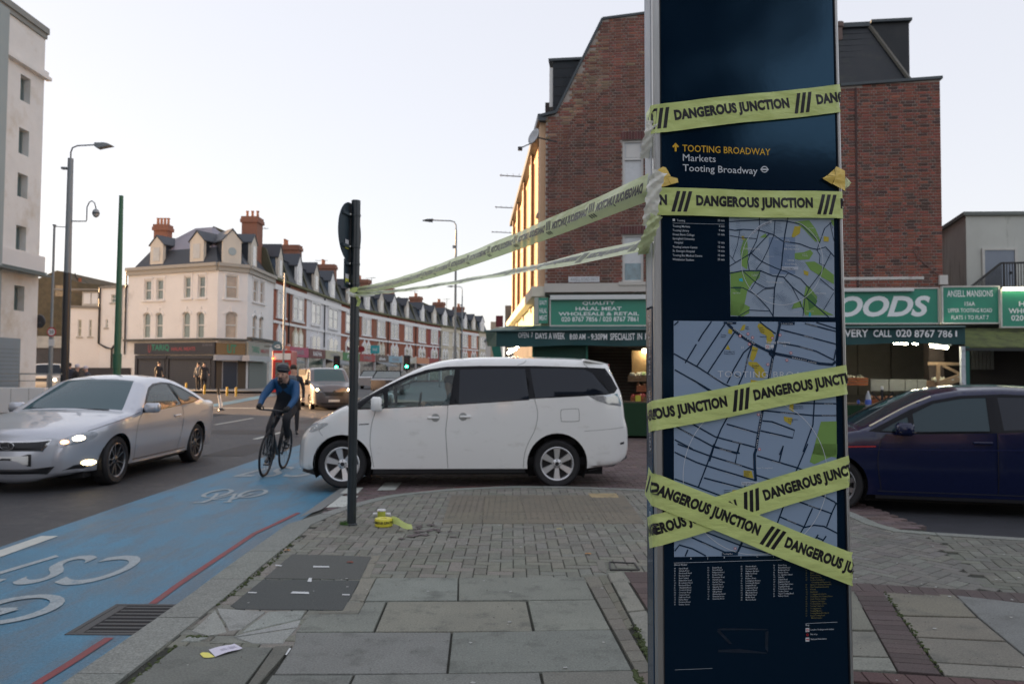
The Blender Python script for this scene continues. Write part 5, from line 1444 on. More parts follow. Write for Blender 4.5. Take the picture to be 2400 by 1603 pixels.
mp.side_patch('sill',[(1.04,.20),(3.17,.21),(3.15,.30),(1.04,.285)],M_dark,-.012)
b=MB();b.box(.25,4.3,-.72,.72,.17,.30);obj('underbody',b,M_under,rt)
b=MB();b.box(.9,4.3,-.80,.80,.30,.42);obj('cabin_floor',b,M_under,rt)
mp.side_patch('bumper_lip',[(.015,.205),(.02,.245),(.22,.225),(.22,.165)],M_dark,.004)
mp.side_patch('bumper_lip',[(4.07,.25),(4.45,.29),(4.655,.44),(4.655,.40),(4.46,.31),(4.07,.23)],M_dark,.004)
mp.side_patch('headlamp',[tuple(p)for p in crom([(.115,.775),(.16,.84),(.24,.885),(.36,.905),(.41,.895),(.37,.86),(.26,.805),(.17,.77)],3,True)],M_lamp,.004)
tl_=mp.side_patch('tail_lamp',[(4.05,1.30),(4.25,1.303),(4.44,1.325),(4.50,1.28),(4.545,1.15),(4.36,1.175),(4.18,1.23)],M_lamp,.006)
mp.side_patch('tail_lamp',[(4.44,1.325),(4.485,1.33),(4.55,1.20),(4.545,1.15),(4.50,1.28)],mat('tinted_lamp',(.12,.28,.36),.1,coat=1),.008)
mp.side_patch('reflector',[(4.53,.625),(4.60,.64),(4.595,.61),(4.54,.60)],M_dark,.004)
for x,z in((1.95,.985),(2.235,1.00)):
 for sd_ in(-1,1):
  b=MB();yy=sd_*(mp.W(x,z)+.012);b.box(x-.16*(x<2)-.0,x+.16*(x>2),yy-.014,yy+.014,z-.016,z+.016,.008);o=obj('door_handle',b,WHITE,rt)
  b=MB();b.lathe([(0,0),(.055,0),(.058,.003)],16,axis='y',c=(x-.05*(1 if x<2 else-1),sd_*(mp.W(x,z))+(.0014 if sd_>0 else-.0044),z));obj('handle_recess_shade',b,mat('handle_shadow',(.30,.31,.30),.5),o)  # shade of the handle recess painted as a flat grey disc
mirror_part(rt,1.10,-1.02,1.175,WHITE,-1,.085,.17,.20);mirror_part(rt,1.10,1.02,1.175,WHITE,1,.085,.17,.20)
for(x)in(.615,3.62):
 for sd_ in(-1,1):wheel(rt,x,sd_*.80,.335,.21,sd_,6,.235,rot0=.25 if x<1 else .0)
archliner(rt,mp.arches,.90)
seats(rt,(1.9,2.75,3.45),.55)
b=MB();b.box(1.0,1.45,-.78,.78,.75,1.08,.06);obj('dashboard',b,M_dark,rt)
b=MB();pts=[(1.62+.05*sin(a)*0+.06*cos(a)*.3,.38+.18*sin(a),1.12+.18*cos(a))for a in[2*pi*k/20 for k in range(20)]];b.tube(pts,.013,8,closed=True);obj('steering_wheel',b,M_dark,rt)
b=MB();b.tube([(1.62-.0,-.55,1.50),(1.35,-.52,1.40)],.012,6);b.box(1.2,1.24,-.05,.12,1.36,1.44,.01);obj('rear_view_mirror',b,M_dark,rt)
b=MB();b.prism([(4.02,-.80),(4.30,-.72),(4.42,-.55),(4.42,.55),(4.30,.72),(4.02,.80)],lambda x,y:1.795-(x-4.02)*.15,lambda x,y:1.822-(x-4.02)*.17);obj('roof_spoiler',b,WHITE,rt)
b=MB();b.ball((4.42,-.55,1.742),.02,.03,.012,8,6);obj('spoiler_tip_lamp',b,M_lampred,rt)
b=MB();b.bar((.50,-.62,1.10),(.85,-.70,1.235),.02,.01);b.bar((.52,-.1,1.10),(.86,-.25,1.25),.02,.01);obj('wiper',b,M_dark,rt)
carrier=rt
SILV=carpaint('silver_paint',(.50,.52,.57),.33,metal=.5)
segs=[('b',[(.14,.20),(.05,.22),(.015,.30),(.0,.42),(.02,.54),(.055,.64),(.11,.715),(.35,.80),(.70,.875),(1.02,.93)]),('b',[(1.20,.955)]),('wind',[(1.27,.97),(1.60,1.15),(1.92,1.315)]),('b',[(2.06,1.375),(2.35,1.425),(2.65,1.44),(2.95,1.425),(3.15,1.385)]),('rear',[(3.28,1.34),(3.60,1.19)]),('b',[(3.82,1.075),(4.0,1.04),(4.30,1.03),(4.52,1.01),(4.60,.95),(4.62,.80),(4.635,.60),(4.62,.42),(4.54,.30),(4.40,.24)])]
def plan2(x,z):
 w_=.90
 if x<1.1:w_-=.33*((1.1-x)/1.1)**2.7
 if x>3.9:w_-=.17*((x-3.9)/.73)**2.4
 w_+=.012*math.exp(-((x-.83)/.4)**2)+.018*math.exp(-((x-3.56)/.45)**2)
 return w_
sc_=Car(segs,plan2,lambda x:.88+.055*min(max(x-.8,0),3.2),.30,[(.83,.325,.365),(3.56,.325,.37)],.235,redge=.085,crown=lambda x,z,nx,nz:.035+.15*sm((.55-x)/.5)*max(0,-nx)+.05*sm((x-4.2)/.3)*max(0,nx),tuck=.10)
f0=G(256,1135,ZR);
rt=root('silver_coupe',(-5.72+.0,11.45,ZR),'silver coupe with lit headlights driving towards the camera at left','car',rotz=pi/2,world=False,scale=1.05)
rt.location=(f0.x-.82*1.05+.02,f0.y+.05-.83*1.05,ZR)
DL=[(1.50,.935),(1.62,1.02),(1.86,1.17),(2.08,1.285),(2.30,1.34),(2.62,1.362),(2.92,1.345),(3.2,1.265),(3.45,1.145),(3.60,1.06),(3.3,1.015),(2.6,.975),(2.0,.945)]
gw1=[(1.66,.965),(1.76,1.06),(1.95,1.18),(2.13,1.265),(2.32,1.315),(2.62,1.338),(2.80,1.334),(2.86,1.002),(2.3,.972)]
gw2=[(2.885,1.005),(2.83,1.332),(3.0,1.305),(3.18,1.245),(3.42,1.13),(3.53,1.065),(3.25,1.03)]
door=[(1.34,.26),(1.30,.55),(1.36,.80),(1.50,.93),(2.0,.945),(2.6,.975),(2.86,.985),(2.93,.80),(2.86,.5),(2.80,.26)]
M_gold=M_glass
regs=[dict(name='window',poly=gw1,mat=M_glass,off=-.006),dict(name='window',poly=gw2,mat=M_glass,off=-.006),dict(name='window_frame',poly=DL,mat=MATS['gloss_black'],off=0),dict(name='door',poly=door,mat=SILV,off=0)]
sc_.build('body',rt,SILV,regs,grid=.08,tagmats={'wind':('windscreen',glassmat('windscreen_glass',(.30,.58,.68),.30,.02)),'rear':('rear_window',M_glass)})
M_seam2=mat('panel_gap_dark',(.03,.03,.035),.6)
sc_.side_strip('panel_gap',[(1.34,.26),(1.30,.55),(1.36,.80),(1.50,.93)],.008,M_seam2)
sc_.side_strip('panel_gap',[(2.80,.26),(2.86,.5),(2.93,.80),(2.86,.985)],.008,M_seam2)
sc_.side_strip('bonnet_gap',[(.30,.755),(.7,.84),(1.15,.90),(1.45,.945)],.006,M_seam2)
sc_.side_patch('sill',[(1.25,.20),(3.15,.20),(3.15,.25),(1.25,.25)],M_dark,-.01)
sc_.side_strip('sill_trim',[(1.28,.285),(3.1,.285)],.02,M_chrome,.004)
b=MB();b.box(.3,4.3,-.70,.70,.15,.28);obj('underbody',b,M_under,rt)
b=MB();b.box(1.1,4.2,-.76,.76,.28,.40);obj('cabin_floor',b,M_under,rt)
archliner(rt,sc_.arches,.86)
for x in(.83,3.56):
 for sd_ in(-1,1):wheel(rt,x,sd_*.775,.325,.22,sd_,5,.228,M_rimd,style='split',rot0=.4)
seats(rt,(1.95,2.75),.45,zt=.55)
b=MB();b.box(1.25,1.62,-.74,.74,.65,.93,.05);obj('dashboard',b,M_dark,rt)
mirror_part(rt,1.62,-.99,1.00,SILV,-1,.09,.20,.14);mirror_part(rt,1.62,.99,1.00,SILV,1,.09,.20,.14)
b=MB();yy=-(sc_.W(2.70,.83)+.012);b.box(2.58,2.80,yy-.012,yy+.012,.815,.845,.008);obj('door_handle',b,M_chrome,rt)
hl=[tuple(p)for p in crom([(.50,.595),(.60,.58),(.735,.615),(.80,.66),(.82,.715),(.78,.745),(.70,.735),(.58,.68)],3,True)]
sc_.front_patch('headlamp',hl,mat('headlamp_glass',(.35,.38,.42),.08,metal=.3,coat=1,var=.3,scale=20),.006,mirror=True)
sc_.front_patch('headlamp_beam',[tuple(p)for p in arcpts(.70,.672,.046,0,330,12,.034)],mat('lit_headlamp',(.9,.9,.9),.3,emit='#FFE9C8',es=3.2),.012,mirror=True,grid=.02)
sc_.front_patch('headlamp_marker',[tuple(p)for p in arcpts(.585,.632,.045,0,330,10,.025)],mat('lit_amber',(.8,.4,.1),.3,emit='#FFB070',es=2.5),.012,mirror=True,grid=.02)
sc_.front_patch('grille_surround',[(-.46,.672),(.46,.672),(.39,.52),(-.39,.52)],M_chrome,.006)
sc_.front_patch('upper_grille',[(-.43,.655),(.43,.655),(.365,.535),(-.365,.535)],M_dark,.010)
for k in range(3):
 z=.56+.03*k;sc_.front_patch('grille_bar',[(-.38,z),(.38,z),(.38,z+.006),(-.38,z+.006)],M_rimd,.014)
b=MB();mx_=sc_.bvh.ray_cast(Vector((-3,0,.6)),Vector((1,0,0)))[0].x-.024
b.tube([(mx_,.085*cos(a),.6+.045*sin(a))for a in[2*pi*k/20 for k in range(20)]],.007,6,closed=True);b.bar((mx_,-.02,.635),(mx_,-.035,.575),.012);b.bar((mx_,-.035,.575),(mx_,.055,.585),.012);obj('badge',b,M_chrome,rt)
sc_.front_patch('plate_surround',[(-.285,.495),(.285,.495),(.285,.345),(-.285,.345)],M_dark,.016,grid=.2)
pl_=sc_.front_patch('number_plate',[(-.26,.475),(.26,.475),(.26,.365),(-.26,.365)],M_plate,.022,grid=.2)
b=MB();px_=sc_.bvh.ray_cast(Vector((-3,0,.42)),Vector((1,0,0)))[0].x-.03
sc_.front_patch('lower_grille',[(-.50,.33),(.50,.33),(.42,.235),(-.42,.235)],M_dark,.010)
sc_.front_patch('fog_recess',[(.56,.27),(.72,.275),(.80,.36),(.66,.33)],M_dark,.008,mirror=True)
sc_.front_patch('fog_lamp',[tuple(p)for p in arcpts(.755,.345,.045,0,330,12,.035)],mat('lit_fog',(.9,.8,.6),.3,emit='#FFDFA0',es=3.5),.016,mirror=True,grid=.02)
sc_.front_patch('lip',[(-.70,.232),(.70,.232),(.66,.212),(-.66,.212)],M_seam2,.008)
b=MB();b.bar((1.22,-.55,.985),(1.28,.05,1.005),.018,.012);b.bar((1.24,.05,.985),(1.30,.60,1.005),.018,.012);obj('wiper',b,M_dark,rt)
coupe=rt
BLUE=carpaint('dark_blue_paint',(.004,.009,.045),.16,metal=.1,coat=.25)
segs=[('b',[(.16,.18),(.03,.22),(.0,.36),(.02,.52),(.08,.66),(.25,.76),(.60,.86),(.98,.925)]),('b',[(1.10,.95)]),('wind',[(1.18,.975),(1.60,1.20),(1.88,1.335)]),('b',[(2.0,1.38),(2.3,1.43),(2.7,1.452),(3.1,1.44),(3.5,1.405),(3.80,1.35)]),('rear',[(3.88,1.31),(4.05,1.05)]),('b',[(4.12,.95),(4.20,.80),(4.23,.6),(4.24,.42),(4.16,.28),(4.0,.22)])]
def plan3(x,z):
 w_=.90
 if x<1.0:w_-=.32*((1.0-x))**2.7
 if x>3.6:w_-=.15*((x-3.6)/.64)**2.4
 return w_
bc=Car(segs,plan3,lambda x:.90+.035*min(max(x-.8,0),3.2),.26,[(.86,.315,.36),(3.49,.315,.365)],.215,redge=.075,crown=lambda x,z,nx,nz:.04+.18*sm((.5-x)/.5),tuck=.07)
w0=G(1957,1198,-.10)
angb=radians(-13)
rt=root('blue_hatchback',(0,0,-.10),'dark blue hatchback partly hidden behind the right side of the totem','car',rotz=angb,world=False,scale=1.0)
rt.location=Vector((w0.x,w0.y,-.10))-Matrix.Rotation(angb,3,'Z')@Vector((.86,-.84,0))
DL=[(1.22,.945),(1.42,1.05),(1.70,1.20),(1.95,1.305),(2.25,1.365),(2.7,1.388),(3.1,1.375),(3.5,1.325),(3.72,1.23),(3.80,1.11),(3.72,1.025),(2.6,.955),(1.8,.925)]
g1=[(1.36,.955),(1.50,1.04),(1.66,1.12),(1.67,.95)]
g2=[(1.72,.952),(1.72,1.155),(1.96,1.275),(2.26,1.335),(2.52,1.348),(2.50,.975)]
g3=[(2.64,.985),(2.64,1.355),(2.9,1.355),(3.14,1.34),(3.34,1.30),(3.40,1.03)]
g4=[(3.45,1.035),(3.40,1.285),(3.52,1.255),(3.66,1.17),(3.70,1.08)]
door1=[(1.36,.26),(1.32,.6),(1.36,.85),(1.42,.92),(1.8,.925),(2.57,.953),(2.58,.26)]
door2=[(2.58,.26),(2.57,.953),(3.40,1.005),(3.42,.8),(3.2,.6),(3.1,.42),(3.08,.26)]
M_bglass=glassmat('blue_car_glass',(.10,.22,.28),.22,.02)
M_dim=glassmat('open_window_dark',(.10,.12,.12),.75,.3)
regs=[dict(name='window',poly=g1,mat=M_bglass,off=-.006),dict(name='window',poly=g2,mat=M_bglass,off=-.006),dict(name='window',poly=g3,mat=M_priv,off=-.004),dict(name='window',poly=g4,mat=M_priv,off=-.004),dict(name='window_frame',poly=DL,mat=MATS['gloss_black'],off=0),dict(name='front_door',poly=door1,mat=BLUE,off=0),dict(name='rear_door',poly=door2,mat=BLUE,off=0)]
bc.build('body',rt,BLUE,regs,grid=.08,tagmats={'wind':('windscreen',M_bglass),'rear':('rear_window',M_priv)})
M_seam3=mat('panel_gap_black',(.002,.002,.004),.6)
bc.side_strip('panel_gap',[(1.36,.26),(1.32,.6),(1.36,.85),(1.42,.92)],.008,M_seam3)
bc.side_strip('panel_gap',[(2.58,.26),(2.575,.6),(2.57,.95)],.008,M_seam3)
bc.side_strip('red_side_badge',[(.98,.762),(1.30,.775)],.012,mat('badge_red',(.5,.02,.02),.3),.003)
bc.side_strip('body_crease_glint',[(1.2,.74),(2.2,.755),(3.6,.79)],.010,mat('crease_highlight_blue',(.012,.022,.11),.15,metal=.4,coat=1),.004)  # light catching the crease, painted as a paler blue strip
bc.side_patch('sill',[(1.30,.175),(3.1,.175),(3.1,.25),(1.30,.25)],M_dark,-.004)
bc.side_strip('sill_highlight',[(1.32,.262),(3.06,.262)],.012,mat('sill_highlight_grey',(.05,.055,.08),.3,metal=.5),.006)  # highlight along the sill edge, painted as a paler strip
b=MB();b.box(.3,4.0,-.70,.70,.13,.26);obj('underbody',b,M_under,rt)
b=MB();b.box(1.1,3.9,-.76,.76,.26,.38);obj('cabin_floor',b,M_under,rt)
archliner(rt,bc.arches,.86)
for x in(.86,3.49):
 for sd_ in(-1,1):wheel(rt,x,sd_*.775,.315,.21,sd_,10,.225,M_rimd,style='thin')
seats(rt,(1.95,2.85),.42,zt=.58)
b=MB();b.box(1.2,1.6,-.74,.74,.62,.93,.05);obj('dashboard',b,M_dark,rt)
m_1=mirror_part(rt,1.60,-1.00,.985,BLUE,-1,.10,.20,.145,1)
b=MB();b.box(1.60-.085,1.60+.085,-1.098,-1.085,.955,.962);obj('mirror_trim',b,M_chrome,m_1)
mirror_part(rt,1.60,1.00,.985,BLUE,1,.10,.20,.145)
for x in(2.42,3.25):
 b=MB();yy=-(bc.W(x,.84)+.014);b.box(x-.10,x+.10,yy-.012,yy+.012,.825+(.02 if x>3 else 0),.855+(.02 if x>3 else 0),.008);obj('door_handle',b,BLUE,rt)
bc.side_strip('roof_rail',[(1.25,1.005),(1.65,1.225),(1.95,1.355)],.012,mat('cream_trim',(.55,.50,.36),.25),.004)
VANP=carpaint('bronze_grey_paint',(.115,.105,.110),.30,metal=.4)
segs=[('b',[(.14,.24),(.02,.30),(.0,.48),(.015,.70),(.06,.90),(.16,1.04),(.45,1.17),(.80,1.27)]),('wind',[(.92,1.32),(1.25,1.62),(1.50,1.83)]),('b',[(1.62,1.90),(1.90,1.955),(2.5,1.97),(4.5,1.97),(4.9,1.95),(4.98,1.88),(5.0,1.2),(5.0,.5),(4.95,.32)])]
def plan4(x,z):
 w_=.96
 if x<1.1:w_-=.22*((1.1-x)/1.1)**2.8
 return w_
vn=Car(segs,plan4,lambda x:1.22,.13,[(.93,.34,.40),(4.03,.34,.40)],.28,redge=.08,crown=lambda x,z,nx,nz:.03+.20*sm((.5-x)/.5),tuck=.03)
vc=at(768,960,24.0)
rt=root('van',(vc.x,34.0,ZR+rise(34)),'brown-grey panel van with one bright headlight behind the cyclist','van',rotz=radians(113),world=False,scale=.9)
rt.location=(at(781,950,33.6).x,33.6,ZR+rise(33.6))
DL=[(1.02,1.27),(1.30,1.56),(1.52,1.74),(1.72,1.79),(2.08,1.79),(2.08,1.22),(1.3,1.20)]
g1=[(1.16,1.27),(1.38,1.54),(1.56,1.68),(1.74,1.735),(2.02,1.735),(2.02,1.265)]
regs=[dict(name='window',poly=g1,mat=M_glass,off=-.006),dict(name='window_frame',poly=DL,mat=MATS['gloss_black'],off=0)]
vn.build('body',rt,VANP,regs,grid=.12,tagmats={'wind':('windscreen',MATS['windscreen_glass'])},ringsplit=.86)
b=MB();b.box(.3,4.7,-.78,.78,.18,.33);obj('underbody',b,M_under,rt)
archliner(rt,vn.arches,.92)
for x in(.93,4.03):
 for sd_ in(-1,1):wheel(rt,x,sd_*.83,.335,.21,sd_,5,.2,M_rimd)
vn.front_patch('headlamp',[tuple(p)for p in crom([(.52,.86),(.60,.83),(.80,.90),(.86,1.0),(.84,1.08),(.70,.98)],3,True)],MATS['headlamp_glass'],.008,mirror=True)
vn.front_patch('headlamp_beam',[tuple(p)for p in arcpts(.73,.95,.06,0,330,10,.05)],mat('lit_van_lamp',(.9,.8,.6),.3,emit='#FFDCA0',es=9.0),.016,mirror=True,grid=.02)
vn.front_patch('grille',[(-.50,.86),(.50,.86),(.42,.66),(-.42,.66)],M_dark,.008)
for k in range(4):
 z=.69+.045*k;w_=.40+.03*k;vn.front_patch('grille_bar',[(-w_,z),(w_,z),(w_,z+.014),(-w_,z+.014)],M_chrome,.016)
b=MB();mx_=vn.bvh.ray_cast(Vector((-3,0,.86)),Vector((1,0,0)))[0].x-.02
b.plate([(0,.93),(.06,.85),(0,.77),(-.06,.85)],0,.012);b2=MB(Matrix.Translation((mx_,0,0))@Matrix.Rotation(-pi/2,4,'Z'));b2.plate([(-.055,.85),(0,.77),(.055,.85),(0,.93)],-.01,.004);obj('badge',b2,M_chrome,rt)
vn.front_patch('number_plate',[(-.26,.50),(.26,.50),(.26,.39),(-.26,.39)],M_plate,.03,grid=.2)
vn.front_patch('lower_grille',[(-.62,.36),(.62,.36),(.55,.28),(-.55,.28)],M_dark,.008)
mirror_part(rt,1.15,-1.08,1.28,M_dark,-1,.08,.18,.26);mirror_part(rt,1.15,1.08,1.28,M_dark,1,.08,.18,.26)
seats(rt,(1.8,),.75,zt=.6)
b=MB();b.box(.95,1.35,-.8,.8,.9,1.2,.05);obj('dashboard',b,M_dark,rt)
b=MB();b.box(2.6,4.9,-.9,.9,.4,1.9);obj('load_bay_bulkhead',b,M_under,rt)
WH2=carpaint('cream_white_paint',(.55,.53,.48),.35)
segs=[('b',[(.10,.35),(.02,.42),(.0,.60),(.01,.85),(.05,.98),(.4,1.04),(.9,1.09),(1.2,1.11)]),('wind',[(1.28,1.14),(1.50,1.42),(1.66,1.64)]),('b',[(1.75,1.71),(2.1,1.77),(3.0,1.79),(3.9,1.76),(4.15,1.68),(4.25,1.40),(4.33,1.05),(4.36,.7),(4.34,.45),(4.2,.38)])]
def plan5(x,z):
 w_=.92
 if x<.8:w_-=.17*((.8-x)/.8)**2.6
 if x>3.8:w_-=.10*((x-3.8)/.56)**2.2
 return w_
ov=Car(segs,plan5,lambda x:1.08,.20,[(.85,.37,.43),(3.45,.37,.43)],.36,redge=.06,crown=lambda x,z,nx,nz:.03+.08*sm((.4-x)/.4),tuck=.03)
oc=at(150,880,33.5)
rt=root('off_road_car',(oc.x,33.5,.18),'white off-road car turning left behind the low white wall','car',rotz=radians(110),world=False,scale=.95)
rt.location=(at(98,900,44.0).x,44.0,.16)
g1=[(1.42,1.14),(1.60,1.42),(1.78,1.62),(2.2,1.66),(2.35,1.66),(2.35,1.13)]
g2=[(2.43,1.13),(2.43,1.66),(3.1,1.67),(3.25,1.14)]
g3=[(3.33,1.15),(3.2,1.67),(3.8,1.64),(4.0,1.54),(4.08,1.18)]
regs=[dict(name='window',poly=q,mat=M_priv,off=-.004)for q in(g1,g2,g3)]
ov.build('body',rt,WH2,regs,grid=.13,tagmats={'wind':('windscreen',M_priv)})
b=MB();b.box(.3,4.1,-.72,.72,.25,.42);obj('underbody',b,M_under,rt)
archliner(rt,ov.arches,.88)
for x in(.85,3.45):
 for sd_ in(-1,1):wheel(rt,x,sd_*.78,.37,.22,sd_,5,.22,M_rimd)
ov.front_patch('headlamp',[tuple(p)for p in arcpts(.66,.82,.09,0,330,12)],mat('lit_small_lamp',(.9,.9,.9),.3,emit='#FFE8C0',es=4.0),.010,mirror=True)
ov.front_patch('grille',[(-.5,.92),(.5,.92),(.5,.72),(-.5,.72)],M_dark,.008)
ov.side_strip('door_gap',[(2.39,.4),(2.39,1.1)],.012,M_seam2)
ov.side_patch('wheel_arch_trim',[(.36,.42),(.42,.7),(.62,.86),(.85,.91),(1.08,.86),(1.28,.7),(1.34,.42),(1.26,.45),(1.2,.65),(1.05,.78),(.85,.82),(.65,.78),(.5,.65),(.44,.45)],M_dark,.006)
mirror_part(rt,1.55,-1.0,1.18,M_dark,-1,.07,.16,.15)
# ================================================================== BUILDINGS
def frame(origin,ang):return Matrix.Translation(Vector(origin))@Matrix.Rotation(ang,4,'Z')
def wall_mesh(b,M,outline,holes,depth=.12,rev=True):
 V=[];E=[]
 for lp in[outline]+holes:
  o=len(V);V+=[Vector(p)for p in lp];E+=[(o+i,o+(i+1)%len(lp))for i in range(len(lp))]
 vo,eo,fo,*_=delaunay_2d_cdt(V,E,[],0,1e-5)
 old=b.M;b.M=M;ix=[b.vert((v.x,0,v.y))for v in vo]
 for f in fo:
  c_=sum((vo[i]for i in f),Vector((0,0)))/len(f)
  if inpoly(c_,outline)and not any(inpoly(c_,h)for h in holes):b.f.append([ix[i]for i in f])
 if rev:
  for h in holes:
   n_=len(h)
   for i in range(n_):
    p,q=h[i],h[(i+1)%n_];b.quad((p[0],0,p[1]),(q[0],0,q[1]),(q[0],depth,q[1]),(p[0],depth,p[1]))
 b.M=old
def rect(x0,x1,z0,z1):return[(x0,z0),(x1,z0),(x1,z1),(x0,z1)]
def archhole(x0,x1,z0,z1,rise_=.25,n=6,point=False):
 pts=[(x0,z0),(x1,z0)];c_=(x0+x1)/2;h=(x1-x0)/2;zs=z1-rise_
 for i in range(n+1):
  a=pi*i/n;pts.append((c_+h*cos(a),zs+rise_*sin(a)))
 return pts
M_wfr=mat('white_window_frame',(.62,.62,.60),.5,var=.08,scale=5)
M_pane=mat('window_glass',(.10,.13,.13),.06,coat=1,var=.25,scale=1.2)
M_paneg=mat('window_glass_green',(.16,.20,.18),.08,coat=1,var=.3,scale=.8)
M_net=mat('net_curtain',(.50,.50,.48),.25,coat=1,var=.2,scale=2)
def window(par,M,x0,x1,z0,z1,arch=0,depth=.10,pane=None,frm=None,bar=True,fw_=.06,sill=None,vbar=False):
 frm=frm or M_wfr;pane=pane or M_pane
 b=MB(M);d0,d1=depth-.05,depth+.01
 b.box(x0,x0+fw_,d0,d1,z0,z1-arch*.5);b.box(x1-fw_,x1,d0,d1,z0,z1-arch*.5)
 b.box(x0+fw_,x1-fw_,d0,d1,z0,z0+fw_)
 if arch:
  h=archhole(x0,x1,z0,z1,arch)[2:];hi=archhole(x0+fw_,x1-fw_,z0,z1-fw_,arch)[2:]
  for i in range(len(h)-1):b.raw([(h[i][0],d0,h[i][1]),(h[i+1][0],d0,h[i+1][1]),(hi[i+1][0],d0,hi[i+1][1]),(hi[i][0],d0,hi[i][1])],[(0,1,2,3)])
 else:b.box(x0+fw_,x1-fw_,d0,d1,z1-fw_,z1)
 if bar:zm=z0+(z1-z0)*.50;b.box(x0+fw_,x1-fw_,d0-.012,d1,zm-fw_*.55,zm+fw_*.55)
 if vbar:xm=(x0+x1)/2;b.box(xm-.025,xm+.025,d0+.005,d1,z0+fw_,z1-fw_)
 w_=obj('window',b,frm,par)
 b=MB(M);pp=archhole(x0+.01,x1-.01,z0+.01,z1-.01,arch)if arch else rect(x0+.01,x1-.01,z0+.01,z1-.01)
 b.poly([(p[0],depth,p[1])for p in pp]);obj('pane',b,pane,w_)
 if sill is not None:
  b=MB(M);b.box(x0-.10,x1+.10,-.08,.0,z0-.09,z0-.002);obj('sill',b,sill,w_)
 return w_
M_brick=mat('brick',(.2,.08,.06),.85,attr=True,var=.16,scale=14,bump=.5,bscale=60,dirt=((.075,.045,.04),.8,.50,.6))
M_mortar=mat('mortar',(.33,.29,.26),.9,var=.2,scale=5,bump=.4)
M_slate=mat('slate',(.013,.017,.022),.6,var=.25,scale=3,bump=.4,bscale=30,dirt=((.035,.042,.026),2,.58,.7))
M_cream=mat('cream_render',(.52,.50,.46),.85,var=.08,scale=2,dirt=((.20,.20,.16),4,.60,.8))
cor=at(1278,600,21.0);ANG=radians(-7.6)
MBld=frame((cor.x,21.0,0),ANG);MBi=MBld.inverted()
bn=Vector((-sin(ANG),cos(ANG),0));
def BF(px,py,off=0.0):
 p0=Vector((cor.x,21.0,0))+bn*off;q=MBi@onplane(px,py,p0,bn);return(q.x,q.z)
br=root('corner_brick_building',(cor.x+5,21.0,0),'dark red brick corner building with slate mansard roof above green shop signs','building')
zb0=BF(1400,690)[1]
OUT=[(0,zb0),(0,BF(1277,274)[1]),BF(1302,267),BF(1412,46),BF(1512,33),BF(1700,20),BF(1805,208),BF(1970,204),(BF(2206,400)[0],BF(2198,187)[1]),(BF(2206,400)[0],zb0)]
OUT=OUT[::-1]
Wn=[BF(1459,448)+BF(1508,327),BF(1459,661)+BF(1508,549)]
wh=[rect(w_[0],w_[2],w_[1],w_[3])for w_ in Wn]
b=MB();wall_mesh(b,MBld@Matrix.Translation((0,.013,0)),OUT,wh,.14)
obj('gable_wall',b,M_mortar,br)
b=MB(MBld);xr=OUT[0][0];ztr=OUT[1][1]
b.poly([(xr,.03,zb0),(xr,9,zb0),(xr,9,ztr),(xr,.03,ztr)]);obj('east_wall',b,mat('plain_brick',(.14,.065,.055),.85,var=.3,scale=9),br)
random.seed(11)
bricks=[]
z=zb0+.006;row=0
zmax=max(p[1]for p in OUT)
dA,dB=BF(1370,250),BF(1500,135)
while z<zmax:
 x=-.0+(0 if row%2 else .056);k=row
 while x<xr:
  st=(k%2==0);l_=.213 if st else .100
  x1=x+l_
  if x1>xr:l_=xr-x;x1=xr
  mx,mz=(x+x1)/2,z+.033
  if l_>.04 and inpoly((mx,mz+.02),OUT)and inpoly((x+.01,mz+.02),OUT)and inpoly((x1-.01,mz+.02),OUT):
   hid=False;xa0,xb0=x,x1
   for w_ in Wn:
    if x1>w_[0]and x<w_[2]and z+.059>w_[1]and z<w_[3]+.24:
     lint=z>w_[3]-.06
     e0,e1=(w_[0]-.07,w_[2]+.06)if lint else(w_[0],w_[2])
     if x<e0-.03:xb0=e0-.004
     elif x1>e1+.03:xa0=e1+.004
     else:hid=True
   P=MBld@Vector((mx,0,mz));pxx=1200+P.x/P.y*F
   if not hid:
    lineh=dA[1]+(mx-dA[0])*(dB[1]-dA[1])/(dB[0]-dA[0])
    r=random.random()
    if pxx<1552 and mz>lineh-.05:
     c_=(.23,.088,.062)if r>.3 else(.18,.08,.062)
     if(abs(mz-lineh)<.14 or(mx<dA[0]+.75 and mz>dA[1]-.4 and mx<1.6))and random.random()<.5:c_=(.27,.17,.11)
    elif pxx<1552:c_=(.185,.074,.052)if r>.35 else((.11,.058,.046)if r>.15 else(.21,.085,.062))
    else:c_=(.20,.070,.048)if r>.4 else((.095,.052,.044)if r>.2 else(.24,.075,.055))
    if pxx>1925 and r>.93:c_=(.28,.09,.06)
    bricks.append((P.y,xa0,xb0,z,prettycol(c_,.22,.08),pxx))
  x=x1+.016;k+=1
 z+=.0755;row+=1
bricks.sort(key=lambda q:(1 if 1520<q[5]<1960 else 0,q[0]))
proto={}
def brick_geo(b,x0,x1,z0,y=0.0):
 j=random.uniform(-.003,.003);e=.004
 vs=[(x0,.034,z0),(x1,.034,z0),(x1,.034,z0+.059),(x0,.034,z0+.059),(x0,e+j,z0),(x1,e+j,z0),(x1,e+j,z0+.059),(x0,e+j,z0+.059),(x0+e,j,z0+e),(x1-e,j,z0+e),(x1-e,j,z0+.059-e),(x0+e,j,z0+.059-e)]
 fs=[(8,9,10,11)]
 for i in range(4):
  k2=(i+1)%4;fs+=[(i,k2,4+k2,4+i),(4+i,4+k2,8+k2,8+i)]
 b.raw(vs,fs)
pm={}
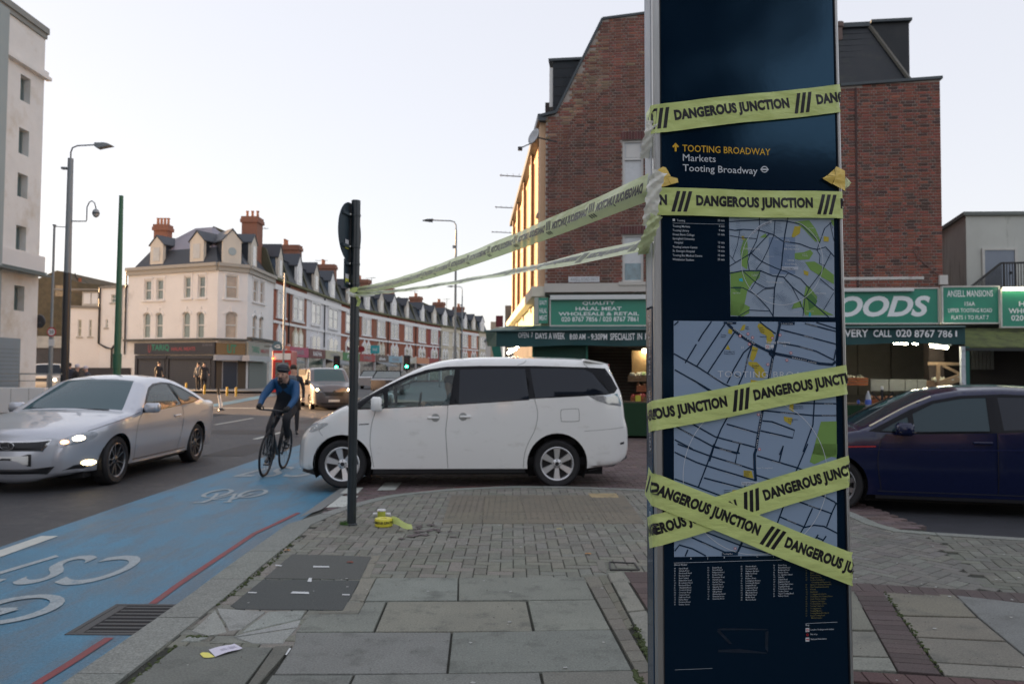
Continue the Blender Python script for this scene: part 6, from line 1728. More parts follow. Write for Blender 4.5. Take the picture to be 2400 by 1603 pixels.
for k in range(24):
 for l_ in(.213,.100):
  b=MB();b.col=prettycol(random.choice([(.20,.070,.048),(.20,.070,.048),(.095,.052,.044),(.24,.075,.055),(.185,.074,.052)]),.2,.08);brick_geo(b,0,l_,0);pm[(k,l_)]=b.mesh('brick',M_brick,color=True)
rest=MB(MBld);nb=0
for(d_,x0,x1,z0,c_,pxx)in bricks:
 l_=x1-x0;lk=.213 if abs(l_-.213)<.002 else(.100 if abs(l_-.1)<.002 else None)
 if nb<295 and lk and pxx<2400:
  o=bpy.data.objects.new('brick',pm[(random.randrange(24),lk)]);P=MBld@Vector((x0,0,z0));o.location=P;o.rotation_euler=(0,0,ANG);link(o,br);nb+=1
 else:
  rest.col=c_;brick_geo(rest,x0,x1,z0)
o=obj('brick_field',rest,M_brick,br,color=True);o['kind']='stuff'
for w_ in Wn:
 b=MB(MBld);x=w_[0]-.06
 while x<w_[2]+.04:
  b.col=prettycol((.13,.05,.048),.25,.05);j=random.uniform(-.004,.002);b.box(x,x+.064,j,.03,w_[3]+.012,w_[3]+.225);x+=.075
 obj('brick_lintel',b,M_brick,br,color=True)
(x0,z0,x1,z1)=Wn[0]
wn=window(br,MBld,x0,x1,z0,z1,0,.13,pane=mat('white_blind',(.55,.58,.60),.3,coat=.8,var=.05),fw_=.055,bar=False)
b=MB(MBld);b.box(x0+.05,x1-.05,.07,.11,z1-.52,z1-.46);b.box(x0+.09,x1-.09,.105,.115,z1-.44,z1-.10);obj('top_light',b,M_wfr,wn)
(x0,z0,x1,z1)=Wn[1]
wn=window(br,MBld,x0,x1,z0,z1,0,.13,pane=MATS['white_blind'],fw_=.055,bar=False,sill=M_cream)
b=MB(MBld);b.box(x0+.06,x1-.06,.118,.128,z0+.06,z0+.50);obj('lower_pane',b,mat('room_glimpse',(.13,.22,.26),.15,coat=1,var=.5,scale=6),wn)
b=MB(MBld);q=BF(2008,400)[0];b.box(q-.03,q+.02,-.012,.0,zb0,BF(2008,206)[1]);obj('dark_step_strip',b,mat('dark_joint',(.07,.04,.038),.9),br)  # thin dark vertical strip at the step in the brickwork
b=MB(MBld)
for a_,c_ in((OUT[1],OUT[2]),):
 b.bar((a_[0]+.05,.05,a_[1]+.04),(c_[0],.05,c_[1]+.04),.22,.07)
obj('coping',b,mat('lead_edge',(.05,.065,.075),.5),br)
LE=BF(1302,267);LT=BF(1412,46);LR=BF(1512,33);LQ=BF(1700,20);LS=BF(1805,208)
b=MB(MBld)
for a_,c_ in((LE,LT),(LT,LR),(LR,LQ),(LQ,LS)):b.bar((a_[0],.05,a_[1]+.02),(c_[0],.05,c_[1]+.02),.16,.06)
b.bar((-.1,-.02,OUT[-2][1]+.02),(LE[0],-.02,LE[1]+.02),.18,.07)
obj('verge',b,MATS['lead_edge'],br)
b=MB(MBld);D_=15.4
prof=[(-.12,LE[1]-.1),LE,(LT[0],LT[1]-.03),(LQ[0],LQ[1]-.03),(LS[0],LS[1]-.03),(LS[0],LE[1]-.4)]
n_=len(prof)
vs=[(p[0],.09,p[1])for p in prof]+[(p[0],D_,p[1])for p in prof]
b.raw(vs,[(i,(i+1)%n_,n_+(i+1)%n_,n_+i)for i in range(n_)]+[tuple(range(n_))[::-1]]);obj('roof',b,M_slate,br)
dl,dt,dr=BF(1296,145,.4),BF(1370,134,.4),BF(1302,262,.4)
for(y0,y1,lab)in((.4,2.6,0),(4.2,6.2,1),(8.0,10.0,2)):
 b=MB(MBld);pr=[(dl[0],dr[1]+.02),(dl[0],dl[1]),(dt[0]+.05,dt[1]),(dt[0]+.05,dr[1]+.02)]
 b.plate(pr,y0,y1);dm=obj('dormer',b,mat('slate_cheek',(.010,.016,.023),.65,var=.2,scale=3,bump=.3,bscale=20),br)
 b=MB(MBld);b.box(dl[0]-.12,dt[0]+.12,y0-.06,y1+.06,dl[1]+.002,dl[1]+.07);obj('dormer_roof',b,MATS['lead_edge'],dm)
 b=MB(MBld);b.box(dl[0]-.10,dl[0]-.002,y0+.05,y1-.05,dr[1]+.15,dl[1]-.15);obj('dormer_window',b,mat('white_upvc',(.7,.7,.68),.4),dm)
 for k in range(5):
  zz=dr[1]+(dl[1]-dr[1])*(k+.7)/5.5
  b=MB(MBld);b.box(dl[0],dl[0]+(dt[0]-dl[0])*(1-0)*min(1,(zz-dr[1])/(dl[1]-dr[1])+.12),y0-.008,y0,zz,zz+.012);obj('slate_course',b,M_slate,dm)
q0=BF(1284,205);b=MB(MBld);b.box(q0[0]-.18,q0[0]+.12,1.2,1.8,LE[1]-.1,q0[1]);b2=obj('side_stack',b,mat('dark_brick_stack',(.05,.04,.04),.8),br)
p1,p2,p3,p4=BF(1900,75,.3),BF(2042,60,.9),BF(2127,190,.25),BF(1900,206,.25)
b=MB(MBld);b.raw([(p4[0],.15,p4[1]),(p3[0],.15,p3[1]),(p2[0],1.0,p2[1]),(p1[0],1.0,p2[1]-.02),(p4[0],6,p4[1]),(p3[0],6,p3[1]),(p2[0],6,p2[1]),(p1[0],6,p2[1])],[(0,1,2,3),(1,5,6,2),(3,2,6,7),(0,3,7,4)]);o2=obj('mansard_slope',b,M_slate,br)
for k in range(9):
 t=(k+.6)/9.6;y_=.15+.85*t;zz=p4[1]+(p2[1]-p4[1])*t;xe=p3[0]+(p2[0]-p3[0])*t
 b=MB(MBld);b.raw([(p4[0],y_-.012,zz-.008),(xe,y_-.012,zz-.008),(xe,y_+.004,zz+.012),(p4[0],y_+.004,zz+.012)],[(0,1,2,3)]);obj('slate_course',b,mat('slate_edge',(.018,.022,.028),.6),o2)
q1,q2,q3=BF(2050,74,1.4),BF(2121,63,1.4),BF(2127,188,1.4)
b=MB(MBld);b.box(q1[0]-.9,q2[0],1.1,5,q3[1]-.05,q2[1]);obj('side_slope',b,M_slate,br)
b=MB(MBld);b.bar((p2[0],.98,p2[1]),(p3[0],.12,p3[1]),.13,.06);obj('hip',b,mat('old_lead_hip',(.085,.08,.065),.7,var=.2,scale=6),br)
b=MB(MBld);b.box(p1[0],p2[0]-.02,.93,1.15,p2[1]+.0,p2[1]+.12);b.box(q1[0]-.2,q2[0]+.05,1.0,5,q2[1]+.001,q2[1]+.07);obj('ridge_capping',b,MATS['lead_edge'],br)
qq=BF(1972,64,.8);b=MB(MBld);b.lathe([(.10,0),(.11,.03),(.10,.35),(.14,.38),(.14,.5),(0,.5)],12,c=(qq[0]-.05,.9,qq[1]-.35));obj('chimney_pot',b,mat('old_terracotta',(.14,.10,.09),.8),br)
b=MB(MBld)
for a_,c_ in(((1340,300),(1278,455)),):
 A_,C_=BF(*a_),BF(*c_);b.bar((A_[0],-.012,A_[1]),(C_[0],-.012,C_[1]),.02)
loop=[BF(2200,645),BF(2175,625),BF(2152,605),BF(2141,590),BF(2143,578),BF(2152,578),BF(2155,590),BF(2150,610)]
b.tube([(p[0],-.02,p[1])for p in loop],.010,6);obj('cable',b,mat('pink_brown_cable',(.20,.11,.10),.7),br)
M_wr=mat('peeling_white_paint',(.56,.55,.52),.8,var=.1,scale=4,dirt=((.12,.07,.06),6,.56,.9))
b=MB(MBld);a_=BF(1940,668);c_=BF(2165,650);b.box(a_[0],c_[0],-.02,-.006,a_[1]+.12,c_[1]+.02);e_=BF(2199,668);f_=BF(2213,646);b.box(e_[0],f_[0]+.05,-.10,-.004,e_[1],f_[1]);obj('painted_band',b,M_wr,br)
b=MB(MBld);a_=BF(1276,690);c_=BF(1530,668);b.box(-.02,c_[0]+4,-.05,-.001,a_[1]+.05,a_[1]+.28);obj('painted_band',b,M_cream,br)
b=MB(MBld);a_=BF(1276,692);b.box(.0,11,-.10,-.002,a_[1]-.03,a_[1]+.045);obj('cable_tray',b,mat('mossy_dark',(.035,.040,.030),.9,var=.5,scale=12),br)
zf=BF(1400,765)[1]
b=MB(MBld);b.box(0,xr,.02,.25,zf-.25,zb0+.02);obj('shop_beam',b,mat('dark_beam',(.03,.035,.035),.8),br)
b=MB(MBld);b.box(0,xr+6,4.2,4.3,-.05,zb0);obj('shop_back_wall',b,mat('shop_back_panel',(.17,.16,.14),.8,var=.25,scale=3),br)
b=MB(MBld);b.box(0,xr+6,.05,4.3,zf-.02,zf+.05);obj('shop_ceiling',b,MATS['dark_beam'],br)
b=MB(MBld);b.box(-.02,.22,.0,.5,0,zf);b.box(xr-.35,xr,.0,.35,0,zf);b.box(3.2,3.5,.1,4.2,0,zf);obj('pier',b,mat('pier_brown',(.06,.045,.04),.8,var=.3,scale=5),br)
b=MB(MBld)
for k in range(26):b.box(.25,3.2,.9,.92,.3+.085*k,.3+.085*k+.07)
obj('roller_shutter',b,mat('shutter_brown',(.085,.058,.045),.7,var=.3,scale=3),br)
for k in range(7):
 b=MB(MBld);x_=6.2+k*.95;b.box(x_,x_+.92,4.12,4.19,.9,2.6,.005);obj('wall_panel',b,mat('wall_panel',(.21,.20,.17),.75,var=.12,scale=4),br)
farp=Vector((at(1205,600,36.3).x,36.3,0));near_=Vector((cor.x,21.0,0));dv=(near_-farp);LW=dv.length
MS=frame(farp,atan2(dv.y,dv.x));MSi=MS.inverted();sn=(MS.to_3x3()@Vector((0,1,0)))
def SF(px,py,off=0.0):
 q=MSi@onplane(px,py,near_+sn*off,sn);return(q.x,q.z)
M_buff=mat('road_side_brick',(.62,.43,.28),.85,var=.12,scale=3,bump=.3,bscale=20,dirt=((.46,.28,.18),3,.55,.5))
eh=OUT[-2][1]
hs=[]
for k in range(4):
 xw=LW-1.1-3.55*k
 for(z0,z1)in((3.9,5.5),(6.1,7.6)):hs.append(rect(xw-1.0,xw,z0,z1))
b=MB();wall_mesh(b,MS,[(0,zf),(LW,zf),(LW,eh),(0,eh)],hs,.10);obj('road_side_wall',b,M_buff,br)
for h in hs:window(br,MS,h[0][0],h[1][0],h[0][1],h[2][1],0,.09,pane=M_net,fw_=.09,sill=MATS['cream_render'])
M_pil=mat('pale_pilaster',(.62,.58,.48),.8,var=.1,scale=4)
for k in range(5):
 b=MB(MS);x_=LW-.30-3.55*k;b.box(x_-.16,x_+.16,-.14,-.002,zf+.7,eh-.3 if k else eh-.05);obj('pilaster',b,M_pil if k else M_brick.copy()if False else M_buff,br)
 if k:
  b=MB(MS);b.tube([(x_+.5,-.10,zf+.6),(x_+.5,-.10,eh-.1)],.05,8);obj('downpipe',b,mat('brown_pipe',(.10,.055,.035),.6),br)
b=MB(MS);b.box(0,LW+.05,-.22,-.002,eh-.12,eh+.06);obj('gutter',b,MATS['lead_edge'],br)
b=MB(MS);b.box(0,LW+.02,-.35,-.002,zb0-.05,zb0+.22);obj('string_course',b,M_pil,br)
b=MB(MS);b.box(0,LW,-.10,.1,zf-.05,zb0-.06);obj('shop_fascia_side',b,mat('pale_green_fascia',(.48,.56,.40),.7,var=.15,scale=3),br)
b=MB(MS);b.box(0,LW,.0,.2,0,zf-.06);obj('shopfronts_side',b,mat('dark_shopfront',(.05,.05,.055),.5,var=.5,scale=1.2),br)
for k,(pp,ln)in enumerate((((1200,412),.9),((1240,407),.9),((1160,487),.0))):
 pass
dd=SF(1255,322,-.5);dsh=root('satellite_dish',tuple(MS@Vector((dd[0],-.5,dd[1]))),'grey satellite dish on the sunlit wall of the corner building','satellite dish')
Mq=MS@Matrix.Translation((dd[0],-.5,dd[1]))@Matrix.Rotation(radians(70),4,'X')@Matrix.Rotation(radians(30),4,'Y')
b=MB(Mq);b.lathe([(0,0),(.09,.010),(.15,.03),(.19,.055),(.19,.062),(.13,.036),(0,.014)],24);obj('dish',b,mat('dish_grey',(.42,.44,.46),.5),dsh,smooth='all')
b=MB(MS@Matrix.Translation((dd[0],-.5,dd[1])));b.bar((0,.0,0),(0,.5,-.1),.03);b.bar((0,0,-.1),(-.05,-.35,-.25),.02);b.box(-.09,-.02,-.4,-.3,-.3,-.22);obj('arm',b,M_dark,dsh)
def aerial(px,py,Y,n_,label):
 p=at(px,py,Y);a_=root('television_aerial',tuple(p),label,'aerial');b=MB()
 b.bar(p+Vector((-.95,0,.02)),p+Vector((.75,.3,0)),.03);
 for k in range(n_):q=p+Vector((-.9+k*.22,0,.02));b.bar(q+Vector((0,-.22,0)),q+Vector((0,.22,0)),.015)
 obj('boom',b,M_dark,a_);b=MB();b.bar(p+Vector((.5,.25,-.6)),p+Vector((.5,.25,.25)),.04);obj('mast',b,M_dark,a_)
aerial(1232,413,29,6,'upper television aerial sticking out of the sunlit wall');aerial(1212,487,34,6,'middle television aerial beyond the sunlit wall');aerial(1196,545,40,5,'lowest and farthest television aerial by the sunlit wall')
M_green=mat('green_sign',(.028,.250,.170),.35,var=.06,scale=2)
M_signw=mat('sign_lettering_white',(.80,.83,.85),.5)
M_frame=mat('sign_frame_white',(.55,.55,.52),.5,var=.1,scale=6,dirt=((.2,.2,.16),10,.6,.6))
def boardm(name,label,px0,py0,px1,py1,off,depth=.08,frm=True,m_=None,par=None):
 a_=BF(px0,py1,off);c_=BF(px1,py0,off)
 r=root(name,tuple(MBld@Vector(((a_[0]+c_[0])/2,off,a_[1]))),label,'sign')if par is None else par
 b=MB(MBld);b.box(a_[0],c_[0],off,off+depth,a_[1],c_[1]);obj('board',b,m_ or M_green,r)
 if frm:
  b=MB(MBld);t=.035
  b.box(a_[0]-t,c_[0]+t,off-.02,off+depth,c_[1]+.001,c_[1]+t);b.box(a_[0]-t,c_[0]+t,off-.02,off+depth,a_[1]-t,a_[1]-.001)
  b.box(a_[0]-t,a_[0]-.001,off-.02,off+depth,a_[1],c_[1]);b.box(c_[0]+.001,c_[0]+t,off-.02,off+depth,a_[1],c_[1]);obj('frame',b,M_frame,r)
 return r
def btext(b,s,px0,px1,py0,py1,off,**k):
 a_=BF(px0,py1,off);c_=BF(px1,py0,off)
 b.M=Matrix.Identity(4)
 fit_text(b,s,a_[0],c_[0],a_[1],c_[1],lambda x,y:MBld@Vector((x,off-.004,y)),**k)
sg=boardm('shop_sign','long green halal meat sign left of the totem',1291,700,1600,762,-.18)
b=MB();btext(b,'QUALITY',1365,1441,706,716,-.18,bold=.02);btext(b,'HALAL MEAT',1349,1457,719,728,-.18,bold=.02);btext(b,'WHOLESALE & RETAIL',1309,1498,731,740,-.18,bold=.02);btext(b,'020 8767 7856 / 020 8767 7861',1316,1496,742,754,-.18,bold=.015)
obj('lettering',b,M_signw,sg)
b=MB(MBld);a_=BF(1289,701,-.3);b.box(a_[0],a_[0]+3.2,-.30,-.20,a_[1]-.02,a_[1]+.10,.01);obj('tube_light',b,mat('tube_cover',(.62,.64,.64),.35),sg)
sg2=boardm('shop_sign','green sign with large slanting white letters right of the totem',1925,677,2197,757,-.18)
b=MB();btext(b,'FOODS',1922,2180,693,743,-.18,bold=.035,shear=.28,res=4);obj('lettering',b,M_signw,sg2)
b=MB(MBld);a_=BF(1985,684,-.3);c_=BF(2143,678,-.3);b.box(a_[0]-1,c_[0],-.30,-.20,a_[1]+.0,a_[1]+.07,.01);obj('tube_light',b,MATS['tube_cover'],sg2)
b=MB(MBld);a_=BF(2203,760,-.2);b.box(a_[0]-.02,a_[0]+.07,-.24,-.02,a_[1],BF(2203,676,-.2)[1]);obj('divider',b,mat('cream_divider',(.55,.53,.42),.7,dirt=((.15,.14,.1),8,.6,.7)),sg2)
sg3=boardm('shop_sign','green ANSELL MANSIONS address board with white frame',2211,673,2339,756,-.26)
b=MB();btext(b,'ANSELL MANSIONS',2220,2327,680,696,-.26,xs=.7,bold=.01);btext(b,'156A',2261,2285,707,717,-.26,bold=.01);btext(b,'UPPER TOOTING ROAD',2222,2325,722.5,732.5,-.26,bold=.01);btext(b,'FLATS 1 TO FLAT 7',2230,2317,739,749,-.26,bold=.01);obj('lettering',b,M_signw,sg3)
sg4=boardm('shop_sign','rightmost green wholesale sign cut by the edge of the photo',2349,680,2560,765,-.34)
b=MB();btext(b,'HALAL MEAT',2388,2520,706,718,-.34,bold=.02);btext(b,'WHOLESALE & RETAIL',2364,2545,722,735,-.34,bold=.02);btext(b,'020 8767 7856',2370,2490,738,752,-.34,bold=.015);obj('lettering',b,M_signw,sg4)
b=MB(MBld);a_=BF(2352,678,-.45);b.box(a_[0],a_[0]+1.6,-.47,-.38,a_[1]-.03,a_[1]+.05,.01);obj('tube_light',b,mat('lit_sign_tube',(.8,.8,.6),.4,emit='#FFF6C8',es=1.6),sg4)
a_=BF(1262,758,-.15);c_=BF(1283,698,-.15)
ps=root('projecting_sign',tuple(MBld@Vector((a_[0],-.15,a_[1]))),'small green box sign projecting at the building corner','sign')
b=MB(MBld);b.box(a_[0],c_[0]+.02,-.15,-.10,a_[1],c_[1]);obj('face',b,M_green,ps)
b=MB(MBld);b.box(a_[0]-.11,a_[0]-.003,-.155,.05,a_[1]-.01,c_[1]+.01);obj('side',b,mat('box_sign_side',(.40,.42,.38),.5),ps)
b=MB()
for s,y0,y1 in(('QUALITY',704,716),('HALAL',722,734),('MEAT',739,751)):btext(b,s,1264,1282,y0,y1,-.15,bold=.02)
obj('lettering',b,M_signw,ps)
np_=root('street_name_plate',tuple(MBld@Vector((BF(1368,660)[0],-.01,BF(1368,660)[1]))),'white ANSELL ROAD street name plate on the brick wall','sign')
a_=BF(1332,662,-.01);c_=BF(1405,648,-.01);b=MB(MBld);b.box(a_[0],c_[0],-.022,-.006,a_[1],c_[1],.004);obj('plate',b,mat('plate_white',(.58,.60,.62),.4),np_)
b=MB();btext(b,'ANSELL ROAD SW17',1337,1401,650.5,659,-.021,bold=.0);obj('lettering',b,mat('faded_grey_ink',(.25,.26,.28),.6),np_)
M_awn=mat('green_canvas',(.012,.085,.070),.7,var=.15,scale=2,bump=.3,bscale=6,coat=.1,dirt=((.015,.05,.07),1.2,.52,.7))
M_awn2=mat('green_canvas_dark',(.010,.062,.066),.65,var=.2,scale=1.5,bump=.3,bscale=5)
aw=root('awning',tuple(MBld@Vector((5,-1.7,2.2))),'long dark green lettered shop awning over the stall','awning')
OA=-1.7
xL=BF(1163,790,OA)[0];xR=BF(2262,780,OA)[0];zT_=BF(1300,777,OA)[1];zBt=BF(1300,812,OA)[1];zW=BF(1400,764,0)[1]
zTr=BF(2000,768,OA)[1]
b=MB(MBld);n_=60
for i in range(n_+1):
 x=xL+(xR-xL)*i/n_;zz=zT_+(zTr-zT_)*i/n_;sag=.02*sin(i*.9)*(i%7>2)
 for j in range(5):
  t=j/4;y=OA+(0-OA)*t-.1;b.vert((x,y,zz+(zW-zz)*t-.05*sin(pi*t)+sag*sin(pi*t)))
for i in range(n_):
 for j in range(4):b.f.append([i*5+j,(i+1)*5+j,(i+1)*5+j+1,i*5+j+1])
obj('canopy',b,M_awn,aw,smooth='all')
b=MB(MBld)
for i in range(n_+1):
 x=xL+(xR-xL)*i/n_;zz=zT_+(zTr-zT_)*i/n_;f_=.018*sin(i*1.3)+.012*sin(i*.5+1)
 hgt=(zT_-zBt)*(1.0+.05*sin(i*.45))
 for j in range(4):b.vert((x,OA+f_*j/3,zz-hgt*j/3))
for i in range(n_):
 for j in range(3):b.f.append([i*4+j,i*4+j+1,(i+1)*4+j+1,(i+1)*4+j][::-1])
obj('valance',b,M_awn2,aw,smooth='all')
xW=BF(1150,790,OA)[0]
b=MB(MBld);b.raw([(xL-.002,OA,zT_),(xL-.35,OA+.5,zT_+.02),(xL-.30,OA+.5,zBt+.02),(xL,OA,zBt+.0),(xL-.35,.6,zT_+.12),(xL-.3,.6,zBt+.12)],[(0,1,2,3),(1,4,5,2)]);b.raw([(xL-.35,OA+.5,zT_+.02),(xL,OA,zT_),(.0,.0,zW),(xL-.35,.6,zW)],[(0,1,2,3)])
obj('end_flap',b,M_awn,aw)
b=MB(MBld);b.raw([(xL-.12,OA+.02,zBt),(xL+.10,OA+.02,zBt),(xL+.28,OA+.1,zBt-1.2),(xL+.12,OA+.1,zBt-1.2)],[(0,1,2,3)]);obj('hanging_flap',b,mat('bright_green_canvas',(.015,.15,.11),.7),aw)
b=MB(MBld);b.tube([(xL-.3,OA,zT_+.015),(xR,OA,zTr+.015)],.022,8);obj('front_rail',b,mat('awning_rail',(.10,.16,.16),.4,metal=.4),aw)
def vtext(b,s,px0,px1,py0,py1,**k):btext(b,s,px0,px1,py0,py1,OA-.035,**k)
b=MB()
vtext(b,'OPEN',1215,1239,779,792,xs=.8,bold=-.005);vtext(b,'7',1245,1249,779,791,bold=.01);vtext(b,'DAYS',1255,1282,780,794,bold=.015);vtext(b,'A WEEK',1286,1324,780,795,bold=.015)
vtext(b,'8:00 AM',1335,1372,782,796,bold=.015);vtext(b,'-',1378,1382,790,791.5,bold=.02);vtext(b,'9:30PM',1385,1423,782,797,bold=.015);vtext(b,'SPECIALIST',1430,1488,781,797,bold=.015);vtext(b,'IN',1494,1505,781,796,bold=.015);vtext(b,'PAKISTANI',1512,1585,781,796,bold=.015)
vtext(b,'DELIVERY',1935,2035,772,790,bold=.02);vtext(b,'CALL',2047,2089,773,790,bold=.02);vtext(b,'020',2100,2136,772,790,bold=.02);vtext(b,'8767',2143,2191,773,791,bold=.02);vtext(b,'786',2198,2232,774,791,bold=.015);vtext(b,'1',2239,2243,775,789,bold=.0)
obj('lettering',b,M_signw,aw)
aw2=root('canopy',tuple(MBld@Vector((14,-1.5,2.3))),'old mossy plank canopy right of the green awning','canopy')
xa=BF(2262,790,-1.6)[0]
za,zb_=BF(2300,772,0)[1],BF(2300,812,-1.6)[1]
for k in range(6):
 t0,t1=k/6,(k+.93)/6
 b=MB(MBld);b.raw([(xa+.02,-1.6+1.6*t0,zb_+(za-zb_)*t0),(xa+5,-1.6+1.6*t0,zb_+(za-zb_)*t0-.05),(xa+5,-1.6+1.6*t1,zb_+(za-zb_)*t1+.02),(xa+.02,-1.6+1.6*t1,zb_+(za-zb_)*t1+.04),(xa+.02,-1.6+1.6*t0,zb_+(za-zb_)*t0-.03),(xa+5,-1.6+1.6*t0,zb_+(za-zb_)*t0-.08)],[(0,1,2,3),(4,5,1,0)]);obj('plank',b,mat('mossy_plank',(.085,.105,.035),.9,var=.45,scale=5,dirt=((.03,.035,.02),4,.5,.8)),aw2)
b=MB(MBld);b.box(xa,xa+5,-1.64,-1.56,zb_-.10,zb_-.035);obj('front_beam',b,MATS['dark_beam'],aw2)
M_tube=mat('lit_tube',(.9,.9,.85),.4,emit='#FFF4D6',es=22)
def tubel(px0,py0,px1,py1,off,label,Y=None):
 a_=BF(px0,py0,off);c_=BF(px1,py1,off);r=root('strip_light',tuple(MBld@Vector((a_[0],off,a_[1]))),label,'light');b=MB(MBld)
 b.tube([(a_[0],off,a_[1]),(c_[0],off+.5*(c_[0]-a_[0]),c_[1])],.035,8);obj('lit_tube',b,M_tube,r)
 b=MB(MBld);b.box(min(a_[0],c_[0])-.03,max(a_[0],c_[0])+.03,off+.04,off+.09,(a_[1]+c_[1])/2+.03,(a_[1]+c_[1])/2+.07);obj('batten',b,M_frame,r)
tubel(2096,803,2132,804,-1.0,'white strip light under the awning, above the bottle');tubel(2140,804,2151,805,-.6,'short white strip light between the two longer ones');tubel(2183,811,2229,814,-1.2,'white strip light under the awning beside the wooden rack')
tubel(1507,823,1535,824,-.6,'warm strip light above the wooden board left of the totem');tubel(1190,828,1213,813,-.2,'slanting strip light at the left end of the stall')
M_hedge=mat('artificial_grass',(.012,.045,.018),.95,var=.4,scale=60,bump=.8,bscale=150)
ct=root('market_counter',tuple(MBld@Vector((6,-1.3,0))),'long stall counter faced with dark artificial grass','counter')
xc0,xc1=BF(1330,980,-1.5)[0],BF(2175,980,-1.5)[0];zc_=BF(1500,944,-1.5)[1]
b=MB(MBld);b.box(xc0,xc1,-1.5,-.5,0,zc_,.01);obj('grass_front',b,M_hedge,ct)
b=MB(MBld);b.box(xc0-.02,xc1+.02,-1.45,-.48,zc_+.002,zc_+.03);obj('counter_top',b,mat('old_board',(.10,.075,.05),.8,var=.3,scale=8),ct)
gp=root('green_board',tuple(MBld@Vector((2.2,-1.2,.8))),'dark green rectangular panel under the awning behind the white car','board')
a_,c_=BF(1252,880,-1.3),BF(1373,797,-1.3)
b=MB(MBld);b.box(a_[0],c_[0],-1.30,-1.24,zc_*0+.1,c_[1]);obj('sheet',b,mat('panel_green',(.010,.060,.042),.7,var=.2,scale=3),gp)
b=MB(MBld);b.box(a_[0]-.05,a_[0]-.002,-1.33,-1.22,.0,c_[1]+.04);b.box(c_[0]+.002,c_[0]+.05,-1.33,-1.22,.0,c_[1]+.04);obj('post',b,mat('post_green',(.02,.16,.11),.6),gp)
wb=root('wooden_board',tuple(MBld@Vector((3.4,-.4,1))),'tall plywood board behind the vegetable stall','board');a_,c_=BF(1481,890,-.4),BF(1600,822,-.4)
b=MB(MBld);b.box(a_[0],c_[0],-.4,-.37,a_[1],c_[1]);obj('sheet',b,mat('plywood',(.26,.155,.06),.7,var=.2,scale=6),wb)
M_wood=mat('crate_wood',(.24,.15,.085),.8,var=.3,scale=14,bump=.2)
M_wood2=mat('orange_crate',(.30,.095,.035),.7,var=.25,scale=14)
def crate(px,py,off,w_,h_,d_,label,m_=M_wood,fill=None,tilt=0.0,fillm=None):
 a_=BF(px,py,off);Mc=MBld@Matrix.Translation((a_[0],off,a_[1]))@Matrix.Rotation(tilt,4,'X')
 r=root('crate',tuple(Mc@Vector((0,0,0))),label,'crate')
 ns=3
 for k in range(ns):
  b=MB(Mc);z0=h_*k/ns+.005;z1=h_*(k+.8)/ns;b.box(0,w_,0,.012,z0,z1);b.box(0,w_,d_-.012,d_,z0,z1);b.box(0,.012,.013,d_-.013,z0,z1);b.box(w_-.012,w_,.013,d_-.013,z0,z1);obj('slat',b,m_,r)
 b=MB(Mc);b.box(.013,w_-.013,.013,d_-.013,.0,.012);obj('base',b,m_,r)
 if fill:
  rnd=random.Random(int(px));b=MB(Mc)
  for _ in range(fill[0]):b.ball((rnd.uniform(.05,w_-.05),rnd.uniform(.05,d_-.05),h_-.02+rnd.uniform(-.02,.05)),fill[1]*rnd.uniform(.8,1.2),n=7,m_=5)
  o=obj('produce',b,fillm,r,smooth='all');o['kind']='stuff'
M_lea=mat('leafy_green',(.18,.26,.07),.7,var=.5,scale=12);M_rd=mat('red_produce',(.32,.03,.03),.4,var=.2,scale=10);M_pal=mat('pale_produce',(.50,.47,.36),.6,var=.2,scale=10);M_br=mat('brown_produce',(.22,.10,.05),.7,var=.3,scale=10)
crate(1472,894,-.75,.50,.16,.4,'wooden crate of pale greens on the upper shelf, left one',fill=(26,.05),fillm=M_pal)
crate(1504,892,-.75,.55,.14,.4,'wooden crate of bright green leaves on the upper shelf beside the totem',fill=(30,.055),fillm=M_lea)
crate(1492,918,-1.0,.60,.16,.4,'orange wooden crate on the middle shelf left of the totem',m_=M_wood2,fill=(14,.04),fillm=M_br)
crate(1478,941,-1.3,.42,.13,.35,'low crate of red produce on the counter',m_=M_wood2,fill=(22,.045),fillm=M_rd)
crate(1508,941,-1.3,.5,.12,.35,'low crate of mixed brown produce on the counter next to the totem',fill=(20,.045),fillm=M_br)
b=MB(MBld);a_=BF(1489,942,-1.38);b.box(a_[0],a_[0]+.13,-1.38,-1.32,a_[1],a_[1]+.16,.01);tag(obj('yellow_packet',b,mat('packet_yellow',(.45,.42,.04),.5)),'bright yellow packet standing on the grass counter','packet')
crate(1985,903,-.3,.50,.20,.45,'brown crate of pale roots just right of the totem',m_=M_wood2,fill=(24,.04),fillm=M_pal)
crate(2043,952,-1.2,.9,.17,.4,'long red and white fruit box on the counter',m_=M_wood2,fill=(16,.05),fillm=M_br)
crate(2098,952,-1.2,.5,.16,.4,'shorter red fruit box with ginger at the right on the counter',m_=M_wood2,fill=(24,.045),fillm=M_br)
for k,(x,c_,lab)in enumerate(((2012,(.03,.08,.4),'small blue bottle cap item left of the water bottle'),(2030,(.5,.5,.52),'small white jar right of the water bottle'),(2072,(.5,.04,.03),'small red jar on the counter by the black stand'),(2081,(.5,.38,.03),'small yellow jar on the counter by the black stand'))):
 a_=BF(x,952,-1.46);b=MB(MBld);b.lathe([(.032,0),(.034,.01),(.034,.06),(.02,.075),(.02,.095),(0,.095)],10,c=(a_[0],-1.46,zc_+.034));tag(obj('jar',b,mat('jar_%d'%k if False else('jar_blue','jar_white','jar_red','jar_yellow')[k],c_,.4),smooth=True),lab,'jar')
bt=root('water_bottle',tuple(MBld@Vector((BF(2034,956,-1.7)[0],-1.75,.9))),'large clear water bottle with blue label standing by the counter','bottle')
a_=BF(2035,955,-1.75);c_=BF(2035,916,-1.75);hb=c_[1]-a_[1]
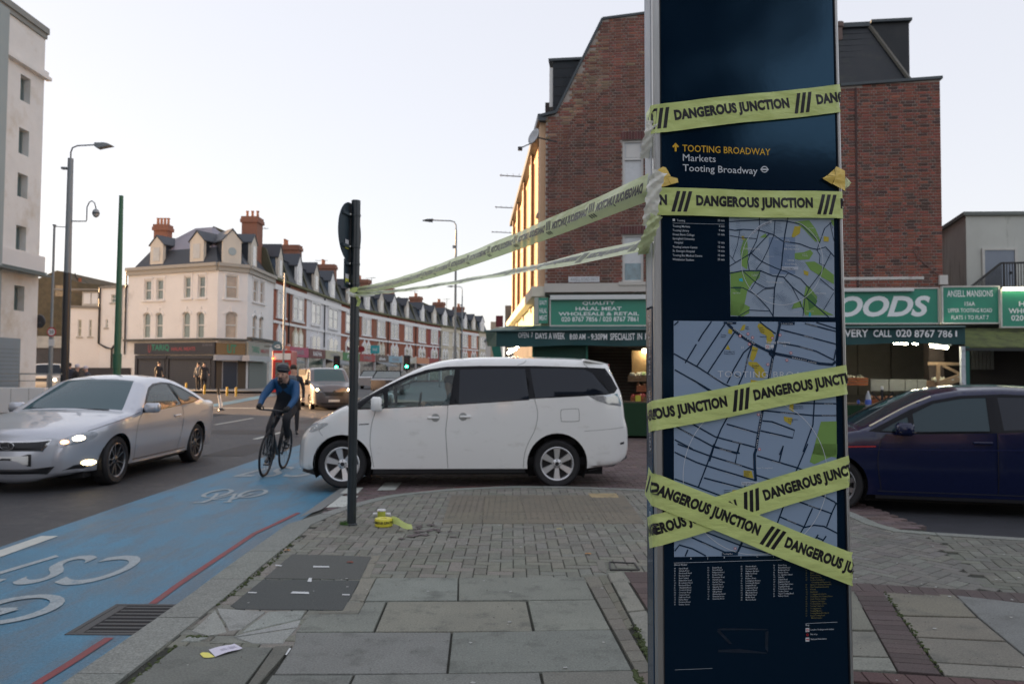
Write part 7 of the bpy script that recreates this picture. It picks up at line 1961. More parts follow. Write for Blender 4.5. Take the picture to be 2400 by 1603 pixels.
b=MB(MBld);b.lathe([(.0,0),(.062,.0),(.066,.02),(.066,hb*.55),(.058,hb*.62),(.062,hb*.70),(.022,hb*.92),(.022,hb*.96)],18,c=(a_[0],-1.75,a_[1]));obj('plastic',b,mat('clear_plastic',(.55,.60,.66),.12,trans=.5,coat=1),bt,smooth='all')
b=MB(MBld);b.lathe([(.067,hb*.18),(.0675,hb*.2),(.0675,hb*.46),(.067,hb*.48)],18,c=(a_[0],-1.75,a_[1]));obj('label_band',b,mat('blue_label',(.06,.12,.45),.4,var=.6,scale=30),bt,smooth='all')
b=MB(MBld);b.lathe([(.024,hb*.955),(.024,hb),(0,hb)],12,c=(a_[0],-1.75,a_[1]));obj('cap',b,M_wfr,bt)
pd=BF(2035,1000,-1.75);b=MB(MBld);b.box(a_[0]-.09,a_[0]+.09,-1.85,-1.65,0,a_[1]-.002,.01);tag(obj('concrete_post',b,mat('post_concrete',(.16,.16,.15),.9,var=.2,scale=9)),'short grey concrete post under the water bottle','post')
bs=root('display_stand',tuple(MBld@Vector((BF(2068,960,-1.6)[0],-1.6,0))),'black metal stand with a white tip in front of the counter','stand')
A_=BF(2067,913,-1.6);b=MB(MBld);b.bar((A_[0],-1.6,0),(A_[0],-1.6,A_[1]),.045);
for e in(-1,1):b.bar((A_[0],-1.62,A_[1]-.32),(A_[0]+e*.24,-1.62,A_[1]-.06),.03)
obj('frame',b,M_dark,bs);b=MB(MBld);b.lathe([(.035,0),(.035,.07),(0,.08)],10,c=(A_[0],-1.6,A_[1]));obj('white_tip',b,M_wfr,bs)
for k,(x0,x1)in enumerate(((2041,2082),(2085,2120),(2122,2149),(2151,2172))):
 a_,c_=BF(x0,916,-.2),BF(x1,889,-.2);b=MB(MBld);b.box(a_[0],c_[0],-.2,-.17,a_[1],c_[1]);tag(obj('backing_board',b,mat('grey_board',(.20,.21,.20),.7,var=.1,scale=5)),('leftmost','second','third','rightmost')[k]+' grey board leaning at the back of the stall','board','grey boards at the back of the stall')
rk=root('wooden_rack',tuple(MBld@Vector((BF(2220,925,-1.0)[0],-1.0,0))),'rough timber display rack with a sloping tray beside the white post','rack')
def pl(px0,py0,px1,py1,off,w_,name='plank',m_=None,d_=.04):
 a_,c_=BF(px0,py0,off),BF(px1,py1,off);b=MB(MBld);b.bar((a_[0],off,a_[1]),(c_[0],off,c_[1]),d_,w_);return obj(name,b,m_ or mat('raw_timber',(.36,.25,.15),.8,var=.2,scale=12),rk)
pl(2175,852,2252,853,-1.0,.07);pl(2199,853,2199,1000,-1.02,.06,'post',d_=.07);pl(2210,857,2250,876,-1.0,.06,'brace');pl(2172,898,2200,900,-1.0,.13,'tray_side',M_wood);pl(2200,902,2252,884,-1.05,.17,'tray_side');pl(2178,905,2178,1000,-.9,.07,'post',M_wood)
b=MB(MBld);rnd=random.Random(4)
for _ in range(30):
 a_=BF(rnd.uniform(2208,2250),0,-.95)[0];t=(a_-BF(2205,0,-.95)[0])/.55;b.ball((a_,-.95+rnd.uniform(-.1,.15),BF(2200,893,-.95)[1]+t*.18+rnd.uniform(-.02,.03)),.05,.05,.03,7,5)
o=obj('white_produce',b,mat('white_veg',(.50,.50,.46),.7),rk,smooth='all');o['kind']='stuff'
b=MB(MBld)
for _ in range(24):
 a_=BF(rnd.uniform(2175,2198),0,-.95)[0];b.ball((a_,-.95+rnd.uniform(-.1,.1),BF(2185,890,-.95)[1]+rnd.uniform(-.02,.03)),.03,.03,.05,6,4)
o=obj('root_produce',b,M_pal,rk,smooth='all');o['kind']='stuff'
po=root('awning_post',tuple(MBld@Vector((BF(2260,925,-1.6)[0],-1.6,0))),'peeling white and green post holding the awning end','post')
a_=BF(2252,812,-1.6);c_=BF(2262,812,-1.6);e_=BF(2271,812,-1.6)
b=MB(MBld);b.box(a_[0],c_[0]-.003,-1.62,-1.52,0,a_[1]);obj('white_half',b,mat('peeling_white_post',(.48,.52,.56),.7,var=.2,scale=9,dirt=((.12,.14,.14),12,.56,.8)),po)
b=MB(MBld);b.box(c_[0],e_[0],-1.62,-1.52,0,a_[1]);obj('green_half',b,mat('post_dark_green',(.012,.10,.085),.6),po)
gt=root('slatted_vent',tuple(MBld@Vector((BF(2300,868,.2)[0],.2,1))),'grey vertical slats in the dark opening at the right','vent')
for k in range(6):
 a_,c_=BF(2277+k*9,866,.2),BF(2284+k*9,822,.2);b=MB(MBld);b.box(a_[0],c_[0],.2,.23,a_[1],c_[1]);obj('slat',b,mat('slat_grey',(.07,.075,.075),.7),gt)
b=MB(MBld);b.box(xr+.02,xr+6,.5,.55,0,zf);tag(obj('shop_interior_shade',b,mat('interior_shade_black',(.012,.010,.009),.8)),'near-black sheet painted as the dark interior of the right opening','wall')  # flat dark sheet stands in for the unlit interior
pr=root('rendered_building',(14,22,0),'pale grey rendered flat-roofed building with grey door and stair railing','building')
X0,Y0=at(2265,600,22).x,22.0;X1,Y1=at(2214,600,24.2).x,24.2
zt=at(2265,506,22).z
M_rend=mat('pale_render',(.52,.54,.51),.85,var=.08,scale=1.5,dirt=((.10,.12,.08),1.1,.55,.75,(2.5,2.5,.5)))
b=MB();b.prism([(X0,Y0),(X0+7,Y0-.4),(X0+7,30),(X1+.2,30),(X1,Y1)],2.6,zt);obj('wall',b,M_rend,pr)
b=MB();b.prism([(X0-.1,Y0-.08),(X0+7,Y0-.5),(X0+7,30),(X1-.0,30),(X1-.1,Y1)],zt+.002,zt+.10);obj('roof_edge',b,mat('roof_edge_grey',(.16,.18,.17),.8),pr)
Mr=frame((X0,Y0,0),atan2(-.4,7));rn=Mr.to_3x3()@Vector((0,1,0))
def RF(px,py,off=0):q=Mr.inverted()@onplane(px,py,Vector((X0,Y0,0))+rn*off,rn);return q.x,q.z
a_,c_=RF(2308,700),RF(2376,587);b=MB(Mr);b.box(a_[0],c_[0],-.03,-.004,a_[1],c_[1]);d1=obj('door',b,mat('door_grey',(.22,.26,.32),.5,var=.06),pr)
b=MB(Mr);b.box(a_[0]-.07,a_[0]-.002,-.05,-.002,a_[1],c_[1]+.06);b.box(c_[0]+.002,c_[0]+.07,-.05,-.002,a_[1],c_[1]+.06);b.box(a_[0],c_[0],-.05,-.002,c_[1]+.002,c_[1]+.06);obj('door_frame',b,M_frame,d1)
b=MB(Mr);b.ball((c_[0]-.12,-.05,RF(2300,640)[1]),.04,n=8,m_=6);obj('door_handle',b,M_dark,d1)
rl=root('stair_railing',tuple(Mr@Vector((RF(2345,660,-1)[0],-1,3))),'dark metal stair railing above the green signs','railing')
P0,P1,P2=RF(2276,672,-1),RF(2346,617,-1),RF(2460,615,-1)
b=MB(Mr);b.bar((P0[0],-1,P0[1]),(P1[0],-1,P1[1]),.05);b.bar((P1[0],-1,P1[1]),(P2[0],-1,P2[1]),.05);obj('handrail',b,M_dark,rl)
for k in range(22):
 t=k/21;x=P0[0]+(P1[0]-P0[0])*t;zz=P0[1]+(P1[1]-P0[1])*t;b=MB(Mr);b.bar((x,-1,zz-1.0),(x,-1,zz),.016);obj('baluster',b,M_dark,rl)
for k in range(16):
 x=P1[0]+(P2[0]-P1[0])*(k+1)/17;b=MB(Mr);b.bar((x,-1,P1[1]-1.0),(x,-1,P1[1]),.016 if k%4 else .035);obj('baluster',b,M_dark,rl)
# ================================================================== LEFT SIDE AND FAR TERRACE
M_stucco=mat('stained_stucco',(.68,.68,.67),.9,var=.06,scale=1.5,bump=.2,bscale=12,dirt=((.47,.41,.32),.35,.50,.7))
M_whitewall=mat('white_wall',(.66,.66,.66),.9,var=.05,scale=1,dirt=((.34,.32,.28),1.2,.60,.6))
XL=at(84,866,35.9).x;YF=35.9;YN=-28
ML=frame((XL,YN,0),pi/2)
def LF(px,py,off=0.0):
 q=ML.inverted()@onplane(px,py,Vector((XL-off,0,0)),Vector((-1,0,0)));return q.x,q.z
tw=root('white_tower_block',(XL-6,20,0),'tall stained white building with five small windows at the left edge','building')
LW2=YF-YN;zT=LF(106,84)[1]
zT=at(106,82,YF).z
wpx=[(47,67,176,241),(38,57,297,362),(30,49,401,461),(23,42,523,585),(15,33,664,728)]
holes=[]
for(a,c,y0,y1)in wpx:
 p0=LF(a,(y0+y1)/2+28);p1=LF(c,(y0+y1)/2+28)
 holes.append(rect(LW2-1.72,LW2-1.0,LF((a+c)/2,y1-2)[1],LF((a+c)/2,y0+2)[1]))
xd0,xd1=LF(0,800)[0],LF(45,800)[0]
more=[]
for k in range(1,10):
 for h in holes:more.append([(p[0]-5.6*k,p[1])for p in h])
b=MB();wall_mesh(b,ML,[(0,0),(LW2,0),(LW2,zT),(0,zT)],holes+more,.35);obj('road_wall',b,M_stucco,tw)
b=MB();b.prism([(XL-.0005-18,YN),(XL-.36,YN),(XL-.36,YF-.002),(XL-18,YF-.002)],0,zT-.3);b.quad((XL-.36,YF-.001,0),(XL,YF-.001,0),(XL,YF-.001,zT),(XL-.36,YF-.001,zT));obj('wall',b,M_whitewall,tw)
for h in holes+more:window(tw,ML,h[0][0],h[1][0],h[0][1],h[2][1],0,.33,pane=mat('dull_glass',(.13,.19,.20),.2,coat=.5,var=.2,scale=1),frm=mat('grey_frame',(.20,.25,.26),.6),fw_=.07,bar=False,vbar=True)
b=MB(ML);b.box(-.2,LW2+.06,-.16,.5,zT,zT+.28);b.box(-.1,LW2+.03,-.08,.3,zT-.22,zT-.001);obj('cornice',b,mat('cornice_grey',(.24,.25,.24),.8,var=.1,scale=2),tw)
zz=LF(100,160)[1];b=MB(ML);b.box(0,LW2+.12,-.14,-.001,zz-.35,zz-.12);b.box(0,LW2+.20,-.24,-.001,zz-.5,zz-.351);obj('moulding',b,M_stucco,tw)
zz=LF(70,614)[1];b=MB(ML);b.box(0,LW2+.05,-.25,-.001,zz-.5,zz+.32);obj('canopy_band',b,M_whitewall,tw)
b=MB(ML);b.box(0,LW2+.08,-.45,-.26,zz-.62,zz-.50);b.box(0,LW2+.06,-.35,-.26,zz-.46,zz-.40);b.box(0,LW2-.5,-.9,-.46,zz-.66,zz-.60);obj('canopy_rail',b,mat('canopy_metal',(.12,.15,.15),.5,metal=.4),tw)
b=MB(ML);b.box(xd0-2,xd1,-.06,-.002,0.05,LF(20,792)[1]);obj('shutter',b,mat('blue_grey_shutter',(.20,.25,.29),.6,var=.08,scale=2),tw)
for k in range(14):
 b=MB(ML);z_=.15+k*.17;b.box(xd0-2,xd1-.04,-.068,-.0605,z_,z_+.02);obj('shutter_rib',b,mat('blue_grey_dark',(.12,.15,.18),.6),tw)
pe=LF(-6,60)[0];b=MB(ML);b.box(pe-6,pe,-.5,-.001,0,zT-.4);obj('pier',b,mat('blue_grey_pier',(.30,.35,.36),.85,var=.05,scale=1),tw)
c_=at(89,753,36.0);rs=root('round_sign',tuple(c_),'round black pub-style sign on the white building corner','sign')
b=MB(Matrix.Translation(c_));b.lathe([(0,-.05),(.30,-.05),(.33,-.02),(.33,.02),(.30,.05),(0,.05)],28,axis='y');obj('disc',b,mat('sign_black',(.015,.02,.03),.4,coat=.3),rs,smooth=True)
b=MB(Matrix.Translation(c_));b.lathe([(0,-.05),(.14,-.05),(.15,0),(.14,.05),(0,.05)],16,axis='y',c=(-.52,0,.02));b.bar((-.5,0,0),(-.2,0,0),.05);obj('bracket',b,mat('sign_teal',(.03,.07,.09),.4),rs)
b=MB();fit_text(b,'BAR',-.2,.2,-.13,-.03,lambda x,y:c_+Vector((x,-.054,y)),bold=.0);obj('lettering',b,mat('dim_print',(.10,.11,.12),.5),rs)
lw0,lw1=at(104,930,27.7),at(-60,930,27.7)
b=MB();b.box(lw1.x-2,lw0.x,27.7,27.95,0,.88,.02);rw=tag(obj('low_wall',b,M_whitewall),'low white wall beside the road behind the silver coupe','wall')
for k in range(5):
 b=MB();x_=lw0.x-.55-k*.62;b.box(x_,x_+.012,27.692,27.699,.02,.86);obj('joint',b,mat('thin_joint',(.25,.25,.24),.9),rw)
hr=root('handrail',(lw0.x-1,28.2,.9),'thin grey handrail above the low white wall','handrail')
b=MB();za=at(60,876,28.2).z;b.bar((lw1.x-1,28.2,za),(lw0.x+.3,28.2,za),.05);b.bar((lw1.x-1,28.2,za-.25),(lw0.x+.1,28.2,za-.25),.03);obj('rail',b,mat('rail_grey',(.30,.31,.31),.4,metal=.4),hr)
for k in range(4):
 b=MB();x_=lw0.x-.2-1.0*k;b.bar((x_,28.2,0),(x_,28.2,za),.04);obj('post',b,MATS['rail_grey'],hr)
db=root('dark_brick_house',(at(140,860,62).x,62,.3),'dark brown brick house with low gable behind the lamp posts','building')
q=lambda x,y,Y:at(x,y,Y)
b=MB();P=[(72,665),(75,700-40),(118,640),(133,634),(152,637),(170,657),(195,664),(245,668),(245,880),(60,880)]
P3=[q(x,y,62)for x,y in P];n_=len(P3)
vs=[tuple(p)for p in P3]+[(p.x,70,p.z)for p in P3]
b.raw(vs,[tuple(range(n_))[::-1]]+[(i,(i+1)%n_,n_+(i+1)%n_,n_+i)for i in range(n_)]);obj('wall',b,mat('grimy_brick',(.115,.095,.060),.9,var=.3,scale=2.5,dirt=((.05,.05,.035),.8,.5,.7)),db)
b=MB();pc=q(181,668,63)
for k in(-1,1):b.lathe([(.14,0),(.12,.7),(.15,.75),(0,.75)],10,c=(pc.x+k*.2,63,pc.z-.2))
obj('chimney_pot',b,mat('terracotta',(.35,.13,.07),.8),db)
b=MB();b.bar(q(176,640,63),q(178,650,63),.06);b.bar(q(178,650,63),q(183,655,63),.06);obj('aerial',b,M_dark,db)
b=MB();a_,c_=q(130,735-60,61.9),q(150,695,61.9);b.box(a_.x,c_.x,61.9,61.98,c_.z,a_.z+.2);obj('window',b,mat('amber_glass',(.30,.20,.08),.15,coat=1,var=.6,scale=1.5),db)
b=MB();a_,c_=q(72,860,60),q(150,790,60);b.box(a_.x,c_.x,60,61,0,c_.z);obj('shopfront',b,mat('dark_shopfront2',(.045,.045,.05),.5,var=.4,scale=1),db)
b=MB();a_,c_=q(72,815,59.9),q(150,788,59.9);b.box(a_.x,c_.x,59.85,59.99,a_.z,c_.z);obj('fascia',b,mat('faded_fascia',(.32,.34,.34),.6,var=.3,scale=1),db)
M_cb=mat('warm_white_render',(.76,.75,.74),.9,var=.05,scale=.8,dirt=((.44,.42,.38),.7,.58,.5))
M_sill=mat('sill_grey',(.38,.36,.32),.8)
cA,cB_,cC_,cD=at(300,700,55.3),at(510,700,52.0),at(580,700,53.3),at(641,700,59.6)
ZG=.30;zE=at(510,619,52).z
cb=root('corner_shop_building',(cB_.x-2,56,ZG),'white corner building with gabled dormers above the dark shuttered shop','building')
foot=[(cA.x,cA.y),(cB_.x,cB_.y),(cC_.x,cC_.y),(cD.x,cD.y),(cD.x-8.5,62.5)]
def wframe(a,c,z=0):
 d_=Vector((c[0]-a[0],c[1]-a[1]));return frame((a[0],a[1],z),atan2(d_.y,d_.x)),d_.length
def WF(M,px,py,off=0.0):
 nn=M.to_3x3()@Vector((0,1,0));p0=M.translation+nn*off;q_=M.inverted()@onplane(px,py,Vector((p0.x,p0.y,0)),nn);return q_.x,q_.z
faces=[((cA.x,cA.y),(cB_.x,cB_.y)),((cB_.x,cB_.y),(cC_.x,cC_.y)),((cC_.x,cC_.y),(cD.x,cD.y))]
wins=[[(339,355,658,704),(367,383,656,703),(432,447,649,699),(465,481,648,698)],[(530,558,645,699)],[(593,604,655,706),(609,619,660,710)]]
arcs=[[(336,352,733,793),(365,381,733,793),(428,445,731,793),(461,478,731,793)],[(528,556,730,793)],[(592,601,738,796),(607,616,741,797)]]
for fi,(a,c)in enumerate(faces):
 M,L=wframe(a,c);hs=[]
 for(x0,x1,y0,y1)in wins[fi]:
  xm,zm=WF(M,(x0+x1)/2,(y0+y1)/2);w2=(WF(M,x1,700)[0]-WF(M,x0,700)[0])/2;hs.append((0,xm-w2,xm+w2,WF(M,x0,y1)[1],WF(M,x0,y0)[1]))
 for(x0,x1,y0,y1)in arcs[fi]:
  xm,zm=WF(M,(x0+x1)/2,(y0+y1)/2);w2=(WF(M,x1,700)[0]-WF(M,x0,700)[0])/2;hs.append((.22,xm-w2,xm+w2,WF(M,x0,y1)[1],WF(M,x0,y0)[1]))
 H=[archhole(h[1],h[2],h[3],h[4],h[0])if h[0]else rect(h[1],h[2],h[3],h[4])for h in hs]
 b=MB();wall_mesh(b,M,[(0,ZG),(L,ZG),(L,zE),(0,zE)],H,.14);obj('wall',b,M_cb,cb)
 for h in hs:
  wn=window(cb,M,h[1],h[2],h[3],h[4],h[0],.13,pane=(M_paneg if fi==0 else mat('painted_reflection_glass',(.36,.27,.20),.06,coat=1,var=.4,scale=.8)),fw_=.07)  # warm street reflection painted into the colour of the road-facing panes
  b=MB(M)
  if h[0]:
   o1=archhole(h[1]-.16,h[2]+.16,h[3],h[4]+.16,h[0]+.1)[2:];i1=archhole(h[1]-.01,h[2]+.01,h[3],h[4]+.01,h[0])[2:]
   for i in range(len(o1)-1):b.raw([(o1[i][0],-.05,o1[i][1]),(o1[i+1][0],-.05,o1[i+1][1]),(i1[i+1][0],-.05,i1[i+1][1]),(i1[i][0],-.05,i1[i][1]),(o1[i][0],0,o1[i][1]),(o1[i+1][0],0,o1[i+1][1])],[(0,1,2,3),(0,4,5,1)])
   b.box((h[1]+h[2])/2-.08,(h[1]+h[2])/2+.08,-.08,-.001,h[4]-.02,h[4]+.34)
  else:
   b.box(h[1]-.14,h[1]-.02,-.04,-.001,h[3],h[4]+.1);b.box(h[2]+.02,h[2]+.14,-.04,-.001,h[3],h[4]+.1);b.box(h[1]-.2,h[2]+.2,-.07,-.001,h[4]+.101,h[4]+.20)
  b.box(h[1]-.22,h[2]+.22,-.12,-.001,h[3]-.12,h[3]-.02);obj('surround',b,M_cb,wn)
 b=MB(M);b.box(-.05,L+.05,-.28,-.001,zE-.12,zE+.10);b.box(-.02,L+.02,-.16,-.001,zE-.42,zE-.121);obj('cornice',b,M_sill,cb)
 b=MB(M);zf2=WF(M,400 if fi==0 else(545 if fi==1 else 610),799)[1];b.box(0,L,-.35,-.001,zf2,zf2+.14);obj('shop_cornice',b,mat('dark_ledge',(.10,.10,.09),.8),cb)
def inset(pts,d_):
 c_=Vector((sum(p[0]for p in pts)/len(pts),sum(p[1]for p in pts)/len(pts)));o_=[]
 for p in pts:v=Vector(p[:2])-c_;o_.append(tuple(c_+v*(1-d_/v.length)))
 return o_
def frustum(name,base,z0,top,z1,m_,par,cap=True):
 b=MB();n_=len(base);b.raw([(p[0],p[1],z0)for p in base]+[(p[0],p[1],z1)for p in top],[(i,(i+1)%n_,n_+(i+1)%n_,n_+i)for i in range(n_)]+([tuple(range(n_,2*n_))]if cap else[]));return obj(name,b,m_,par)
f1=inset(foot,.3);f2=inset(foot,1.35);f3=inset(foot,4.3);zM=at(420,580,53.5).z;zR=at(520,534,56).z
frustum('mansard',f1,zE+.1,f2,zM,mat('far_slate',(.035,.042,.055),.5,var=.3,scale=.9,dirt=((.10,.09,.07),.6,.6,.7)),cb);frustum('roof',f2,zM+.002,f3,zR,mat('lilac_slate',(.17,.16,.20),.35,var=.25,scale=.7),cb)
M_dorm=mat('dormer_white',(.60,.56,.49),.85,var=.06,scale=2)
def dormer(par,M,xc,w_,z0,z1,zp,y0,depth,rnd=False,cheek=None,win=True,mdorm=None):
 md=mdorm or M_dorm
 b=MB(M);h=w_/2
 b.plate([(xc-h,z0),(xc+h,z0),(xc+h,z1),(xc+h+.08,z1),(xc,zp),(xc-h-.08,z1),(xc-h,z1)],y0,y0+.22);d_=obj('dormer',b,md,par)
 b=MB(M);b.box(xc-h+.04,xc+h-.04,y0+.221,y0+depth,z0,z1);obj('cheek',b,cheek or MATS['far_slate'],d_)
 b=MB(M);b.plate([(xc-h-.12,z1-.02),(xc,zp+.03),(xc+h+.12,z1-.02),(xc+h+.12,z1+.06),(xc,zp+.12),(xc-h-.12,z1+.06)],y0-.06+.0,y0+depth);obj('dormer_roof',b,MATS['far_slate'],d_)
 if win:
  b=MB(M)
  if rnd:
   b.M=M@Matrix.Translation((xc,y0-.03,(z0+z1)/2+.1));b.lathe([(0,0),(.27,0),(.27,.029)],18,axis='y');obj('round_window',b,mat('round_pane',(.30,.36,.38),.2),d_)
  else:
   b.box(xc-h*.5,xc+h*.5,y0-.03,y0-.001,z0+.25,z1-.15);b.box(xc-h*.5-.001,xc+h*.5+.001,y0-.04,y0-.031,(z0+z1)/2-.03,(z0+z1)/2+.03);obj('dormer_window',b,mat('pale_pane',(.50,.50,.48),.25,coat=.6,var=.15,scale=1),d_)
 b=MB(M);b.box(xc+h-.039,xc+h-.0,y0+.55,y0+1.05,z0+.45,z1-.25);sw=obj('side_window',b,M_wfr,d_)
 b=MB(M);b.box(xc+h+.001,xc+h+.012,y0+.65,y0+.95,z0+.55,z1-.35);obj('pane',b,M_pane,sw)
 return d_
M0,L0=wframe(*faces[0]);M1,L1=wframe(*faces[1]);M2,L2=wframe(*faces[2])
for(px0,px1,yb,ys,yp)in((352,382,622,577,556),(445,477,616,568,545)):
 xc=WF(M0,(px0+px1)/2,600,.3)[0];w_=WF(M0,px1,600,.3)[0]-WF(M0,px0,600,.3)[0]
 dormer(cb,M0,xc,w_,WF(M0,px0,yb,.3)[1],WF(M0,px0,ys,.3)[1],WF(M0,px0,yp,.3)[1],.3,2.2)
dormer(cb,M1,L1/2,L1*.62,zE+.12,WF(M1,548,568,.3)[1],WF(M1,548,540,.3)[1],.25,2.4,rnd=True)
dormer(cb,M2,2.3,1.3,zE+.12,WF(M2,607,582,.3)[1]+.1,WF(M2,607,562,.3)[1]+.1,.3,2.2)
M_chim=mat('chimney_brick',(.25,.115,.078),.85,var=.18,scale=3,dirt=((.12,.06,.05),1.5,.55,.6))
def chimney(par,cx,cy,z0,z1,wx,wy,npots,ang=0.0,dark=False):
 M=frame((cx,cy,0),ang);b=MB(M)
 b.box(-wx/2,wx/2,-wy/2,wy/2,z0,z1-.45);b.box(-wx/2-.10,wx/2+.10,-wy/2-.10,wy/2+.10,z1-.449,z1-.20);b.box(-wx/2-.05,wx/2+.05,-wy/2-.05,wy/2+.05,z1-.199,z1);c_=obj('chimney',b,M_chim,par)
 b=MB(M)
 for k in range(npots):
  x=(k+.5-npots/2)*(wx/npots);b.lathe([(.11,z1),(.09,z1+.42),(.12,z1+.46),(.12,z1+.52),(0,z1+.52)],8,c=(x,0,0))
 obj('chimney_pots',b,mat('pale_terracotta',(.42,.20,.12),.8),c_);return c_
p=at(352,574,55.5);chimney(cb,p.x,57.5,zM-1,at(352,528,57.5).z,1.0,.8,4);p=at(575,560,57.5);chimney(cb,p.x,59.0,zM-1,at(575,511,59).z,1.15,1.3,3)
def shopboard(M,px0,px1,py0,py1,off,m_,par,name='fascia',d_=.12):
 a_,c_=WF(M,px0,py1,off),WF(M,px1,py0,off);b=MB(M);b.box(a_[0],c_[0],off,off+d_,a_[1],c_[1]);return obj(name,b,m_,par)
def wtext(M,s,px0,px1,py0,py1,off,m_,par,**k):
 a_,c_=WF(M,px0,py1,off),WF(M,px1,py0,off);b=MB();fit_text(b,s,a_[0],c_[0],a_[1],c_[1],lambda x,y:M@Vector((x,off-.012,y)),**k);return obj('lettering',b,m_,par)
M_shd=mat('charcoal_shopfront',(.030,.030,.038),.5,var=.1,scale=1);M_shut=mat('grey_shutter',(.065,.068,.078),.55,var=.08,scale=1.2)
fs1=shopboard(M0,314,503,802,831,-.25,M_shd,cb)
M_tg=mat('sign_green_print',(.03,.24,.15),.5);M_tr=mat('sign_red_print',(.30,.06,.07),.5)
wtext(M0,'U',347,354,808,827,-.25,M_tr,fs1,bold=.02);wtext(M0,'TARIQ',355,397,807,824,-.25,M_tg,fs1,bold=.02);wtext(M0,'HALAL MEATS',402,458,813,822,-.25,M_tr,fs1,bold=.03);wtext(M0,'020 8767 0141',475,498,806,811,-.25,mat('dim_white',(.25,.25,.28),.5),fs1)
for(x0,x1)in((323,386),(396,493)):
 s_=shopboard(M0,x0,x1,841,912,-.1,M_shut,cb,'shutter',.08);a_,c_=WF(M0,x0,912,-.1),WF(M0,x1,841,-.1)
 for k in range(15):
  z_=a_[1]+(c_[1]-a_[1])*k/15;b=MB(M0);b.box(a_[0]+.02,c_[0]-.02,-.118,-.1005,z_,z_+.03);obj('slat',b,mat('shutter_rib_dark',(.035,.037,.045),.6),s_)
 shopboard(M0,x0-4,x1+4,833,841,-.3,M_shd,cb,'shutter_box',.28)
for x0,x1 in((314,322),(387,395),(494,504)):shopboard(M0,x0,x1,833,915,-.16,M_shd,cb,'pilaster',.14)
fs2=shopboard(M1,507,576,805,831,-.2,mat('brown_fascia',(.21,.135,.060),.6),cb);wtext(M1,'UT',532,554,808,828,-.2,M_tg,fs2,bold=.03)
shopboard(M1,506,577,833,844,-.55,mat('silver_blind_box',(.40,.42,.46),.4,metal=.2),cb,'blind_box',.5);shopboard(M1,522,556,848,925,-.05,mat('navy_door',(.030,.042,.065),.4),cb,'door',.04);shopboard(M1,506,521,846,925,-.1,mat('brown_pilaster',(.08,.06,.04),.6),cb,'pilaster');shopboard(M1,557,577,846,925,-.1,MATS['brown_pilaster'],cb,'pilaster')
fs3=shopboard(M2,582,632,808,834,-.2,mat('grey_fascia',(.30,.30,.26),.6,var=.2,scale=1),cb);wtext(M2,'TARIQ',590,608,813,828,-.2,M_tg,fs3,bold=.02);wtext(M2,'MEATS',611,630,820,827,-.2,M_tr,fs3,bold=.03)
shopboard(M2,584,634,836,846,-.5,MATS['silver_blind_box'],cb,'blind_box',.45);s_=shopboard(M2,583,626,850,922,-.08,mat('grey_green_shutter',(.16,.185,.18),.6),cb,'shutter',.06);shopboard(M2,629,634,848,922,-.12,M_wfr,cb,'pilaster')
b=MB(M0);x_=WF(M0,323,700)[0];x2_=WF(M0,302,700)[0];b.tube([(x2_-.2,-.08,2.6),(x2_-.2,-.08,zE)],.06,6);obj('downpipe',b,M_dark,cb)
wg=root('white_rear_wing',(at(235,860,57).x,57,ZG),'low white rear wings with small windows left of the corner shop building','building')
wa,wb_,wc_=at(163,700,56.0),at(236,700,56.6),at(300,700,55.4)
MW1,LW1=wframe((wa.x,wa.y),(wb_.x,wb_.y));MW2,LWb=wframe((wb_.x,wb_.y),(wc_.x,wc_.y))
zw1,zw2=at(200,721,56.3).z,at(270,673,56).z
def winhole(M,x0,x1,y0,y1):
 a_,c_=WF(M,x0,y1),WF(M,x1,y0);return(a_[0],c_[0],a_[1],c_[1])
h1=[winhole(MW1,182,192,749,789),winhole(MW1,208,216,749,789)];h2=[winhole(MW2,247,253,748,768),winhole(MW2,279,286,748,790),winhole(MW2,260,271,690,710)]
b=MB();wall_mesh(b,MW1,[(0,0),(LW1,0),(LW1,zw1),(0,zw1)],[rect(*h)for h in h1],.12);wall_mesh(b,MW2,[(0,0),(LWb,0),(LWb,zw2),(0,zw2)],[rect(*h)for h in h2],.12)
b.prism([(wa.x,wa.y+.3),(wb_.x-.02,wb_.y+.3),(wb_.x,66),(wa.x,66)],0,zw1-.02);b.prism([(wb_.x,wb_.y+.3),(wc_.x,wc_.y+.3),(wc_.x,66),(wb_.x,66)],0,zw2-.02);obj('wall',b,M_cb,wg)
for h in h1:window(wg,MW1,*h,0,.11,pane=M_paneg,fw_=.05,sill=M_sill)
for h in h2:window(wg,MW2,*h,0,.11,pane=M_paneg,fw_=.05,sill=M_sill)
b=MB(MW1);b.box(-.1,LW1+.02,-.12,.3,zw1-.05,zw1+.12);b.M=MW2;b.box(-.02,LWb,-.12,.3,zw2-.05,zw2+.1);obj('parapet',b,mat('parapet_grey',(.22,.21,.19),.8),wg)
b=MB();a_,c_=at(192,716,58),at(247,683,58);b.box(a_.x,c_.x,58,62,a_.z-.5,c_.z);o=obj('roof_room',b,mat('roof_room_grey',(.40,.40,.38),.8),wg)
for x0,x1 in((195,212),(214,229),(231,244)):
 b=MB();a_,c_=at(x0,712,57.9),at(x1,687,57.9);b.box(a_.x,c_.x,57.93,57.995,a_.z,c_.z);obj('roof_room_window',b,mat('bright_pane',(.62,.62,.62),.1,coat=1),wg)
b=MB();b.box(a_.x-3.2,c_.x+.2,57.7,62.2,c_.z+.18,c_.z+.30);obj('flat_roof',b,MATS['parapet_grey'],wg)
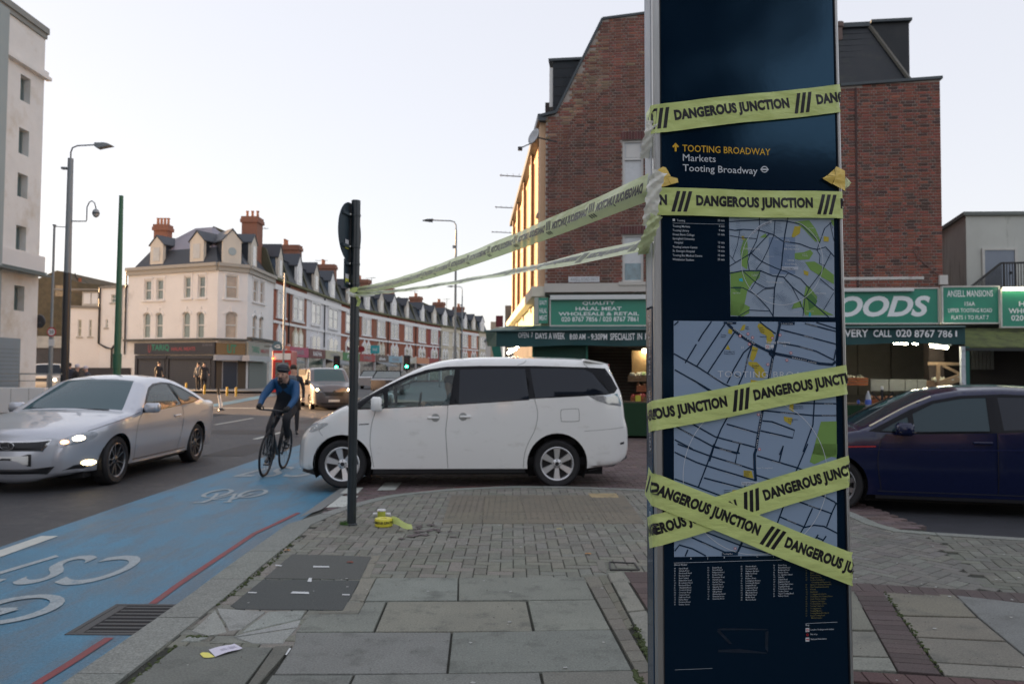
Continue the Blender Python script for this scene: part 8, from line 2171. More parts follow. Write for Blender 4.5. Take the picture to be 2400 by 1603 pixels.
b=MB(MW2);b.tube([(.02,-.1,zw2),(.02,-.1,3.4),(.8,-.1,3.1),(1.4,-.1,3.0),(1.4,-.1,.4)],.07,6);b.tube([(LWb-.6,-.1,zw2),(LWb-.6,-.1,3.4),(LWb-1.2,-.1,3.2),(1.4,-.1,3.0)],.07,6);obj('downpipe',b,M_dark,wg)
b=MB();b.box(wa.x,cA.x+.4,55.0,55.2,0,at(250,862,55).z);obj('dark_plinth',b,mat('plinth_dark',(.03,.032,.04),.7),wg)
TP=[Vector(p)for p in((cD.x,cD.y),(-17.1,88.8),(-11.8,115.0),(-4.9,138.5),(3.5,158))]
TPs=resample(TP,.25)
def at_px(px):
 best=min(TPs,key=lambda p:abs(1200+p.x/p.y*F-px));return best
M_tred=mat('terrace_red_brick',(.29,.092,.050),.85,var=.15,scale=1.2,dirt=((.20,.07,.05),.8,.55,.5));M_tred2=mat('terrace_brown_brick',(.27,.12,.075),.85,var=.15,scale=1.2)
M_twh=mat('terrace_white',(.70,.70,.72),.85,var=.05,scale=1);M_tcr=mat('terrace_cream',(.58,.53,.42),.85,var=.05,scale=1);M_tor=mat('terrace_orange_brick',(.42,.16,.09),.85,var=.12,scale=1);M_tdp=mat('terrace_plum',(.26,.06,.05),.85,var=.1,scale=1)
M_trim=mat('terrace_trim',(.76,.76,.76),.8,var=.04,scale=1);M_moss=mat('mossy_gutter',(.13,.135,.07),.9,var=.4,scale=1.2);M_tpane=mat('terrace_pane',(.10,.12,.12),.07,coat=1,var=.5,scale=.5);M_tslate=mat('terrace_slate',(.035,.043,.05),.6,var=.25,scale=.6);M_tmoss=mat('mossy_slate',(.085,.085,.055),.85,var=.35,scale=.5)
specs=[(640,672,'red','first red brick house after the white corner building'),(672,717,'brown','brown-red brick house with cream arched windows, left of the white pair'),(717,757,'white','left of the two white-painted terraced houses'),(757,799,'white','right of the two white-painted terraced houses, left of the sign post'),(799,838,'red','red brick terraced house hidden mostly by the sign post'),(838,875,'red','red brick terraced house just right of the sign post'),(875,907,'brown','brown brick terraced house above the turquoise shop sign'),(907,940,'red','red brick terraced house with a pale blind, above the pink shop sign'),(940,972,'red','red brick terraced house behind the right green traffic light'),(972,1003,'red','last red brick house before the plum-coloured one'),(1003,1031,'plum','narrow plum-red terraced house'),(1031,1055,'cream','cream house left of the tall lamp post'),(1055,1078,'cream','cream house behind the tall lamp post'),(1078,1099,'orange','left orange brick house at the far end of the terrace'),(1099,1120,'orange','right orange brick house at the far end of the terrace'),(1120,1142,'cream','pale last house of the terrace')]
sgn=[('#D9673C','MOBILE'),('#C0486E','HAIR'),('#6B2A26','RADHA'),('#B8B49A','SWEETS'),('#3F8A4A','FOOD'),('#B03A38','EXPRESS'),('#5A4A40','alfredo'),('#8FB8CC','BANK'),('#C9C4B4','PHARMACY'),('#D08A62','KEBAB'),('#9A3030','PIZZA'),('#B8B0A0','SHOES'),('#556','TAXI'),('#8a4','FRUIT'),('#744','CAFE'),('#998','BOOKS')]
for k,(pa,pz,st,lab)in enumerate(specs):
 A_=at_px(pa);B_=at_px(pz);M,L=wframe(A_,B_);g=rise(A_.y)
 near=k<9
 hb=root('terraced_house',(A_.x,A_.y,g),lab,'house','terraced houses over shops along the left of the road')
 wm={'red':M_tred,'brown':M_tred2,'white':M_twh,'cream':M_tcr,'orange':M_tor,'plum':M_tdp}[st]
 ze=g+8.1;D_=9
 b=MB(M);b.box(0,L,0,D_,0,ze);obj('wall',b,wm,hb)
 b=MB(M);b.box(0,L,-.30,.0-.001,ze-.06,ze+.12);obj('gutter',b,M_moss,hb)
 b=MB(M);b.box(0,L,-.14,-.001,ze-.75,ze-.35);b.box(0,L,-.10,-.001,ze-2.75-.55,ze-2.75-.35);obj('cornice',b,M_trim if st!='cream' else M_tcr,hb)
 b=MB(M);b.raw([(0,-.05,ze+.121),(L,-.05,ze+.121),(L,.8,ze+2.0),(0,.8,ze+2.0),(0,4.6,ze+3.6),(L,4.6,ze+3.6),(0,9,ze+1.5),(L,9,ze+1.5),(0,9,ze+.121),(L,9,ze+.121)],[(0,1,2,3),(4,5,7,6),(0,3,4,6,8),(1,9,7,5,2)]);obj('mansard',b,M_tslate,hb)
 b=MB(M);b.raw([(0,.72,ze+2.04),(L,.72,ze+2.04),(L,4.6,ze+3.66),(0,4.6,ze+3.66)],[(0,1,2,3)]);obj('roof',b,M_tmoss,hb)
 b=MB(M);b.raw([(-.14,-.12,ze+.1),(.14,-.12,ze+.1),(.14,.62,ze+2.3),(-.14,.62,ze+2.3),(.14,4.6,ze+3.95),(-.14,4.6,ze+3.95),(-.14,9,ze+.1),(.14,9,ze+.1)],[(0,1,2,3),(3,2,4,5),(0,3,5,6),(1,7,4,2),(5,4,7,6)]);obj('party_wall',b,M_tmoss,hb)
 if k in(2,4,6,8,10,12,14):
  xx=0
  P=M@Vector((xx,1.9,0));chimney(hb,P.x,P.y,ze+1,ze+3.9,1.0,2.5 if k<8 else 1.6,3,atan2((B_-A_).y,(B_-A_).x))
 dormer(hb,M,L*(.42+.05*(k*7%4)),min(1.5,L*.36)*(.85+.1*(k*5%4)),ze+.13,ze+1.75,ze+2.75,-.02,2.4,cheek=M_tslate if k%3 else mat('blue_slate',(.09,.13,.19),.5),mdorm=M_trim if k%2 else M_dorm)
 cx=L*.5;hw=L*.25
 b=MB(M);z0,z1=ze-2.75,ze-.9
 b.box(cx-hw-.15,cx-hw,-.10,-.001,z0,z1);b.box(cx+hw,cx+hw+.15,-.10,-.001,z0,z1);b.box(cx-.10,cx+.10,-.10,-.001,z0,z1);b.box(cx-hw-.15,cx+hw+.15,-.10,-.001,z1+.001,z1+.22);b.box(cx-hw-.25,cx+hw+.25,-.16,-.001,z0-.16,z0-.001);sr_=obj('window_surround',b,M_trim,hb)
 for(x0,x1)in((cx-hw,cx-.10),(cx+.10,cx+hw)):
  b=MB(M);b.box(x0+.002,x1-.002,-.04,-.002,z0+.002,z1-.002);obj('sash',b,M_wfr,sr_)
  b=MB(M);b.box(x0+.12,x1-.12,-.052,-.0405,z0+.1,(z0+z1)/2-.06);b.box(x0+.12,x1-.12,-.052,-.0405,(z0+z1)/2+.06,z1-.12);obj('pane',b,M_tpane if(k+int(x0*3))%3 else mat('curtained_pane',(.40,.38,.36),.15,coat=1,var=.3),sr_)
 z0,z1=ze-5.6,ze-3.9
 b=MB(M)
 for s_ in(-1,1):
  x0,x1=(cx-hw,cx-.06)if s_<0 else(cx+.06,cx+hw);xm=(x0+x1)/2
  b.plate([(x0-.1,z0),(x1+.06,z0),(x1+.06,z1),(xm+.18,z1+.38),(xm,z1+.62),(xm-.18,z1+.38),(x0-.1,z1)],-.12,-.001)
 b.box(cx-hw-.25,cx+hw+.25,-.18,-.001,z0-.16,z0-.001);sr_=obj('arched_surround',b,M_trim if st!='brown' else M_tcr,hb)
 for s_ in(-1,1):
  x0,x1=(cx-hw+.16,cx-.2)if s_<0 else(cx+.2,cx+hw-.16);xm=(x0+x1)/2
  b=MB(M);b.plate([(x0,z0+.08),(x1,z0+.08),(x1,(z0+z1)/2-.04),(x0,(z0+z1)/2-.04)],-.13,-.1205);b.plate([(x0,(z0+z1)/2+.04),(x1,(z0+z1)/2+.04),(x1,z1-.1),(xm,z1+.22),(x0,z1-.1)],-.13,-.1205);obj('pane',b,M_tpane,sr_)
 c_,tx=sgn[k];c_=c_ if len(c_)==7 else '#'+''.join(q_*2 for q_ in c_[1:])
 b=MB(M);b.box(.1,L-.1,-.25,-.002,g+2.35,g+3.15);fb=obj('shop_fascia',b,mat('fascia_%s'%('orange pink maroon buff green red brown blue stone peach crimson sand slate lime rust olive'.split()[k]),tuple(q_*.8 for q_ in lin(c_)),.5),hb)
 if near:
  b=MB();fit_text(b,tx,L*.25,L*.75,g+2.55,g+2.95,lambda x,y:M@Vector((x,-.262,y)),bold=.02,res=1);obj('lettering',b,MATS['dim_white']if k%2 else M_signw,fb)
 b=MB(M);b.box(.2,L-.2,-.05,-.002,g,g+2.34);obj('shopfront',b,mat(('dark_glass_front','grey_front','green_front','brown_front')[k%4],((.03,.035,.04),(.12,.12,.12),(.05,.09,.07),(.08,.05,.04))[k%4],.25,coat=.5,var=.5,scale=.7),hb)
 b=MB(M);b.box(0,.2,-.2,-.003,g,g+3.3);obj('console',b,M_trim,hb)
 if k%2:b=MB(M);b.tube([(.12,-.08,g+3.4),(.12,-.08,ze-.1)],.06,6);obj('downpipe',b,M_dark,hb)
 if k%3==1:
  b=MB(M);b.bar((L*.7,3.5,ze+3),(L*.7,3.5,ze+5.2),.05);b.bar((L*.7,2.9,ze+5.1),(L*.7,4.3,ze+5.1),.04);b.bar((L*.7-.3,3.2,ze+5.1),(L*.7+.3,3.2,ze+5.1),.03);obj('roof_aerial',b,M_dark,hb)
 if k%3==0:
  b=MB(M);b.raw([(.2,-.26,g+2.34),(L-.2,-.26,g+2.34),(L-.2,-1.5,g+1.95),(.2,-1.5,g+1.95),(.2,-1.5,g+1.8),(L-.2,-1.5,g+1.8)],[(0,1,2,3),(3,2,5,4)]);obj('shop_awning',b,mat('awning_grey',(.25,.27,.28),.7),hb)
def boxb(name,px0,px1,py,Y,m_,label,roof=None,cat='building',depth=14,pyb=None):
 a_,c_=at(px0,py,Y),at(px1,py,Y);r=root(name,(a_.x,Y,.3),label,cat);b=MB();b.box(a_.x,c_.x,Y,Y+depth,0 if pyb is None else at(px0,pyb,Y).z,a_.z);obj('wall',b,m_,r);return r,a_,c_
r,a_,c_=boxb('brown_side_house',1184,1212,716,44,mat('brown_render',(.28,.22,.17),.85,var=.1,scale=.7),'grey-brown building beyond the sunlit brick wall')
b=MB();b.box(a_.x+.3,c_.x,43.9,43.995,0,a_.z-.2);obj('pale_strip',b,mat('pale_strip',(.45,.42,.38),.8),r)
r,a_,c_=boxb('far_pale_building',1150,1168,754,60,mat('far_buff',(.42,.36,.28),.85),'small buff block behind the maroon banner sign')
bn2=root('banner_sign',tuple(at(1171,765,42)),'maroon vertical banner sign beyond the awning','sign');b=MB();a_,c_=at(1162,766,42),at(1179,740,42);b.box(a_.x,c_.x,42,42.12,a_.z,c_.z);obj('panel',b,mat('maroon',(.13,.02,.03),.6),bn2)
r,a_,c_=boxb('far_white_shop',1138,1175,800,90,mat('far_white',(.55,.53,.50),.85),'white low shop with a dark pitched roof at the far end')
b=MB();b.raw([(a_.x-.2,89.8,a_.z),(c_.x+2,89.8,a_.z),(c_.x+2,93,a_.z+1.6),(a_.x+.8,93,a_.z+1.6),(a_.x-.2,96,a_.z)],[(0,1,2,3),(0,3,4)]);obj('roof',b,MATS['terrace_slate'],r)
b=MB();b.box(a_.x+.2,c_.x,89.7,89.99,a_.z-2.6,a_.z-1.9);obj('maroon_fascia',b,MATS['maroon'],r)
tl=root('far_tree_clump',(18,175,.3),'dark low tree clump closing the far end of the street','tree')
b=MB();rnd=random.Random(5)
for _ in range(500):
 x,y,z=rnd.uniform(2,40),rnd.uniform(165,185),rnd.uniform(.5,6);r_=rnd.uniform(.4,1.1)
 b.raw([(x+rnd.uniform(-r_,r_),y+rnd.uniform(-r_,r_),z+rnd.uniform(-r_,r_))for _ in range(3)],[(0,1,2)])
obj('crown',b,mat('far_foliage',(.05,.065,.035),.9,var=.3,scale=1),tl)
b=MB();
for x in(6,15,24,33):b.tube([(x,175,0),(x+.3,175,3.5)],[.3,.18],7)
obj('trunk',b,mat('bark',(.06,.05,.04),.9),tl)
# ================================================================== STREET FURNITURE
M_galv=mat('galvanised_grey',(.22,.25,.27),.5,metal=.3,var=.1,scale=3)
M_blackp=mat('black_painted_pole',(.012,.013,.017),.4,coat=.2)
def pole(b,x,y,z0,z1,r0,r1,n=14):b.lathe([(r0,z0),(r1,z1),(0,z1)],n,c=(x,y,0))
Y=30.0;pb_=at(152,866,Y);x0=pb_.x
l1=root('lamp_column',(x0,Y,0),'tall grey lamp column with a dome camera on a hooked bracket','street lamp')
zt=at(170,372,Y).z;zm=at(158,640,Y).z
b=MB();pole(b,x0,Y,0,zm,.145,.135);obj('lower_pole',b,M_blackp,l1,smooth=True)
b=MB();pole(b,x0,Y,zm+.001,zt,.125,.10);obj('upper_pole',b,M_galv,l1,smooth=True)
b=MB();za=at(180,342,Y).z;hx=at(225,340,Y).x;b.tube([(x0,Y,zt-.05),(x0,Y,za-.25),(x0+.06,Y,za-.08),(x0+.25,Y,za),(hx,Y,za+.04)],.03,8);obj('arm',b,M_galv,l1,smooth='all')
hx2=at(265,338,Y).x;b=MB();b.plate([(hx,za-.05),(hx+.1,za-.12),(hx+.35,za-.06),(hx2-.1,za-.02),(hx2,za+.0),(hx2-.15,za+.07),(hx+.35,za+.10),(hx,za+.09)],Y-.14,Y+.14);obj('lamp_head',b,M_galv,l1)
zc=at(165,520,Y).z;cx_=at(203,520,Y).x;dx_=at(225,495,Y).x
b=MB();ztop=at(215,471,Y).z
b.tube([(x0,Y,zc+.02),(cx_-.02,Y,zc+.02),(cx_,Y,zc+.08),(cx_,Y,ztop-.25),(cx_+.08,Y,ztop-.06),((cx_+dx_)/2,Y,ztop),(dx_-.06,Y,ztop-.08),(dx_,Y,ztop-.3)],.024,8);obj('camera_bracket',b,M_galv,l1,smooth='all')
zd=at(225,500,Y).z
b=MB();b.ball((dx_,Y,zd),.13,.13,.17,14,10);dm_=obj('camera_dome',b,mat('dome_grey',(.30,.33,.35),.3),l1,smooth='all');b=MB();b.lathe([(.128,-.03),(.135,-.03),(.135,.02),(.128,.02)],16,c=(dx_,Y,zd),closed=True);obj('dome_ring',b,M_blackp,dm_)
b=MB();b.box(x0-.32,x0-.12,Y-.08,Y+.08,at(155,395,Y).z-.04,at(155,395,Y).z+.04);obj('sensor',b,M_galv,l1)
Y=33.0;p=at(118,866,Y);x1=p.x;ztp=at(137,530,Y).z
l2=root('lamp_column',(x1,Y,0),'thin lamp column carrying the round 20 speed limit sign','street lamp')
b=MB();pole(b,x1,Y,0,3.0,.085,.08);pole(b,x1,Y,3.001,ztp,.055,.045);obj('pole',b,M_galv,l2,smooth=True)
b=MB();b.bar((x1,Y,ztp-.02),(x1+.6,Y,ztp+.03-.08),.035);obj('arm',b,M_galv,l2);b=MB();b.box(x1-.05,x1+.05,Y-.06,Y+.06,ztp,ztp+.06);obj('lamp_head',b,M_galv,l2)
ps_=at(121,778,Y-.12);b=MB(Matrix.Translation(ps_));b.lathe([(.14,-.012),(.19,-.012),(.19,0),(0,0)],24,axis='y');b2=obj('red_ring',b,mat('sign_red',(.45,.02,.03),.4),l2)
b=MB(Matrix.Translation(ps_));b.lathe([(0,-.014),(.145,-.014),(.145,-.0125)],24,axis='y');obj('white_disc',b,mat('sign_white',(.7,.7,.7),.4),b2)
b=MB();fit_text(b,'20',-.095,.095,-.07,.07,lambda x,y:ps_+Vector((x,-.017,y)),bold=.01);obj('lettering',b,M_ink,b2)
b=MB(Matrix.Translation(at(122,803,Y-.1)));b.box(-.14,.10,-.01,0,-.14,.14);obj('white_plate',b,MATS['sign_white'],l2)
Y=33.0;pg=at(274,866,Y);zt=at(293,459,Y).z
gp_=root('green_pole',(pg.x,Y,0),'plain tall green steel pole beside the white wing','pole')
b=MB();pole(b,pg.x,Y,0,zt,.155,.085,18);obj('shaft',b,mat('pole_green',(.03,.12,.07),.45,var=.1,scale=3),gp_,smooth=True)
b=MB();zz=at(266,830,Y).z;b.lathe([(.17,zz-.6),(.175,zz),(.16,zz+.02)],18,c=(pg.x,Y,0));obj('sleeve',b,MATS['pole_green'],gp_)
def lamp(px,ptop,Y,armpx,label,w_=.07):
 p=at(px,866,Y);zt=at(px,ptop+22,Y).z;za=at(px,ptop,Y).z;ax=at(armpx,ptop,Y).x
 r=root('street_lamp',(p.x,Y,rise(Y)),label,'street lamp','slim lamp posts on the right of the road')
 b=MB();pole(b,p.x,Y,0,3,w_*1.4,w_*1.3);pole(b,p.x,Y,3.001,zt,w_,w_*.8);obj('pole',b,M_galv,r,smooth=True)
 b=MB();b.tube([(p.x,Y,zt-.05),(p.x,Y,za-.25),(p.x-.1,Y,za-.06),(p.x-.3,Y,za),(ax+.5,Y,za+.03)],.035,8);obj('arm',b,M_galv,r,smooth='all')
 b=MB();b.plate([(ax+.55,za-.07),(ax+.3,za-.04),(ax,za),(ax+.25,za+.07),(ax+.6,za+.09)],Y-.14,Y+.14);obj('lamp_head',b,M_blackp,r)
 b=MB();b.box(p.x-.18,p.x-.05,Y-.08,Y+.08,(zt)-1.0,zt-.85);obj('sensor',b,M_galv,r)
lamp(1066,518,44,990,'nearer slim lamp post rising behind the tape strips');lamp(1082,672,80,1047,'farther slim lamp post at the end of the terrace')
for(px,ptop,Y,lab)in((664,640,46,'pale slim pole in front of the first terraced house'),(1030,790,70,'thin pole in front of the cream house')):
 p=at(px,866,Y);zt=at(px,ptop,Y).z;b=MB();pole(b,p.x,Y,0,zt,.07,.05);tag(obj('street_pole',b,M_galv,smooth=True),lab,'pole')
def signal(px,py,Y,label):
 p=at(px,py,Y);r=root('traffic_signal',(p.x,Y,rise(Y)),label,'traffic light','traffic lights showing green')
 b=MB();pole(b,p.x,Y+.15,0,p.z+.9,.06,.055);obj('pole',b,M_blackp,r)
 b=MB();b.box(p.x-.17,p.x+.17,Y+.02,Y+.2,p.z-.22,p.z+.85,.02);hd_=obj('signal_head',b,M_blackp,r)
 for k,m_ in enumerate((mat('green_lamp',(.1,.8,.5),.3,emit='#35FFA8',es=7),mat('amber_off',(.06,.03,.01),.3),mat('red_off',(.06,.01,.01),.3))):
  b=MB(Matrix.Translation((p.x,Y,p.z+.3*k)));b.lathe([(0,-.01),(.12,0),(.12,.02)],16,axis='y');obj('lens',b,m_,hd_)
 b=MB();b.box(p.x-.28,p.x+.28,Y+.201,Y+.21,p.z-.32,p.z+.95);obj('backing_board',b,M_blackp,r)
signal(788,860,68,'green traffic light above the grey van, left of the sign post');signal(953,859,68,'green traffic light above the white car bonnet, right of the sign post')
M_by=mat('bollard_yellow',(.60,.36,.02),.6)
def bollard(px,py0,py1,z,label,r=.05):
 g=G(px,py1,z);zt=at(px,py0,g.y).z;r_=root('yellow_bollard',(g.x,g.y,z),label,'bollard','yellow bollards in front of the corner shop');b=MB();b.lathe([(r,z-.02),(r,zt-.05),(r*.7,zt),(0,zt)],12,c=(g.x,g.y,0));obj('shaft',b,M_by,r_,smooth=True)
bollard(436,897,921,.30,'leftmost yellow bollard, by the boot of the silver car');bollard(479,901,923,.30,'yellow bollard in front of the two dark-clothed people');bollard(532,906,927,.30,'yellow bollard below the navy shop door');bollard(553,907,928,.30,'rightmost yellow bollard of the four')
g=G(519,962,0.0);t_=at(511,909,g.y);wnd=root('marker_post',tuple(g),'leaning black and white flexible marker post on the road','marker post')
b=MB();v=Vector((t_.x,g.y,t_.z))-g;b.tube([g+v*.12,g+v*.68],.055,10);obj('white_sleeve',b,MATS['sign_white'],wnd);b=MB();b.tube([g+v*.685,g+v],.05,10);obj('black_top',b,M_blackp,wnd);b=MB();b.lathe([(.12,0),(.11,.05),(.05,.10),(0,.10)],12,c=tuple(g));obj('base',b,M_blackp,wnd)
a_,c_=at(637,890,46),at(683,822,46);kk=root('red_kiosk',(a_.x,46,.28),'red kiosk with a white header panel behind the cyclist','kiosk')
b=MB();b.box(a_.x,c_.x,46,47.2,.28,c_.z,.03);obj('body',b,mat('kiosk_red',(.42,.02,.02),.4,coat=.4),kk)
p0,p1=at(642,843,45.95),at(681,828,45.95);b=MB();b.box(p0.x,p1.x,45.95,45.999,p0.z,p1.z);obj('header_panel',b,MATS['sign_white'],kk)
b=MB();b.box(a_.x+.2,c_.x-.15,45.97,45.999,.6,p0.z-.15);obj('glazing',b,M_pane,kk);b=MB();p=at(640,840,45.9);b.ball(p,.06);obj('orange_lamp',b,mat('orange_lamp',(.8,.3,.1),.4,emit='#FF5A22',es=3),kk)
def disc(px,py,Y,r,col,label,sq=False,m2=None):
 p=at(px,py,Y);rt_=root('hanging_sign',tuple(p),label,'sign');b=MB(Matrix.Translation(p))
 if sq:b.box(-r*1.1,r*1.1,-.05,.05,-r,r)
 else:b.lathe([(0,-.06),(r,-.06),(r,.06),(0,.06)],22,axis='y')
 obj('face',b,mat('disc_'+col[1:].lower().translate(str.maketrans('0123456789','ghijklmnop')),tuple(q_*.8 for q_ in lin(col)),.4),rt_);b=MB(Matrix.Translation(p));b.bar((-r-.5,.05,0),(-r,.05,0),.06);obj('bracket',b,M_blackp,rt_)
 if m2:
  b=MB();fit_text(b,m2,-r*.6,r*.6,-r*.35,r*.35,lambda x,y:p+Vector((x,-.068,y)),bold=.02,res=1);obj('lettering',b,M_signw,rt_)
disc(650,812,52,.34,'#4A6E80','round blue-grey sign above the red kiosk',m2='G');disc(694,802,66,.30,'#C0303C','round red sign on the brown-red brick house',m2='V');disc(848,818,86,.32,'#A02030','round dark red sign just right of the sign post');disc(879,819,88,.45,'#3FB8C0','turquoise rectangular hanging sign',True,'SALE')
def farcar(px,py,Y,col,label,w_=1.75,h_=1.4):
 p=at(px,py,Y);r=root('distant_car',(p.x,Y,rise(Y)+ZR),label,'car');z0=rise(Y)+ZR;M=frame((p.x,Y,z0),0)
 b=MB(M);b.raw([(-w_/2,0,.25),(w_/2,0,.25),(w_/2,0,.85),(-w_/2,0,.85),(-w_/2*.82,.9,h_),(w_/2*.82,.9,h_),(-w_/2,.3,.95),(w_/2,.3,.95),(-w_/2,4,.3),(w_/2,4,.3),(w_/2*.82,3,h_),(-w_/2*.82,3,h_),(w_/2,4,.95),(-w_/2,4,.95)],[(0,1,2,3),(3,2,7,6),(4,5,10,11),(1,9,12,7,2),(0,3,6,13,8),(7,12,10,5),(6,4,11,13),(8,13,12,9),(12,13,11,10)]);obj('body',b,mat('far_car_'+label.split()[0],col,.3,coat=1),r)
 b=MB(M);b.raw([(-w_/2*.92,.31,.97),(w_/2*.92,.31,.97),(w_/2*.76,.86,h_-.05),(-w_/2*.76,.86,h_-.05)],[(0,1,2,3)]);b.M=M@Matrix.Translation((0,-.006,.0));obj('windscreen',b,M_pane,r)
 b=MB(M);
 for s_ in(-1,1):b.lathe([(0,-.04),(.30,-.04),(.30,.16),(0,.16)],14,axis='x',c=(s_*(w_/2-.1),.6,.3))
 obj('wheel',b,M_tyre,r)
farcar(905,880,46,(.03,.035,.045),'dark distant car seen between the sign post and the white car');farcar(868,878,60,(.30,.31,.32),'grey distant car just right of the sign post')
M_skin=mat('skin',(.50,.30,.22),.55,var=.05,scale=20)
def skin_body(name,par,bones,radii,mats_of,level=2,world=None):
 """bones: list of (a, b) joint names; radii: joint -> (pos, radius); mats_of: bone index -> material index"""
 names=list(radii);idx={n_:i for i,n_ in enumerate(names)}
 me=bpy.data.meshes.new(name);me.from_pydata([radii[n_][0]for n_ in names],[(idx[a],idx[c])for a,c in bones],[])
 o=bpy.data.objects.new(name,me);COL.objects.link(o)
 md=o.modifiers.new('s','SKIN');md.use_smooth_shade=True
 sv=me.skin_vertices[0].data
 for n_ in names:
  r=radii[n_][1];r=(r,r)if not isinstance(r,tuple)else r;sv[idx[n_]].radius=r;sv[idx[n_]].use_root=(n_=='pelvis')
 o.modifiers.new('u','SUBSURF').levels=level
 dg=bpy.context.evaluated_depsgraph_get();dg.update();m2=bpy.data.meshes.new_from_object(o.evaluated_get(dg))
 bpy.data.objects.remove(o);bpy.data.meshes.remove(me)
 m2.materials.clear()
 for q_ in mats_of['mats']:m2.materials.append(q_)
 segs_=[(Vector(radii[a][0]),Vector(radii[c][0]),mats_of['bone'][i])for i,(a,c)in enumerate(bones)]
 for p in m2.polygons:
  c_=p.center;best=min(segs_,key=lambda s_:distseg(c_,s_[0],s_[1]));p.material_index=best[2];p.use_smooth=True
 m2.name=name
 if world:m2.transform(world)
 o=bpy.data.objects.new(name,m2);link(o,par);return o
BON=[('pelvis','spine'),('spine','chest'),('chest','neck'),('neck','head'),('head','crown'),('chest','shl'),('shl','ell'),('ell','wrl'),('wrl','hal'),('chest','shr'),('shr','elr'),('elr','wrr'),('wrr','har'),('pelvis','hil'),('hil','knl'),('knl','anl'),('anl','tol'),('pelvis','hir'),('hir','knr'),('knr','anr'),('anr','tor')]
def bonemats(top,skin_,trou,shoe,hand=None):
 h=1 if hand is None else 4
 return{'mats':[top,skin_,trou,shoe,hand or skin_],'bone':[0,0,0,1,1,0,0,0,h,0,0,0,h,2,2,2,3,2,2,2,3]}
def stander(label,x,y,z,h,face,top,trou,skin_=M_skin,stride=.0,lean=0.0,hat=None,cat='person',coat_=False,arm=.0):
 s=h/1.75
 R={'pelvis':((0,0,.96),(.15,.12)),'spine':((0,-lean*.2,1.15),(.14,.11)),'chest':((0,-lean*.5,1.36),(.17,.12)),'neck':((0,-lean*.7-.01,1.50),.055),'head':((0,-lean-.02,1.60),(.075,.09)),'crown':((0,-lean-.01,1.70),(.070,.08)),'shl':((.18,-lean*.5,1.42),.062),'ell':((.25,-.0-arm*.1,1.16),.048),'wrl':((.25,-.08-arm*.3,.92+arm*.2),.035),'hal':((.25,-.10-arm*.38,.84+arm*.2),(.03,.045)),'shr':((-.18,-lean*.5,1.42),.062),'elr':((-.25,.0,1.16),.048),'wrr':((-.25,-.06,.92),.035),'har':((-.25,-.08,.84),(.03,.045)),'hil':((.09,0,.90),.095),'knl':((.10,-.05-stride*.5,.50),.065),'anl':((.10,stride*-.9,.09),.042),'tol':((.11,-stride*.9-.16,.04),(.04,.035)),'hir':((-.09,0,.90),.095),'knr':((-.10,.0+stride*.3,.50),.065),'anr':((-.10,stride*.9+.02,.09),.042),'tor':((-.11,stride*.9-.13,.04),(.04,.035))}
 W_=Matrix.Translation((x,y,z))@Matrix.Rotation(face,4,'Z')@Matrix.Scale(s,4)
 r=root('person',(x,y,z),label,cat)
 skin_body('body',r,BON,R,bonemats(top,skin_,trou,M_blackp),1,W_)
 b=MB(W_);b.ball((0,-lean-.0,1.685),.088,.10,.085,12,8);obj('hair' if hat is None else 'cap',b,hat or mat('dark_hair',(.02,.015,.012),.7),r,smooth='all')
 b=MB(W_);b.ball((0,-lean-.115,1.60),.014,.018,.02,6,5);obj('nose',b,skin_,r,smooth='all')
 if coat_:
  b=MB(W_);b.lathe([(.20,.62),(.19,.8),(.165,1.0),(.16,1.15)],14);obj('coat_skirt',b,top,r,smooth='all')
 return r
M_jk=mat('black_jacket',(.015,.015,.020),.7);M_jk2=mat('navy_jacket',(.02,.025,.045),.7);M_tr=mat('dark_trousers',(.018,.018,.022),.8);M_cap=mat('white_cap',(.60,.58,.66),.7);M_grey=mat('grey_top',(.12,.13,.15),.8)
p=at(372,880,48.5);stander('person in a dark jacket and cap in front of the shutters, above the silver car',p.x,48.5,.3,1.74,radians(60),M_jk,M_tr,stride=.15)
p=at(465,880,48.5);stander('left of the two dark-clothed people standing by the shutters',p.x,48.5,.3,1.70,radians(-20),M_grey,M_tr)
p=at(478,880,48.2);stander('right of the two dark-clothed people, holding something white',p.x,48.2,.3,1.72,radians(30),M_jk,M_tr,coat_=True,arm=.5)
p=at(176,870,31);stander('person in a white cap and black coat left of the silver car roof',p.x,31,0,1.72,radians(100),M_jk,M_tr,hat=M_cap,lean=.08,coat_=True)
p=at(162,870,32);stander('person in a black coat behind the grey lamp column',p.x,32,0,1.78,radians(200),M_jk2,M_tr,coat_=True)
p=at(211,870,31);stander('stooping person in a white cap seen above the silver car roof',p.x,31,0,1.66,radians(-80),M_jk2,M_tr,hat=M_cap,lean=.16)
p=at(688,870,20.5);stander('person in a black hooded coat behind the cyclist',p.x,20.5,ZR,1.78,radians(15),M_jk,M_tr,stride=.15,coat_=True)
fc=G(619,1117,ZR);ML_=Matrix.Translation((fc.x,fc.y,ZR))@Matrix.Rotation(radians(5.5),4,'Y')@Matrix.Scale(1.03,4)
M_bk=mat('bike_black',(.012,.012,.014),.35,coat=.4)
bk=root('bicycle',tuple(fc),'black road bicycle ridden in the blue cycle lane','bicycle')
RW=.335
